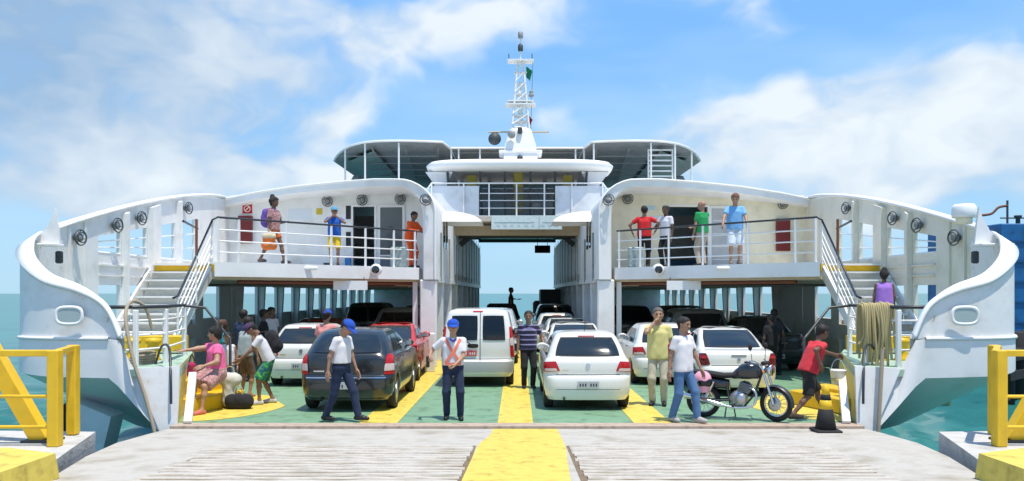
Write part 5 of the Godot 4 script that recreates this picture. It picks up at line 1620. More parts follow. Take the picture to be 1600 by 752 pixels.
func net(bones: Array, cell: float, k: float, fold := 0.0, cuts := [], tint = null) -> Array:
	var lo := Vector3.ONE * 1e6
	var hi := -lo
	for bn in bones:
		var r: float = maxf(bn[2], bn[3]) + k * 0.5 + cell * 2.0
		for e in 2:
			lo = lo.min(bn[e] - Vector3.ONE * r)
			hi = hi.max(bn[e] + Vector3.ONE * r)
	var nx := int((hi.x - lo.x) / cell) + 2
	var ny := int((hi.y - lo.y) / cell) + 2
	var nz := int((hi.z - lo.z) / cell) + 2
	var F := PackedFloat32Array()
	F.resize(nx * ny * nz)
	F.fill(0.5)
	var sy := nx
	var sz := nx * ny
	for bn in bones:
		var a: Vector3 = bn[0]
		var b: Vector3 = bn[1]
		var ra: float = bn[2]
		var rb: float = bn[3]
		var ab := b - a
		var inv := 1.0 / maxf(ab.length_squared(), 1e-9)
		var flat: bool = bn.size() > 4 and bn[4]
		var dir := ab.normalized()
		var r := maxf(ra, rb) + k + cell * 1.8
		var l0 := ((a.min(b) - Vector3.ONE * r) - lo) / cell
		var h0 := ((a.max(b) + Vector3.ONE * r) - lo) / cell
		for z in range(maxi(int(l0.z), 0), mini(int(h0.z) + 1, nz - 1) + 1):
			for y in range(maxi(int(l0.y), 0), mini(int(h0.y) + 1, ny - 1) + 1):
				var base := y * sy + z * sz
				for x in range(maxi(int(l0.x), 0), mini(int(h0.x) + 1, nx - 1) + 1):
					var ap := lo + Vector3(x, y, z) * cell - a
					var t := clampf(ap.dot(ab) * inv, 0.0, 1.0)
					var d := (ap - ab * t).length() - lerpf(ra, rb, t)
					if flat: d = maxf(d, (ap - ab).dot(dir))
					var f := F[base + x]
					var h := maxf(k - absf(f - d), 0.0) / k
					F[base + x] = minf(f, d) - h * h * k * 0.25
	if fold > 0.0 or cuts:
		for z in nz:
			for y in ny:
				for x in nx:
					var i := x + y * sy + z * sz
					if absf(F[i]) < 0.12:
						var p := lo + Vector3(x, y, z) * cell
						if fold > 0.0:
							F[i] += fold * (sin(p.y * 34.0 + sin(p.x * 21.0 + 1.0) * 2.2 + p.z * 13.0) * 0.6 + sin(p.x * 43.0 - p.y * 17.0 + p.z * 29.0) * 0.5)
						for c in cuts: F[i] = maxf(F[i], c[0].dot(p) - c[1])
	var V3 := PackedVector3Array()
	var N3 := PackedVector3Array()
	var C4 := PackedColorArray()
	var I := PackedInt32Array()
	var at := PackedInt32Array()
	at.resize(nx * ny * nz)
	at.fill(-1)
	var off := [0, 1, sy, sy + 1, sz, sz + 1, sz + sy, sz + sy + 1]
	var pos := [Vector3(0, 0, 0), Vector3(1, 0, 0), Vector3(0, 1, 0), Vector3(1, 1, 0), Vector3(0, 0, 1), Vector3(1, 0, 1), Vector3(0, 1, 1), Vector3(1, 1, 1)]
	var edges := [[0, 1], [2, 3], [4, 5], [6, 7], [0, 2], [1, 3], [4, 6], [5, 7], [0, 4], [1, 5], [2, 6], [3, 7]]
	for z in nz - 1:
		for y in ny - 1:
			for x in nx - 1:
				var i := x + y * sy + z * sz
				var f0 := F[i]
				if absf(f0) > cell * 2.5: continue
				var m := 0
				for c in 8:
					if F[i + off[c]] < 0.0: m += 1
				if m == 0 or m == 8: continue
				var s := Vector3.ZERO
				var n := 0
				for e in edges:
					var fa := F[i + off[e[0]]]
					var fb := F[i + off[e[1]]]
					if (fa < 0.0) != (fb < 0.0):
						s += pos[e[0]].lerp(pos[e[1]], fa / (fa - fb))
						n += 1
				var v := lo + (Vector3(x, y, z) + s / n) * cell
				var g := Vector3(F[i + 1] + F[i + off[3]] + F[i + off[5]] + F[i + off[7]] - F[i] - F[i + off[2]] - F[i + off[4]] - F[i + off[6]],
					F[i + off[2]] + F[i + off[3]] + F[i + off[6]] + F[i + off[7]] - F[i] - F[i + 1] - F[i + off[4]] - F[i + off[5]],
					F[i + off[4]] + F[i + off[5]] + F[i + off[6]] + F[i + off[7]] - F[i] - F[i + 1] - F[i + off[2]] - F[i + off[3]])
				at[i] = V3.size()
				V3.append(v)
				N3.append(g.normalized())
				C4.append(tint.call(v) if tint != null else Color.WHITE)
	for z in range(1, nz - 1):
		for y in range(1, ny - 1):
			for x in range(1, nx - 1):
				var i := x + y * sy + z * sz
				if at[i] < 0 and absf(F[i]) > cell * 2.5: continue
				var inside := F[i] < 0.0
				for ax in 3:
					var st: int = [1, sy, sz][ax]
					if (F[i + st] < 0.0) == inside: continue
					var u: int = [sy, sz, 1][ax]
					var w: int = [sz, 1, sy][ax]
					var q := [at[i], at[i - u], at[i - u - w], at[i - w]]
					if q.min() < 0: continue
					if inside: I.append_array([q[0], q[2], q[1], q[0], q[3], q[2]])
					else: I.append_array([q[0], q[1], q[2], q[0], q[2], q[3]])
	return [V3, N3, C4, I]

func join(parts: Array) -> ArrayMesh:   # parts: [arrays, transform]
	var V3 := PackedVector3Array()
	var N3 := PackedVector3Array()
	var C4 := PackedColorArray()
	var I := PackedInt32Array()
	for e in parts:
		var a: Array = e[0]
		var t: Transform3D = e[1]
		var first := V3.size()
		var nb := t.basis.inverse().transposed()
		for v in a[0]: V3.append(t * v)
		for n in a[1]: N3.append((nb * n).normalized())
		C4.append_array(a[2])
		if t.basis.determinant() < 0.0:
			for q in range(0, a[3].size(), 3): I.append_array([a[3][q] + first, a[3][q + 2] + first, a[3][q + 1] + first])
		else:
			for q in a[3]: I.append(q + first)
	var arr := []
	arr.resize(Mesh.ARRAY_MAX)
	arr[Mesh.ARRAY_VERTEX] = V3
	arr[Mesh.ARRAY_NORMAL] = N3
	arr[Mesh.ARRAY_COLOR] = C4
	arr[Mesh.ARRAY_INDEX] = I
	var m := ArrayMesh.new()
	m.add_surface_from_arrays(Mesh.PRIMITIVE_TRIANGLES, arr)
	return m

var proto := {}
var folk := {}
func on_back(who: Node3D, back: float, up: float) -> Vector3:   # a point behind the shoulders of a figure
	var f: Array = who.get_meta("frame")
	return who.transform * (f[1] - f[4] * back + f[3] * up)

func make_protos():
	var face := func(p: Vector3):
		for sx in [-1.0, 1.0]:
			if p.distance_to(Vector3(sx * 0.033, 0.012, 0.092)) < 0.0125: return Color(0.12, 0.1, 0.1)
			if p.distance_to(Vector3(sx * 0.034, 0.034, 0.093)) < 0.012 and p.z > 0.07: return Color(0.35, 0.3, 0.28)
		if absf(p.x) < 0.026 and absf(p.y + 0.056) < 0.008 and p.z > 0.08: return Color(0.8, 0.5, 0.48)
		return Color.WHITE
	var hb := [[Vector3(0, 0.035, -0.03), Vector3(0, 0.038, 0.015), 0.089, 0.083], [Vector3(0, -0.02, 0.02), Vector3(0, -0.062, 0.045), 0.066, 0.042],
		[Vector3(-0.038, -0.045, 0.015), Vector3(0.038, -0.045, 0.015), 0.038, 0.038], [Vector3(-0.03, 0.03, 0.072), Vector3(0.03, 0.03, 0.072), 0.022, 0.022],
		[Vector3(-0.042, -0.012, 0.055), Vector3(0.042, -0.012, 0.055), 0.026, 0.026], [Vector3(0, 0.012, 0.092), Vector3(0, -0.022, 0.108), 0.010, 0.015], [Vector3(-0.014, -0.025, 0.094), Vector3(0.014, -0.025, 0.094), 0.010, 0.010],
		[Vector3(-0.018, -0.056, 0.079), Vector3(0.018, -0.056, 0.079), 0.012, 0.012], [Vector3(0, -0.085, 0.06), Vector3(0, -0.088, 0.064), 0.022, 0.02],
		[Vector3(-0.083, 0.012, -0.008), Vector3(-0.086, -0.02, -0.004), 0.018, 0.012], [Vector3(0.083, 0.012, -0.008), Vector3(0.086, -0.02, -0.004), 0.018, 0.012],
		[Vector3(0, -0.05, -0.02), Vector3(0, -0.14, -0.025), 0.056, 0.055]]
	proto.head = net(hb, 0.0085, 0.018, 0.0, [], face)
	var hair := [[Vector3(0, 0.042, -0.032), Vector3(0, 0.046, 0.012), 0.101, 0.092], [Vector3(0, -0.01, -0.05), Vector3(0, -0.05, -0.05), 0.068, 0.06]]
	proto.short_hair = join([[net(hair, 0.011, 0.02, 0.003, [[Vector3(0, -0.75, 0.66), -0.0]]), Transform3D()]])
	var curly := [[Vector3(0, 0.05, -0.035), Vector3(0, 0.055, 0.01), 0.112, 0.1], [Vector3(0, 0.0, -0.06), Vector3(0, -0.04, -0.06), 0.08, 0.07], [Vector3(0, 0.155, -0.06), Vector3(0, 0.175, -0.06), 0.06, 0.055]]
	proto.bun_hair = join([[net(curly, 0.012, 0.03, 0.007, [[Vector3(0, -0.7, 0.71), 0.01]]), Transform3D()]])
	var long := [[Vector3(0, 0.045, -0.035), Vector3(0, 0.05, 0.012), 0.106, 0.096], [Vector3(0, 0.0, -0.07), Vector3(0, -0.16, -0.085), 0.075, 0.055]]
	proto.long_hair = join([[net(long, 0.012, 0.03, 0.005, [[Vector3(0, -0.6, 0.8), 0.012]]), Transform3D()]])
	# cap: dome and a peak
	var st := st_new(true)
	var rings := []
	for k in 7:
		var a := PI * 0.5 * k / 6.0
		var ring := []
		for q in 24:
			var an := TAU * q / 24
			ring.append(Vector3(cos(an) * 0.107 * cos(a), 0.055 + 0.092 * sin(a), sin(an) * 0.122 * cos(a) - 0.008))
		rings.append(ring)
	loft(st, rings, true)
	for f in [[0.0, 1], [0.006, 1]]:
		var pk := []
		for j in 5:
			var row := []
			for i in 13:
				var an := PI * (0.12 + 0.76 * i / 12.0)
				var r := 1.0 + 0.72 * j / 4.0 * pow(sin(an), 1.3)
				row.append(Vector3(cos(an) * 0.107, 0.058 - 0.028 * j / 4.0 - f[0], sin(an) * 0.122 * r - 0.008))
			pk.append(row)
		loft(st, pk, false)
	proto.cap = fin(st)
	# hands: wrist at the origin, fingers along -y, thumb toward +z, palm facing -x
	for kind in ["relaxed", "grip"]:
		var c1 := 0.35 if kind == "relaxed" else 1.25
		var bones := [[Vector3(0, 0, 0), Vector3(0, -0.03, 0.0), 0.024, 0.026]]
		for i in 4:
			var z := 0.030 - i * 0.0205
			var kn := Vector3(0.004, -0.088 + absf(i - 1) * 0.004, z)
			bones.append([Vector3(0, -0.02, z * 0.6), kn, 0.017, 0.0115])
			var L: float = [0.042, 0.047, 0.043, 0.033][i]
			var an := c1 * 0.5
			var p := kn
			for sg in 3:
				var ln: float = L * [1.0, 0.68, 0.5][sg]
				var q := p + Vector3(-sin(an), -cos(an), 0) * ln
				bones.append([p, q, 0.0095 - sg * 0.0009, 0.0088 - sg * 0.0009])
				p = q
				an += c1 * (0.9 if sg == 0 else 0.7)
		var th := Vector3(-0.006, -0.03, 0.028)
		var t1 := th + Vector3(-0.012 - 0.01 * c1, -0.032, 0.022 - 0.014 * c1)
		var t2 := t1 + Vector3(-0.014 * c1, -0.03, 0.006 - 0.012 * c1)
		bones.append([Vector3(0, -0.015, 0.012), th, 0.018, 0.015])
		bones.append([th, t1, 0.0135, 0.0115])
		bones.append([t1, t2, 0.011, 0.009])
		proto["hand_" + kind] = net(bones, 0.0055, 0.006)

func ik(a: Vector3, target: Vector3, l1: float, l2: float, pole: Vector3) -> Array:
	var d := target - a
	var L := clampf(d.length(), absf(l1 - l2) + 0.01, l1 + l2 - 0.004)
	var dir := d.normalized()
	var c := (l1 * l1 + L * L - l2 * l2) / (2.0 * L)
	var h := sqrt(maxf(l1 * l1 - c * c, 0.0))
	var pp := (pole - dir * pole.dot(dir)).normalized()
	return [a + dir * c + pp * h, a + dir * L]

func stripes_texture(cols: Array) -> ImageTexture:
	var im := Image.create(8, cols.size() * 8, false, Image.FORMAT_RGB8)
	for i in cols.size(): im.fill_rect(Rect2i(0, i * 8, 8, 8), cols[i])
	return ImageTexture.create_from_image(im)

func skin(k: float) -> StandardMaterial3D:
	var m := mat(lin(0.54, 0.31, 0.20).lerp(lin(0.10, 0.048, 0.03), k), 0.55)
	m.vertex_color_use_as_albedo = true
	return m

func fabric(r: float, g: float, b: float) -> StandardMaterial3D:
	var m := mat(lin(r, g, b), 0.9, 0.0, M.cloth_tex.albedo_texture, 4.0)
	m.uv1_world_triplanar = false
	m.rim_enabled = true
	m.rim = 0.3
	m.rim_tint = 0.6
	return m

# o: at, yaw, size, lean (vector added to the spine), hip, hands [left, right] targets, poles, feet [left, right], look [yaw, pitch], skin 0..1,
#    shirt / legs / shoes / hair / cap materials and cuts
func person(label: String, o: Dictionary) -> Node3D:
	var root := thing("person", label, "person", o.at, deg_to_rad(o.get("yaw", 0.0)), o.get("group", "people on the ferry"))
	root.scale = Vector3.ONE * o.get("size", 1.0)
	var cell: float = o.get("cell", 0.021)
	var fat: float = o.get("fat", 0.0)
	var P: Vector3 = o.get("hip", Vector3(0, 0.93, 0))
	var up: Vector3 = (Vector3.UP + o.get("lean", Vector3.ZERO)).normalized()
	var X := Basis(Vector3.UP, deg_to_rad(o.get("twist", 0.0))) * Vector3.RIGHT
	X = (X - up * X.dot(up)).normalized()
	var Z := X.cross(up).normalized()
	var C := P + up * 0.47
	var look: Array = o.get("look", [0.0, 0.0])
	var hbas := Basis(X, up, Z) * Basis(Vector3.UP, deg_to_rad(look[0])) * Basis(Vector3.RIGHT, deg_to_rad(look[1]))
	var head := C + up * 0.10 + hbas.y * 0.115 + Z * 0.02
	var sh := [C + X * 0.178 - up * 0.025, C - X * 0.178 - up * 0.025]
	var hands: Array = o.get("hands", [null, null])
	var poles: Array = o.get("poles", [Vector3(0.4, 0, -1), Vector3(-0.4, 0, -1)])
	var feet: Array = o.get("feet", [Vector3(0.10, 0.085, 0.0), Vector3(-0.10, 0.085, 0.02)])
	var knee: Array = o.get("knees", [Vector3(0.15, 0, 1), Vector3(-0.15, 0, 1)])
	var E := []
	var Wr := []
	var K := []
	var A := []
	var H := []
	for i in 2:
		var sg := 1.0 - 2.0 * i
		var tgt: Vector3 = hands[i] if hands[i] != null else sh[i] + X * sg * 0.07 + Vector3(0, -0.525, 0.06)
		var r := ik(sh[i], tgt, 0.285, 0.25, poles[i])
		E.append(r[0]); Wr.append(r[1])
		H.append(P + X * sg * 0.088 - up * 0.03)
		r = ik(H[i], feet[i], 0.425, 0.415, knee[i])
		K.append(r[0]); A.append(r[1])
	# body
	var th := -0.008
	var body := [[P - X * 0.07, P + X * 0.07, 0.098 + fat, 0.098 + fat], [P + up * 0.15 - X * 0.055, P + up * 0.15 + X * 0.055, 0.09 + fat, 0.09 + fat], [P + up * 0.34 - X * 0.08, P + up * 0.34 + X * 0.08, 0.10 + fat * 0.7, 0.10 + fat * 0.7],
		[C - X * 0.135 - up * 0.03, C + X * 0.135 - up * 0.03, 0.055, 0.055], [C - up * 0.02, head - hbas.y * 0.06 - Z * 0.02, 0.062, 0.052]]
	for i in 2:
		var fd: Vector3 = o.get("toes", [Vector3(0.12, 0, 1), Vector3(-0.12, 0, 1)])[i].normalized()
		body.append([sh[i], E[i], 0.045 + fat * 0.4, 0.037 + fat * 0.3])
		body.append([E[i], Wr[i], 0.037 + fat * 0.2, 0.025])
		body.append([H[i], K[i], 0.078 + fat * 0.6, 0.051 + fat * 0.3])
		body.append([K[i], K[i].lerp(A[i], 0.35) + (K[i] - A[i]).cross(X).normalized() * 0.012, 0.049, 0.05 + fat * 0.2])
		body.append([K[i].lerp(A[i], 0.35), A[i], 0.046, 0.032])
		body.append([A[i] + fd * -0.045 + Vector3.DOWN * 0.052, A[i] + fd * 0.15 + Vector3.DOWN * 0.06, 0.032, 0.026])
		body.append([A[i], A[i] + fd * 0.08 + Vector3.DOWN * 0.055, 0.034, 0.03])
	var parts := [[net(body, cell, 0.035), Transform3D()], [proto.head, Transform3D(hbas, head)]]
	for i in 2:
		var dn: Vector3 = (Wr[i] - E[i]).normalized()
		var sg := 1.0 - 2.0 * i
		var fwd: Vector3 = o.get("thumbs", [Z, Z])[i]
		fwd = (fwd - dn * fwd.dot(dn)).normalized()
		var bx := (-dn).cross(fwd).normalized()
		var b := Basis(bx * 1.0, -dn, fwd)
		if bx.dot(X * sg) < 0.0 and not o.has("thumbs"): b = Basis(-bx, -dn, fwd)
		if o.has("thumbs") and sg < 0.0: b = Basis(-bx, -dn, fwd)
		parts.append([proto["hand_" + o.get("grip", ["relaxed", "relaxed"])[i]], Transform3D(b, Wr[i] - dn * 0.005)])
	put("body", join(parts), skin(o.get("skin", 0.3)), root)
	# shirt
	var bones := []
	var g: float = 0.024 + o.get("loose", 0.0)
	if o.has("shirt"):
		bones = [[P - up * 0.06 - X * 0.062, P + up * 0.34 - X * 0.075, 0.106 + fat + g, 0.098 + fat * 0.7 + g * 0.6], [P - up * 0.06 + X * 0.062, P + up * 0.34 + X * 0.075, 0.106 + fat + g, 0.098 + fat * 0.7 + g * 0.6], [P, P + up * 0.34, 0.10 + fat + g, 0.10 + fat * 0.7 + g * 0.6], [C - X * 0.14 - up * 0.03, C + X * 0.14 - up * 0.03, 0.055 + 0.013, 0.055 + 0.013], [C - up * 0.03, C + up * 0.035, 0.078, 0.066, true]]
		var sl: float = o.get("sleeve", 0.62)
		if sl > 0.0:
			for i in 2:
				if sl <= 1.0:
					bones.append([sh[i] + up * 0.005, sh[i].lerp(E[i], sl), 0.060 + fat * 0.4, 0.062 + fat * 0.4, true])
				else:
					bones.append([sh[i] + up * 0.005, E[i], 0.066 + fat * 0.4, 0.056 + fat * 0.3])
					bones.append([E[i], E[i].lerp(Wr[i], 0.93), 0.056, 0.043, true])
		var hem: float = o.get("hem", -0.05)
		put(o.get("top_name", "shirt"), join([[net(bones, cell, 0.03, 0.0022, [[-up, -(P + up * hem).dot(up)]]), Transform3D()]]), o.shirt, root)
	if o.has("legs"):
		var ln: float = o.get("leg_length", 2.0)
		var lb := [[P - X * 0.07 + up * 0.0, P + X * 0.07 + up * 0.0, 0.098 + fat + 0.014, 0.098 + fat + 0.014]]
		for i in 2:
			if ln <= 1.0:
				lb.append([H[i], H[i].lerp(K[i], ln), 0.094 + fat * 0.6, o.get("leg_wide", 0.088) + fat * 0.4, true])
			else:
				lb.append([H[i], K[i], 0.094 + fat * 0.6, 0.074 + fat * 0.3])
				lb.append([K[i], K[i].lerp(A[i], ln - 1.0) + Vector3.DOWN * (0.03 if ln >= 2.0 else 0.0), 0.073, 0.058, true])
		put(o.get("legs_name", "trousers"), join([[net(lb, cell, 0.025, 0.003, [[up, (P + up * o.get("waist", 0.07)).dot(up)]]), Transform3D()]]), o.legs, root)
		if o.has("belt"):
			put("belt", join([[net([[P + up * 0.05 - X * 0.07, P + up * 0.05 + X * 0.07, 0.118 + fat, 0.118 + fat]], cell, 0.02, 0.0, [[up, (P + up * 0.085).dot(up)], [-up, -(P + up * 0.045).dot(up)]]), Transform3D()]]), o.belt, root)
	if o.has("skirt"):
		var sb := [[P - X * 0.06, P + X * 0.06, 0.12 + fat, 0.12 + fat]]
		for i in 2: sb.append([H[i], H[i].lerp(K[i], 0.96), 0.12 + fat, 0.125, true])
		sb.append([P, (K[0] + K[1]) * 0.5, 0.10, 0.12, true])
		put("skirt", join([[net(sb, cell, 0.06, 0.006, [[up, (P + up * 0.1).dot(up)]]), Transform3D()]]), o.skirt, root)
	if o.has("shoes"):
		for i in 2:
			var fd: Vector3 = o.get("toes", [Vector3(0.12, 0, 1), Vector3(-0.12, 0, 1)])[i].normalized()
			put("shoe", join([[net([[A[i] + fd * -0.045 + Vector3.DOWN * 0.045, A[i] + fd * 0.16 + Vector3.DOWN * 0.05, 0.043, 0.038], [A[i] + Vector3.DOWN * 0.02, A[i] + fd * 0.09 + Vector3.DOWN * 0.04, 0.044, 0.042]], 0.018, 0.02, 0.0, [[Vector3.DOWN, -(A[i].y - 0.084)]]), Transform3D()]]), o.shoes, root)
	if o.has("hair"):
		var hm := put("hair", proto[o.get("hair_kind", "short_hair")], o.hair, root)
		hm.transform = Transform3D(hbas, head)
	if o.has("cap"):
		var cm := put("cap", proto.cap, o.cap, root)
		cm.transform = Transform3D(hbas, head)
	root.set_meta("shirt_bones", bones)
	root.set_meta("frame", [P, C, X, up, Z, head, hbas, Wr, A, E, sh, K])
	return root

func band(root: Node3D, bones: Array, pts: Array, wide: float, m: Material, called: String):
	# ribbon laid on the front of a shirt: pts are (x, y); the depth comes from the cloth itself
	var rows := [[], []]
	var line := []
	for i in pts.size() - 1:
		for k in 6: line.append(pts[i].lerp(pts[i + 1], k / 6.0))
	line.append(pts[-1])
	for i in line.size():
		var t: Vector2 = (line[mini(i + 1, line.size() - 1)] - line[maxi(i - 1, 0)]).normalized()
		for e in 2:
			var q: Vector2 = line[i] + Vector2(-t.y, t.x) * wide * (e - 0.5)
			var z := 0.32
			for step in 60:
				var d := field_at(Vector3(q.x, q.y, z), bones, 0.03)
				if d < 0.004: break
				z -= maxf(d * 0.7, 0.003)
			rows[e].append(Vector3(q.x, q.y, z + 0.012))
	var st := st_new(true)
	loft(st, rows, false)
	put(called, fin(st), m, root)

func build_people():
	make_protos()
	var white := fabric(0.72, 0.71, 0.74)
	var navy := fabric(0.010, 0.022, 0.06)
	var black := fabric(0.012, 0.012, 0.014)
	var blue_cap := fabric(0.01, 0.07, 0.42)
	var leather := mat(lin(0.012, 0.011, 0.011), 0.4)
	var dark_hair := mat(lin(0.012, 0.009, 0.008), 0.7)
	var grey_hair := mat(lin(0.10, 0.09, 0.08), 0.8)
	var khaki := fabric(0.50, 0.46, 0.36)
	var denim := fabric(0.07, 0.16, 0.32)
	var orange_band := fabric(0.80, 0.20, 0.12)
	# crew on the car deck
	var p := person("man in blue cap, white shirt and navy trousers walking with head bowed beside black hatchback", {"at": V(-3.02, 0, 13.72), "yaw": 68, "size": 1.02, "skin": 0.35, "lean": Vector3(0, 0, 0.06), "look": [0, 34], "hands": [Vector3(0.25, 0.80, 0.16), Vector3(-0.26, 0.80, -0.10)],
		"feet": [Vector3(0.08, 0.09, 0.30), Vector3(-0.08, 0.11, -0.26)], "shirt": white, "hem": 0.06, "legs": navy, "belt": leather, "waist": 0.09, "shoes": leather, "cap": blue_cap, "hair": dark_hair})
	p = person("man in blue cap and white shirt with orange crossed bands pointing aside", {"at": V(-1.12, 0, 13.98), "yaw": 4, "size": 1.0, "skin": 0.25, "look": [4, 6], "hands": [Vector3(0.03, 0.97, 0.24), Vector3(-0.40, 1.10, 0.16)], "poles": [Vector3(0.8, -0.2, -0.6), Vector3(-0.7, -0.5, -0.6)], "grip": ["grip", "grip"],
		"feet": [Vector3(0.13, 0.085, 0.04), Vector3(-0.11, 0.085, -0.05)], "shirt": white, "hem": 0.02, "sleeve": 0.72, "legs": navy, "shoes": leather, "cap": blue_cap, "hair": dark_hair})
	var sb: Array = p.get_meta("shirt_bones")
	band(p, sb, [Vector2(0.125, 1.415), Vector2(0.03, 1.22), Vector2(-0.13, 1.0)], 0.045, orange_band, "vest_band")
	band(p, sb, [Vector2(-0.125, 1.415), Vector2(-0.03, 1.22), Vector2(0.13, 1.0)], 0.045, orange_band, "vest_band")
	band(p, sb, [Vector2(-0.14, 0.985), Vector2(0.0, 0.98), Vector2(0.14, 0.985)], 0.045, orange_band, "vest_band")
	band(p, sb, [Vector2(-0.06, 1.42), Vector2(0.0, 1.365), Vector2(0.06, 1.42)], 0.03, fabric(0.10, 0.09, 0.45), "collar")
	tag(put("radio", mesh_box(p.transform * (p.get_meta("frame")[7][1] + Vector3(-0.03, -0.07, 0.04)), Vector3(0.06, 0.2, 0.04), 0.012), leather), "black hand radio held by the man with orange crossed bands", "radio")
	p = person("man in blue cap with orange vest seen from behind, beyond the black hatchback", {"at": V(-4.2, 0, 17.6), "yaw": 165, "size": 1.06, "skin": 0.4, "cell": 0.026, "shirt": fabric(0.75, 0.30, 0.28), "legs": navy, "shoes": leather, "cap": blue_cap, "hair": dark_hair})
	var st_mat := fabric(0.9, 0.9, 0.9)
	st_mat.albedo_texture = stripes_texture([Color(0.07, 0.06, 0.17), Color(0.08, 0.07, 0.2), Color(0.10, 0.09, 0.25), Color(0.62, 0.6, 0.75), Color(0.1, 0.09, 0.24), Color(0.07, 0.06, 0.17), Color(0.15, 0.13, 0.33), Color(0.55, 0.53, 0.68)])
	st_mat.uv1_scale = Vector3.ONE * 4.6
	person("man in navy striped polo and black trousers standing between van and white hatchback", {"at": V(0.26, 0, 18.6), "yaw": 8, "size": 1.03, "fat": 0.012, "skin": 0.6, "hands": [Vector3(0.34, 0.98, 0.10), null], "shirt": st_mat, "legs": black, "shoes": leather, "hair": dark_hair, "look": [-10, 0]})
	person("man in pale yellow shirt and khaki trousers touching his mouth", {"at": V(2.78, 0, 15.75), "yaw": -14, "size": 1.1, "skin": 0.22, "hands": [null, Vector3(-0.05, 1.50, 0.17)], "poles": [Vector3(0.4, 0, -1), Vector3(-0.8, -1, 0.2)], "shirt": fabric(0.66, 0.60, 0.24), "hem": -0.1, "loose": 0.012, "legs": khaki, "shoes": leather, "hair": grey_hair, "look": [10, 0]})
	folk.polo = person("man in white polo and blue jeans walking past the rear wheel of the motorcycle", {"at": V(2.84, 0, 13.7), "yaw": 38, "size": 1.03, "skin": 0.38, "hands": [Vector3(0.28, 0.82, 0.18), Vector3(-0.27, 0.85, -0.06)], "feet": [Vector3(0.10, 0.10, 0.22), Vector3(-0.12, 0.09, -0.14)], "shirt": white, "hem": -0.09, "legs": denim, "shoes": fabric(0.42, 0.40, 0.38), "hair": dark_hair, "look": [8, 4]})
	folk.red = person("man in red T-shirt and dark shorts stepping up with a white bucket", {"at": V(5.12, 0, 14.0), "yaw": 104, "size": 1.02, "skin": 0.8, "hip": Vector3(0, 0.86, -0.02), "lean": Vector3(0, 0, 0.42), "hands": [Vector3(0.16, 1.06, 0.70), Vector3(-0.30, 0.98, 0.0)], "poles": [Vector3(0.6, -0.8, -0.3), Vector3(-0.5, 0, -1)], "grip": ["grip", "relaxed"],
		"feet": [Vector3(0.10, 0.09, 0.34), Vector3(-0.12, 0.12, -0.40)], "shirt": fabric(0.66, 0.035, 0.05), "hem": -0.06, "loose": 0.01, "legs": fabric(0.022, 0.020, 0.018), "leg_length": 0.98, "leg_wide": 0.10, "legs_name": "shorts", "shoes": fabric(0.05, 0.035, 0.03), "hair": dark_hair, "look": [0, -4]})
	# passengers by the left steps
	var floral := fabric(1, 1, 1)
	floral.albedo_texture = noise_tex(81, 0.09, 3, [[0.0, Color(0.30, 0.18, 0.22)], [0.4, Color(0.62, 0.36, 0.38)], [0.5, Color(0.88, 0.82, 0.74)], [0.6, Color(0.50, 0.28, 0.32)], [1.0, Color(0.90, 0.85, 0.78)]], false, 256)
	floral.uv1_scale = Vector3.ONE * 0.55
	person("woman in pink top and floral skirt sitting on the yellow step", {"at": V(-5.72, 0, 14.95), "yaw": -38, "size": 1.02, "fat": 0.045, "skin": 0.25, "hip": Vector3(0, 0.72, -0.10), "lean": Vector3(0, 0, 0.02), "twist": -20, "hands": [Vector3(0.24, 0.86, 0.30), Vector3(-0.30, 1.12, 0.38)],
		"feet": [Vector3(0.26, 0.085, 0.34), Vector3(-0.16, 0.14, 0.24)], "knees": [Vector3(0.5, 0.6, 1), Vector3(-0.3, 0.6, 1)], "shirt": fabric(0.85, 0.14, 0.33), "hem": -0.02, "sleeve": 0.5, "skirt": floral, "shoes": fabric(0.55, 0.16, 0.12), "hair": dark_hair, "hair_kind": "bun_hair", "look": [-25, 0]})
	var surf := fabric(1, 1, 1)
	surf.albedo_texture = noise_tex(83, 0.012, 2, [[0.0, Color(0.02, 0.12, 0.35)], [0.35, Color(0.02, 0.35, 0.45)], [0.5, Color(0.05, 0.45, 0.25)], [0.62, Color(0.45, 0.75, 0.10)], [0.75, Color(0.03, 0.40, 0.35)], [1.0, Color(0.02, 0.2, 0.42)]], false, 256)
	surf.uv1_scale = Vector3.ONE * 2.2
	folk.youth = person("youth in purple cap, white T-shirt and green-blue shorts bending forward with a backpack", {"at": V(-5.02, 0, 15.9), "yaw": -72, "size": 1.0, "skin": 0.6, "hip": Vector3(0, 0.90, -0.08), "lean": Vector3(0, 0, 0.45), "hands": [Vector3(0.12, 0.92, 0.46), Vector3(-0.14, 0.90, 0.44)], "feet": [Vector3(0.12, 0.09, 0.10), Vector3(-0.12, 0.09, -0.16)], "shirt": white, "legs": surf, "leg_length": 0.98, "leg_wide": 0.115, "legs_name": "shorts", "shoes": fabric(0.5, 0.5, 0.5), "cap": fabric(0.07, 0.03, 0.10), "hair": dark_hair, "look": [0, 22]})
	person("man in grey sleeveless top standing with his back turned behind the backpack youth", {"at": V(-5.78, 0, 17.0), "yaw": 155, "size": 0.98, "skin": 0.4, "cell": 0.026, "lean": Vector3(0, 0, 0.12), "shirt": fabric(0.34, 0.40, 0.40), "sleeve": 0.0, "legs": fabric(0.14, 0.09, 0.06), "leg_length": 0.95, "legs_name": "shorts", "hair": dark_hair})
	person("man in dark blue shirt in the shade under the left balcony", {"at": V(-6.85, 0, 20.0), "yaw": 170, "size": 1.03, "skin": 0.85, "cell": 0.03, "shirt": fabric(0.015, 0.03, 0.08), "legs": black, "shoes": leather, "hair": dark_hair})
	person("person in black top beside the man in dark blue under the balcony", {"at": V(-6.72, 0, 21.2), "yaw": 120, "size": 1.02, "skin": 0.9, "cell": 0.03, "shirt": black, "legs": black, "shoes": leather, "hair": dark_hair})
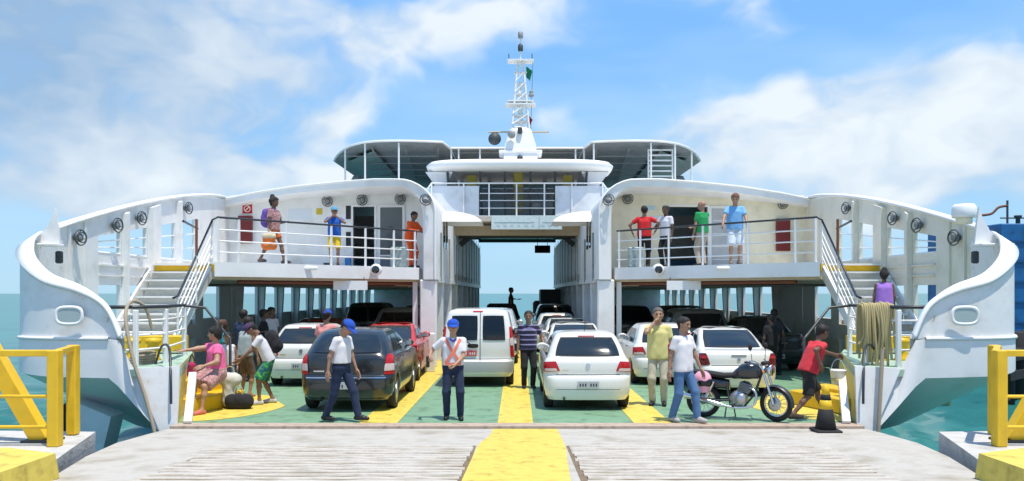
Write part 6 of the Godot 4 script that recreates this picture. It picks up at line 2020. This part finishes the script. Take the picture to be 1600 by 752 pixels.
	person("person in white shirt farthest back beside the left side openings", {"at": V(-6.95, 0, 22.6), "yaw": 60, "size": 1.04, "skin": 0.7, "cell": 0.03, "shirt": white, "legs": navy, "shoes": leather, "hair": dark_hair})
	person("woman in teal top behind the black handrail of the left steps", {"at": V(-6.45, 0, 17.5), "yaw": -60, "size": 0.93, "skin": 0.55, "cell": 0.028, "shirt": fabric(0.03, 0.26, 0.32), "legs": denim, "shoes": leather, "hair": mat(lin(0.07, 0.03, 0.015), 0.7), "hair_kind": "long_hair"})
	person("child in white sleeveless top standing between woman in teal and grey-top man", {"at": V(-6.0, 0, 16.55), "yaw": 20, "size": 0.80, "skin": 0.45, "cell": 0.03, "shirt": white, "sleeve": 0.0, "legs": denim, "leg_length": 0.9, "legs_name": "shorts", "hair": dark_hair})
	# left balcony, floor at 2.98
	folk.walker = person("woman with purple backpack and orange bag walking along the left balcony", {"at": V(-6.48, 2.98, 21.3), "yaw": 75, "size": 1.02, "skin": 0.8, "hands": [Vector3(0.12, 1.10, 0.26), Vector3(-0.27, 0.80, 0.06)], "poles": [Vector3(0.6, -1, -0.2), Vector3(-0.4, 0, -1)], "feet": [Vector3(0.07, 0.085, 0.26), Vector3(-0.07, 0.13, -0.36)], "shirt": floral, "legs": fabric(0.62, 0.16, 0.05), "leg_length": 0.55, "legs_name": "shorts", "shoes": fabric(0.1, 0.08, 0.07), "hair": dark_hair, "hair_kind": "bun_hair"})
	person("man in blue shirt and yellow shorts raising both hands to his face on left balcony", {"at": V(-5.2, 2.98, 22.75), "yaw": 12, "size": 0.97, "skin": 0.5, "hands": [Vector3(0.10, 1.42, 0.24), Vector3(-0.06, 1.44, 0.24)], "poles": [Vector3(1, -0.8, 0), Vector3(-1, -0.8, 0)], "shirt": fabric(0.01, 0.10, 0.45), "legs": fabric(0.75, 0.52, 0.02), "leg_length": 0.95, "legs_name": "shorts", "shoes": leather, "cap": fabric(0.10, 0.32, 0.48), "hair": dark_hair})
	person("worker in orange overalls leaning on the rail at the inner end of left balcony", {"at": V(-3.2, 2.98, 24.42), "yaw": 55, "size": 1.0, "skin": 0.7, "lean": Vector3(0, 0, 0.22), "hip": Vector3(0, 0.92, -0.08), "hands": [Vector3(0.15, 1.12, 0.42), Vector3(-0.20, 1.10, 0.40)], "shirt": fabric(0.85, 0.11, 0.015), "sleeve": 1.5, "loose": 0.015, "legs": fabric(0.85, 0.11, 0.015), "shoes": leather, "hair": dark_hair})
	# right balcony
	person("man in red T-shirt and black trousers standing nearest the axis on right balcony", {"at": V(3.82, 2.98, 24.0), "yaw": 170, "size": 1.06, "fat": 0.012, "skin": 0.5, "hands": [Vector3(0.34, 1.0, 0.12), Vector3(-0.32, 1.05, 0.05)], "poles": [Vector3(1, 0, -0.3), Vector3(-1, 0, -0.4)], "shirt": fabric(0.62, 0.02, 0.025), "legs": black, "shoes": leather, "hair": dark_hair})
	person("man in white shirt and black trousers resting a hand on the right balcony rail", {"at": V(4.42, 2.98, 23.75), "yaw": -50, "size": 1.05, "skin": 0.9, "hands": [null, Vector3(-0.26, 1.08, 0.32)], "shirt": white, "legs": black, "shoes": leather, "hair": dark_hair})
	person("bald man in green T-shirt and khaki trousers holding out one arm on right balcony", {"at": V(5.24, 2.98, 22.65), "yaw": -150, "size": 1.06, "skin": 0.3, "hands": [null, Vector3(-0.12, 1.10, 0.42)], "poles": [Vector3(0.4, 0, -1), Vector3(-0.6, -0.8, 0)], "shirt": fabric(0.01, 0.28, 0.08), "legs": fabric(0.40, 0.34, 0.27), "shoes": leather, "look": [20, 0]})
	person("tall man in light blue T-shirt and pale shorts leaning on the right balcony rail", {"at": V(5.92, 2.98, 21.75), "yaw": -4, "size": 1.11, "skin": 0.22, "lean": Vector3(0, 0, 0.08), "hands": [Vector3(0.22, 0.98, 0.36), Vector3(-0.36, 0.96, 0.36)], "shirt": fabric(0.20, 0.46, 0.80), "hem": -0.06, "loose": 0.015, "legs": fabric(0.62, 0.70, 0.78), "leg_length": 1.0, "leg_wide": 0.105, "legs_name": "shorts", "shoes": fabric(0.2, 0.16, 0.13), "hair": mat(lin(0.13, 0.06, 0.03), 0.8), "look": [-14, 18]})
	person("woman in lilac top going up the right stairway", {"at": V(8.62, 1.12, 18.76), "yaw": 165, "size": 0.93, "skin": 0.75, "cell": 0.024, "fat": 0.02, "lean": Vector3(0, 0, 0.10), "feet": [Vector3(0.10, 0.085, 0.1), Vector3(-0.10, 0.085, 0.0)], "shirt": fabric(0.34, 0.17, 0.60), "sleeve": 0.0, "legs": denim, "shoes": leather, "hair": dark_hair, "hair_kind": "bun_hair"})
	# far figures
	person("dark figure standing in the bed of the pickup far up the lane", {"at": V(-0.28, 0.78, 36.0), "yaw": 90, "size": 0.97, "skin": 0.9, "cell": 0.035, "hands": [Vector3(0.3, 1.2, 0.35), null], "shirt": black, "legs": black, "hair": dark_hair})
	person("dark-clothed man by the right side openings, left of two", {"at": V(6.55, 0, 20.6), "yaw": 200, "size": 0.96, "skin": 0.9, "cell": 0.03, "shirt": black, "legs": black, "shoes": leather, "hair": dark_hair})
	person("dark-clothed man by the right side openings, right of two", {"at": V(6.95, 0, 21.6), "yaw": 150, "size": 1.02, "skin": 0.9, "cell": 0.03, "shirt": fabric(0.03, 0.03, 0.04), "legs": black, "shoes": leather, "hair": dark_hair})

# ------------------------------------------------------------------ motorcycle, bags, cone, ropes
func sweep(st, secs: Array):   # secs: [centre, half width z, half height y]; along x
	var rings := []
	for e in secs:
		var ring := []
		for q in 14:
			var an := TAU * q / 14
			ring.append(e[0] + Vector3(0, signf(sin(an)) * pow(absf(sin(an)), 0.8) * e[2], signf(cos(an)) * pow(absf(cos(an)), 0.8) * e[1]))
		rings.append(ring)
	loft(st, rings, true, true)

func build_motorcycle():
	var m := thing("motorcycle", "black motorcycle parked on the deck behind the ramp, front wheel to the right", "motorcycle", V(3.32, 0, 14.25), deg_to_rad(-24))
	var tank_paint := car_paint(0.012, 0.014, 0.018)
	var wheel := func(c: Vector3, turn: float, front: bool):
		var w := part("wheel", m, c, turn)
		put("tyre", ring_mesh(Vector3.ZERO, Basis(Vector3.RIGHT, PI / 2), 0.255, 0.048, 32), M.tyre, w)
		put("rim", ring_mesh(Vector3.ZERO, Basis(Vector3.RIGHT, PI / 2), 0.212, 0.017, 32), M.chrome, w)
		put("hub", mesh_lathe([Vector2(0.01, -0.07), Vector2(0.055, -0.065), Vector2(0.075, 0.0), Vector2(0.055, 0.065), Vector2(0.01, 0.07)], Vector3.ZERO, Basis(Vector3.RIGHT, PI / 2), 16), M.alloy, w)
		var sp := st_new()
		for k in 24:
			var a := TAU * k / 24
			var b := a + (0.5 if k % 2 == 0 else -0.5)
			tube(sp, [Vector3(cos(b) * 0.06, sin(b) * 0.06, 0.03 if k % 2 == 0 else -0.03), Vector3(cos(a) * 0.21, sin(a) * 0.21, 0)], 0.0035, 4)
		tag(put("spokes", fin(sp), M.chrome, w), "", "", "", "stuff")
		if front: put("brake_disc", mesh_lathe([Vector2(0.08, 0), Vector2(0.12, 0), Vector2(0.12, 0.006), Vector2(0.08, 0.006)], Vector3(0, 0, 0.06), Basis(Vector3.RIGHT, PI / 2), 24), M.alloy, w)
	var st_ang := deg_to_rad(-20)
	wheel.call(Vector3(0, 0.303, 0), 0.0, false)
	wheel.call(Vector3(1.24, 0.303, 0.0), st_ang, true)
	var f := func(x, y, z): return Vector3(1.12, 0, 0) + Basis(Vector3.UP, st_ang) * Vector3(x - 1.12, y, z)
	for z in [-0.075, 0.075]:
		put("fork", mesh_tube([f.call(1.24, 0.303, z), f.call(1.16, 0.55, z), f.call(1.02, 0.95, z * 1.05)], [0.028, 0.024, 0.02], 8), M.chrome, m)
		put("shock", mesh_tube([Vector3(0.06, 0.34, z * 1.7), Vector3(0.20, 0.66, z * 1.7)], 0.03, 10), M.chrome, m)
		put("swing_arm", mesh_tube([Vector3(0.0, 0.303, z * 1.4), Vector3(0.48, 0.34, z * 1.4)], 0.02, 6), M.dark_steel, m)
	# frame
	for z in [-0.10, 0.10]:
		put("frame_tube", mesh_tube([Vector3(1.02, 0.86, z * 0.2), Vector3(0.88, 0.45, z), Vector3(0.72, 0.24, z), Vector3(0.48, 0.26, z), Vector3(0.42, 0.6, z), Vector3(0.12, 0.68, z)], 0.016, 6), M.black_rail, m)
	var tk := st_new(true)
	sweep(tk, [[Vector3(0.50, 0.76, 0), 0.05, 0.05], [Vector3(0.55, 0.78, 0), 0.10, 0.08], [Vector3(0.66, 0.84, 0), 0.14, 0.13], [Vector3(0.80, 0.86, 0), 0.155, 0.15], [Vector3(0.94, 0.85, 0), 0.13, 0.13], [Vector3(1.0, 0.82, 0), 0.06, 0.06]])
	put("fuel_tank", fin(tk), tank_paint, m)
	var se := st_new(true)
	sweep(se, [[Vector3(-0.22, 0.82, 0), 0.06, 0.02], [Vector3(-0.18, 0.80, 0), 0.11, 0.045], [Vector3(0.1, 0.785, 0), 0.13, 0.05], [Vector3(0.35, 0.755, 0), 0.125, 0.05], [Vector3(0.54, 0.77, 0), 0.10, 0.045], [Vector3(0.58, 0.78, 0), 0.05, 0.02]])
	put("seat", fin(se), M.rubber, m)
	var sc := st_new(true)
	sweep(sc, [[Vector3(-0.3, 0.74, 0), 0.04, 0.03], [Vector3(-0.12, 0.70, 0), 0.11, 0.06], [Vector3(0.25, 0.62, 0), 0.12, 0.10], [Vector3(0.46, 0.60, 0), 0.11, 0.09]])
	put("side_cover", fin(sc), tank_paint, m)
	put("grab_rail", mesh_tube(spline([Vector3(0.1, 0.80, 0.13), Vector3(-0.2, 0.84, 0.13), Vector3(-0.32, 0.87, 0.05), Vector3(-0.32, 0.87, -0.05), Vector3(-0.2, 0.84, -0.13), Vector3(0.1, 0.80, -0.13)], 4), 0.013, 6), M.dark_steel, m)
	# engine
	var en := st_new(true)
	lathe(en, [Vector2(0.02, -0.15), Vector2(0.12, -0.14), Vector2(0.15, -0.08), Vector2(0.15, 0.09), Vector2(0.13, 0.14), Vector2(0.02, 0.16)], Vector3(0.62, 0.36, 0), Basis(Vector3.RIGHT, PI / 2), 20)
	put("crankcase", fin(en), M.alloy, m)
	put("clutch_cover", mesh_lathe([Vector2(0.01, 0.03), Vector2(0.09, 0.025), Vector2(0.10, 0.0)], Vector3(0.66, 0.37, 0.15), Basis(Vector3.RIGHT, PI / 2), 18), M.alloy, m)
	for k in 6:
		put("cylinder_fin", mesh_box(Vector3(0.70 + k * 0.008, 0.50 + k * 0.026, 0), Vector3(0.20, 0.013, 0.21), 0.0, Basis(Vector3.BACK, -0.25)), M.grey_steel, m)
	put("cylinder", mesh_box(Vector3(0.72, 0.56, 0), Vector3(0.14, 0.22, 0.15), 0.02, Basis(Vector3.BACK, -0.25)), M.dark_steel, m)
	put("exhaust_pipe", mesh_tube(spline([Vector3(0.80, 0.58, 0.06), Vector3(0.92, 0.48, 0.11), Vector3(0.88, 0.28, 0.14), Vector3(0.62, 0.22, 0.17), Vector3(0.36, 0.26, 0.18)], 5), 0.022, 8), M.chrome, m)
	put("silencer", mesh_tube([Vector3(0.40, 0.25, 0.18), Vector3(0.30, 0.27, 0.185), Vector3(-0.28, 0.40, 0.20), Vector3(-0.32, 0.41, 0.20)], [0.025, 0.045, 0.05, 0.03], 12), M.chrome, m)
	# fenders
	for e in [[f.call(1.24, 0.303, 0), st_ang, -0.1, 2.2, M.black_rail], [Vector3(0, 0.303, 0), 0.0, 0.7, 3.1, M.black_rail]]:
		var fs := st_new(true)
		var rows := []
		for k in 13:
			var a: float = lerpf(e[2], e[3], k / 12.0)
			var row := []
			for q in 5:
				var u := (q - 2) / 2.0
				row.append(e[0] + Basis(Vector3.UP, e[1]) * Vector3(cos(a) * (0.335 - 0.03 * u * u), sin(a) * (0.335 - 0.03 * u * u), u * 0.065))
			rows.append(row)
		loft(fs, rows, false)
		put("mudguard", fin(fs), e[4], m)
	# front end
	put("headlight", mesh_lathe([Vector2(0.01, -0.12), Vector2(0.06, -0.1), Vector2(0.095, -0.02), Vector2(0.1, 0.02), Vector2(0.09, 0.03), Vector2(0.01, 0.035)], f.call(1.16, 0.88, 0), Basis(Vector3.UP, st_ang) * Basis(Vector3.BACK, -PI / 2), 18), M.chrome, m)
	put("instrument", mesh_box(f.call(1.06, 1.0, 0), Vector3(0.1, 0.06, 0.2), 0.02, Basis(Vector3.UP, st_ang)), M.rubber, m)
	put("handlebar", mesh_tube(spline([f.call(0.86, 1.02, -0.36), f.call(0.94, 1.04, -0.22), f.call(1.02, 0.97, -0.08), f.call(1.02, 0.97, 0.08), f.call(0.94, 1.04, 0.22), f.call(0.86, 1.02, 0.36)], 4), 0.012, 6), M.chrome, m)
	for z in [-1.0, 1.0]:
		put("grip", mesh_tube([f.call(0.86, 1.02, z * 0.36), f.call(0.90, 1.03, z * 0.27)], 0.018, 8), M.rubber, m)
		put("mirror_stem", mesh_tube([f.call(0.93, 1.05, z * 0.24), f.call(0.92, 1.24, z * 0.27)], 0.006, 5), M.black_rail, m)
		put("mirror", mesh_lathe([Vector2(0.01, -0.012), Vector2(0.055, -0.01), Vector2(0.06, 0.01), Vector2(0.01, 0.014)], f.call(0.92, 1.28, z * 0.28), Basis(Vector3.UP, st_ang) * Basis(Vector3.BACK, PI / 2), 14), M.rubber, m)
		put("indicator", mesh_lathe([Vector2(0.01, -0.02), Vector2(0.03, 0.0), Vector2(0.01, 0.02)], f.call(1.1, 0.86, z * 0.16), Basis(), 10), mat(lin(0.7, 0.2, 0.01), 0.2), m)
		put("footrest", mesh_tube([Vector3(0.55, 0.26, z * 0.12), Vector3(0.55, 0.26, z * 0.3)], 0.014, 6), M.rubber, m)
	put("tail_light", mesh_box(Vector3(-0.34, 0.76, 0), Vector3(0.06, 0.06, 0.12), 0.015), M.lamp_red, m)
	put("side_stand", mesh_tube([Vector3(0.5, 0.26, -0.12), Vector3(0.52, 0.005, -0.26)], 0.012, 6), M.dark_steel, m)
	put("centre_stand", mesh_tube([Vector3(0.42, 0.26, 0.08), Vector3(0.40, 0.04, 0.16)], 0.014, 6), M.dark_steel, m)
	# helmet hung from the seat
	var h := thing("helmet", "pink helmet hanging from the side of the motorcycle seat", "helmet", m.transform * Vector3(0.04, 0.66, 0.30))
	h.scale = Vector3.ONE * 1.2
	var hs := net([[Vector3(0, 0.03, 0), Vector3(0, 0.035, 0.01), 0.135, 0.13], [Vector3(0, -0.07, 0), Vector3(0, -0.11, 0.0), 0.115, 0.10]], 0.014, 0.03, 0.0, [[Vector3(0, -1, 0), 0.15]])
	put("helmet_shell", join([[hs, Transform3D()]]), car_paint(0.80, 0.36, 0.48), h)
	put("visor_gap", join([[net([[Vector3(-0.03, -0.0, 0.075), Vector3(0.06, -0.0, 0.075), 0.068, 0.068]], 0.012, 0.01, 0.0, [[Vector3(0, 1, 0), 0.055]]), Transform3D()]]), M.glass_black, h)
	put("chin_strap", mesh_tube([Vector3(0.08, -0.12, 0.04), Vector3(0.14, -0.22, 0.05)], 0.012, 5), M.rope, h)

func make_bag(called: String, label: String, cat: String, at: Vector3, bones: Array, m: Material, fold := 0.006) -> Node3D:
	var o := thing(called, label, cat, at)
	put("bag_body", join([[net(bones, 0.02, 0.05, fold), Transform3D()]]), m, o)
	return o

func build_small_things():
	var black := fabric(0.012, 0.012, 0.015)
	# pickup far up the lane, whose bed the dark figure stands in
	var pk := thing("pickup_truck", "black pickup truck far up the lane of the white van", "truck", V(-0.72, 0, 35.0), 0.0, "vehicles parked on the car deck")
	var pb := car_paint(0.012, 0.014, 0.016)
	put("bed_floor", mesh_box(Vector3(0, 0.72, -0.9), Vector3(1.6, 0.1, 1.75)), pb, pk)
	for s in [-1.0, 1.0]: put("bed_side", mesh_box(Vector3(s * 0.8, 0.82, -0.9), Vector3(0.09, 0.56, 1.8), 0.02), pb, pk)
	put("tailgate", mesh_box(Vector3(0, 0.82, -0.03), Vector3(1.5, 0.54, 0.06), 0.015), pb, pk)
	var cab := st_new(true)
	loft(cab, [[Vector3(-0.85, 0.4, -1.8), Vector3(0.85, 0.4, -1.8), Vector3(0.85, 0.4, -4.8), Vector3(-0.85, 0.4, -4.8)], [Vector3(-0.86, 1.12, -1.8), Vector3(0.86, 1.12, -1.8), Vector3(0.86, 1.05, -4.7), Vector3(-0.86, 1.05, -4.7)], [Vector3(-0.82, 1.16, -1.82), Vector3(0.82, 1.16, -1.82), Vector3(0.82, 1.16, -3.7), Vector3(-0.82, 1.16, -3.7)], [Vector3(-0.66, 1.68, -1.95), Vector3(0.66, 1.68, -1.95), Vector3(0.66, 1.68, -3.1), Vector3(-0.66, 1.68, -3.1)], [Vector3(-0.55, 1.75, -2.1), Vector3(0.55, 1.75, -2.1), Vector3(0.55, 1.75, -3.0), Vector3(-0.55, 1.75, -3.0)]], true, true)
	put("cab", fin(cab), pb, pk)
	put("rear_window", mesh_box(Vector3(0, 1.42, -1.87), Vector3(1.2, 0.4, 0.03), 0.0, Basis(Vector3.RIGHT, -0.24)), M.glass_dark, pk)
	for wz in [0.9, 4.0]:
		for s in [-1.0, 1.0]: make_wheel(pk, Vector3(s * 0.74, 0.345, -wz), 0.345, s, M.alloy)
	# traffic cone
	var cn := thing("traffic_cone", "black and yellow banded traffic cone at the right edge of the ramp", "cone", V(4.92, ramp_y(12.75), 12.75))
	var R := func(y): return lerpf(0.165, 0.042, (y - 0.05) / 0.70)
	var seg := [[0.05, 0.37, M.rubber], [0.37, 0.51, M.yellow_deep], [0.51, 0.60, M.rubber], [0.60, 0.75, M.yellow_deep]]
	for e in seg:
		put("cone_band", mesh_lathe([Vector2(R.call(e[0]), e[0]), Vector2(R.call(e[1]), e[1])], Vector3.ZERO, Basis(), 24), e[2], cn)
	put("base", mesh_box(Vector3(0, 0.025, 0), Vector3(0.40, 0.05, 0.40), 0.015), M.rubber, cn)
	# bucket in the hand of the man in red
	var bk := thing("bucket", "white plastic bucket with handle held by the man in red", "bucket", folk.red.transform * (folk.red.get_meta("frame")[7][0] + Vector3(0, -0.52, 0.03)))
	put("pail", mesh_lathe([Vector2(0.01, 0), Vector2(0.105, 0), Vector2(0.135, 0.24), Vector2(0.142, 0.245), Vector2(0.142, 0.265), Vector2(0.125, 0.262), Vector2(0.1, 0.02)], Vector3.ZERO, Basis(), 22), M.white_plain, bk)
	put("label_band", mesh_lathe([Vector2(0.1185, 0.06), Vector2(0.1245, 0.11)], Vector3.ZERO, Basis(), 22), M.yellow_pale, bk)
	put("handle", mesh_tube(spline([Vector3(-0.14, 0.25, 0), Vector3(-0.08, 0.40, 0), Vector3(0, 0.46, 0), Vector3(0.08, 0.40, 0), Vector3(0.14, 0.25, 0)], 4), 0.008, 6), M.chrome, bk)
	# bags
	var o: Node3D = make_bag("duffel_bag", "black duffel bag on the deck beside the seated woman", "bag", V(-5.30, 0, 15.25), [[Vector3(-0.13, 0.15, 0), Vector3(0.13, 0.15, 0), 0.145, 0.145], [Vector3(-0.12, 0.10, 0.02), Vector3(0.14, 0.10, 0.02), 0.1, 0.1]], black)
	put("handle", mesh_tube(spline([Vector3(-0.08, 0.28, 0.05), Vector3(-0.05, 0.42, 0.03), Vector3(0.05, 0.42, 0.03), Vector3(0.08, 0.28, 0.05)], 4), 0.012, 6), M.rope, o)
	o = make_bag("cloth_bag", "pale patterned bag standing behind the seated woman", "bag", V(-5.52, 0.0, 15.35), [[Vector3(0, 0.15, 0), Vector3(0, 0.55, 0), 0.14, 0.12], [Vector3(-0.08, 0.55, 0), Vector3(0.10, 0.55, 0), 0.13, 0.13]], fabric(0.58, 0.57, 0.5))
	put("strap", mesh_tube(spline([Vector3(-0.1, 0.62, 0), Vector3(-0.05, 0.78, 0), Vector3(0.06, 0.78, 0), Vector3(0.1, 0.62, 0)], 4), 0.012, 6), M.rope, o)
	o = make_bag("shoulder_bag", "small crimson bag beside the seated woman's arm at the white ramp arm", "bag", V(-6.0, 0.62, 14.75), [[Vector3(0, 0.1, 0), Vector3(0, 0.25, 0), 0.09, 0.075]], fabric(0.36, 0.02, 0.08))
	put("strap", mesh_tube(spline([Vector3(-0.06, 0.28, 0), Vector3(0, 0.46, 0), Vector3(0.06, 0.28, 0)], 4), 0.01, 6), black, o)
	o = make_bag("backpack", "black backpack worn by the bending youth in green-blue shorts", "backpack", on_back(folk.youth, 0.21, -0.30), [[Vector3(0, 0.0, 0), Vector3(-0.08, 0.22, 0), 0.13, 0.12], [Vector3(0.06, 0.02, 0.02), Vector3(0.0, 0.16, 0.02), 0.10, 0.09]], black)
	put("strap", mesh_tube(spline([Vector3(-0.14, 0.3, 0.12), Vector3(-0.26, 0.28, 0.15), Vector3(-0.25, 0.1, 0.16), Vector3(-0.08, -0.04, 0.13)], 4), 0.014, 6), black, o)
	o = make_bag("backpack", "purple backpack on the woman walking along left balcony", "backpack", on_back(folk.walker, 0.22, -0.32), [[Vector3(0, 0.0, 0), Vector3(0.0, 0.28, 0), 0.13, 0.115], [Vector3(-0.05, 0.02, 0), Vector3(-0.05, 0.14, 0), 0.1, 0.09]], fabric(0.15, 0.08, 0.36))
	put("strap", mesh_tube(spline([Vector3(0.06, 0.36, 0.12), Vector3(0.22, 0.38, 0.14), Vector3(0.28, 0.2, 0.14), Vector3(0.1, 0.0, 0.12)], 4), 0.014, 6), fabric(0.12, 0.06, 0.3), o)
	o = make_bag("tote_bag", "cream and orange tote bag carried by the woman on left balcony", "bag", folk.walker.transform * (folk.walker.get_meta("frame")[7][1] + Vector3(-0.06, -0.50, 0.0)), [[Vector3(-0.08, 0.12, 0), Vector3(0.10, 0.12, 0), 0.12, 0.12], [Vector3(-0.07, 0.3, 0), Vector3(0.08, 0.3, 0), 0.10, 0.10]], fabric(0.75, 0.20, 0.04))
	put("cream_panel", join([[net([[Vector3(-0.07, 0.36, 0), Vector3(0.08, 0.36, 0), 0.11, 0.11]], 0.02, 0.03, 0.003), Transform3D()]]), fabric(0.68, 0.58, 0.4), o)
	put("strap", mesh_tube(spline([Vector3(-0.08, 0.40, 0), Vector3(0.0, 0.54, 0.0), Vector3(0.08, 0.40, 0)], 4), 0.01, 6), fabric(0.68, 0.58, 0.4), o)
	o = make_bag("sling_bag", "red and white bag on the shoulder of the man in white polo", "bag", on_back(folk.polo, 0.21, -0.34), [[Vector3(0, 0.0, 0), Vector3(-0.02, 0.2, 0), 0.09, 0.07]], fabric(0.42, 0.04, 0.05), 0.003)
	var top: Vector3 = folk.polo.transform * (folk.polo.get_meta("frame")[10][0] + Vector3(-0.04, 0.085, 0)) - o.position
	put("strap", mesh_tube(spline([Vector3(0, 0.24, 0), top + Vector3(0.02, 0, -0.05), top], 4), 0.014, 6), fabric(0.42, 0.04, 0.05), o)
	# jumble of rope over the right bow rail
	var rp := thing("rope_bundle", "thick bundle of tan mooring rope hung over the right bow railing", "rope", V(6.5, 0.9, 14.35))
	var r2 := RandomNumberGenerator.new()
	r2.seed = 12
	for k in 15:
		var t := k / 14.0
		var x := lerpf(-0.20, 0.24, t)
		var z := lerpf(-0.32, -0.05, t)
		var lowf := r2.randf_range(-0.02, 0.42) if k % 3 == 0 else r2.randf_range(0.0, 0.16)
		var lowb := r2.randf_range(0.1, 0.35)
		put("strand", mesh_tube(spline([Vector3(x + r2.randf_range(-0.07, 0.07), lowf, z + r2.randf_range(0.06, 0.16)), Vector3(x + r2.randf_range(-0.045, 0.045), 0.55, z + r2.randf_range(0.1, 0.18)), Vector3(x, 1.02, z + 0.10), Vector3(x, 1.11 + r2.randf_range(-0.02, 0.03), z), Vector3(x, 1.0, z - 0.12), Vector3(x, lowb, z - 0.14)], 5), 0.023, 7), M.rope, rp)
	var cr := thing("rope_coil", "loose coil of grey rope on the left mooring platform", "rope", V(-7.0, 0.9, 14.9))
	for k in 4: put("coil", ring_mesh(Vector3(0.02 * k, 0.03 + 0.05 * k, 0.01 * k), Basis(Vector3.UP, k * 0.4).rotated(Vector3.RIGHT, 0.05 * k), 0.22 - 0.01 * k, 0.028), M.rope_grey, cr)
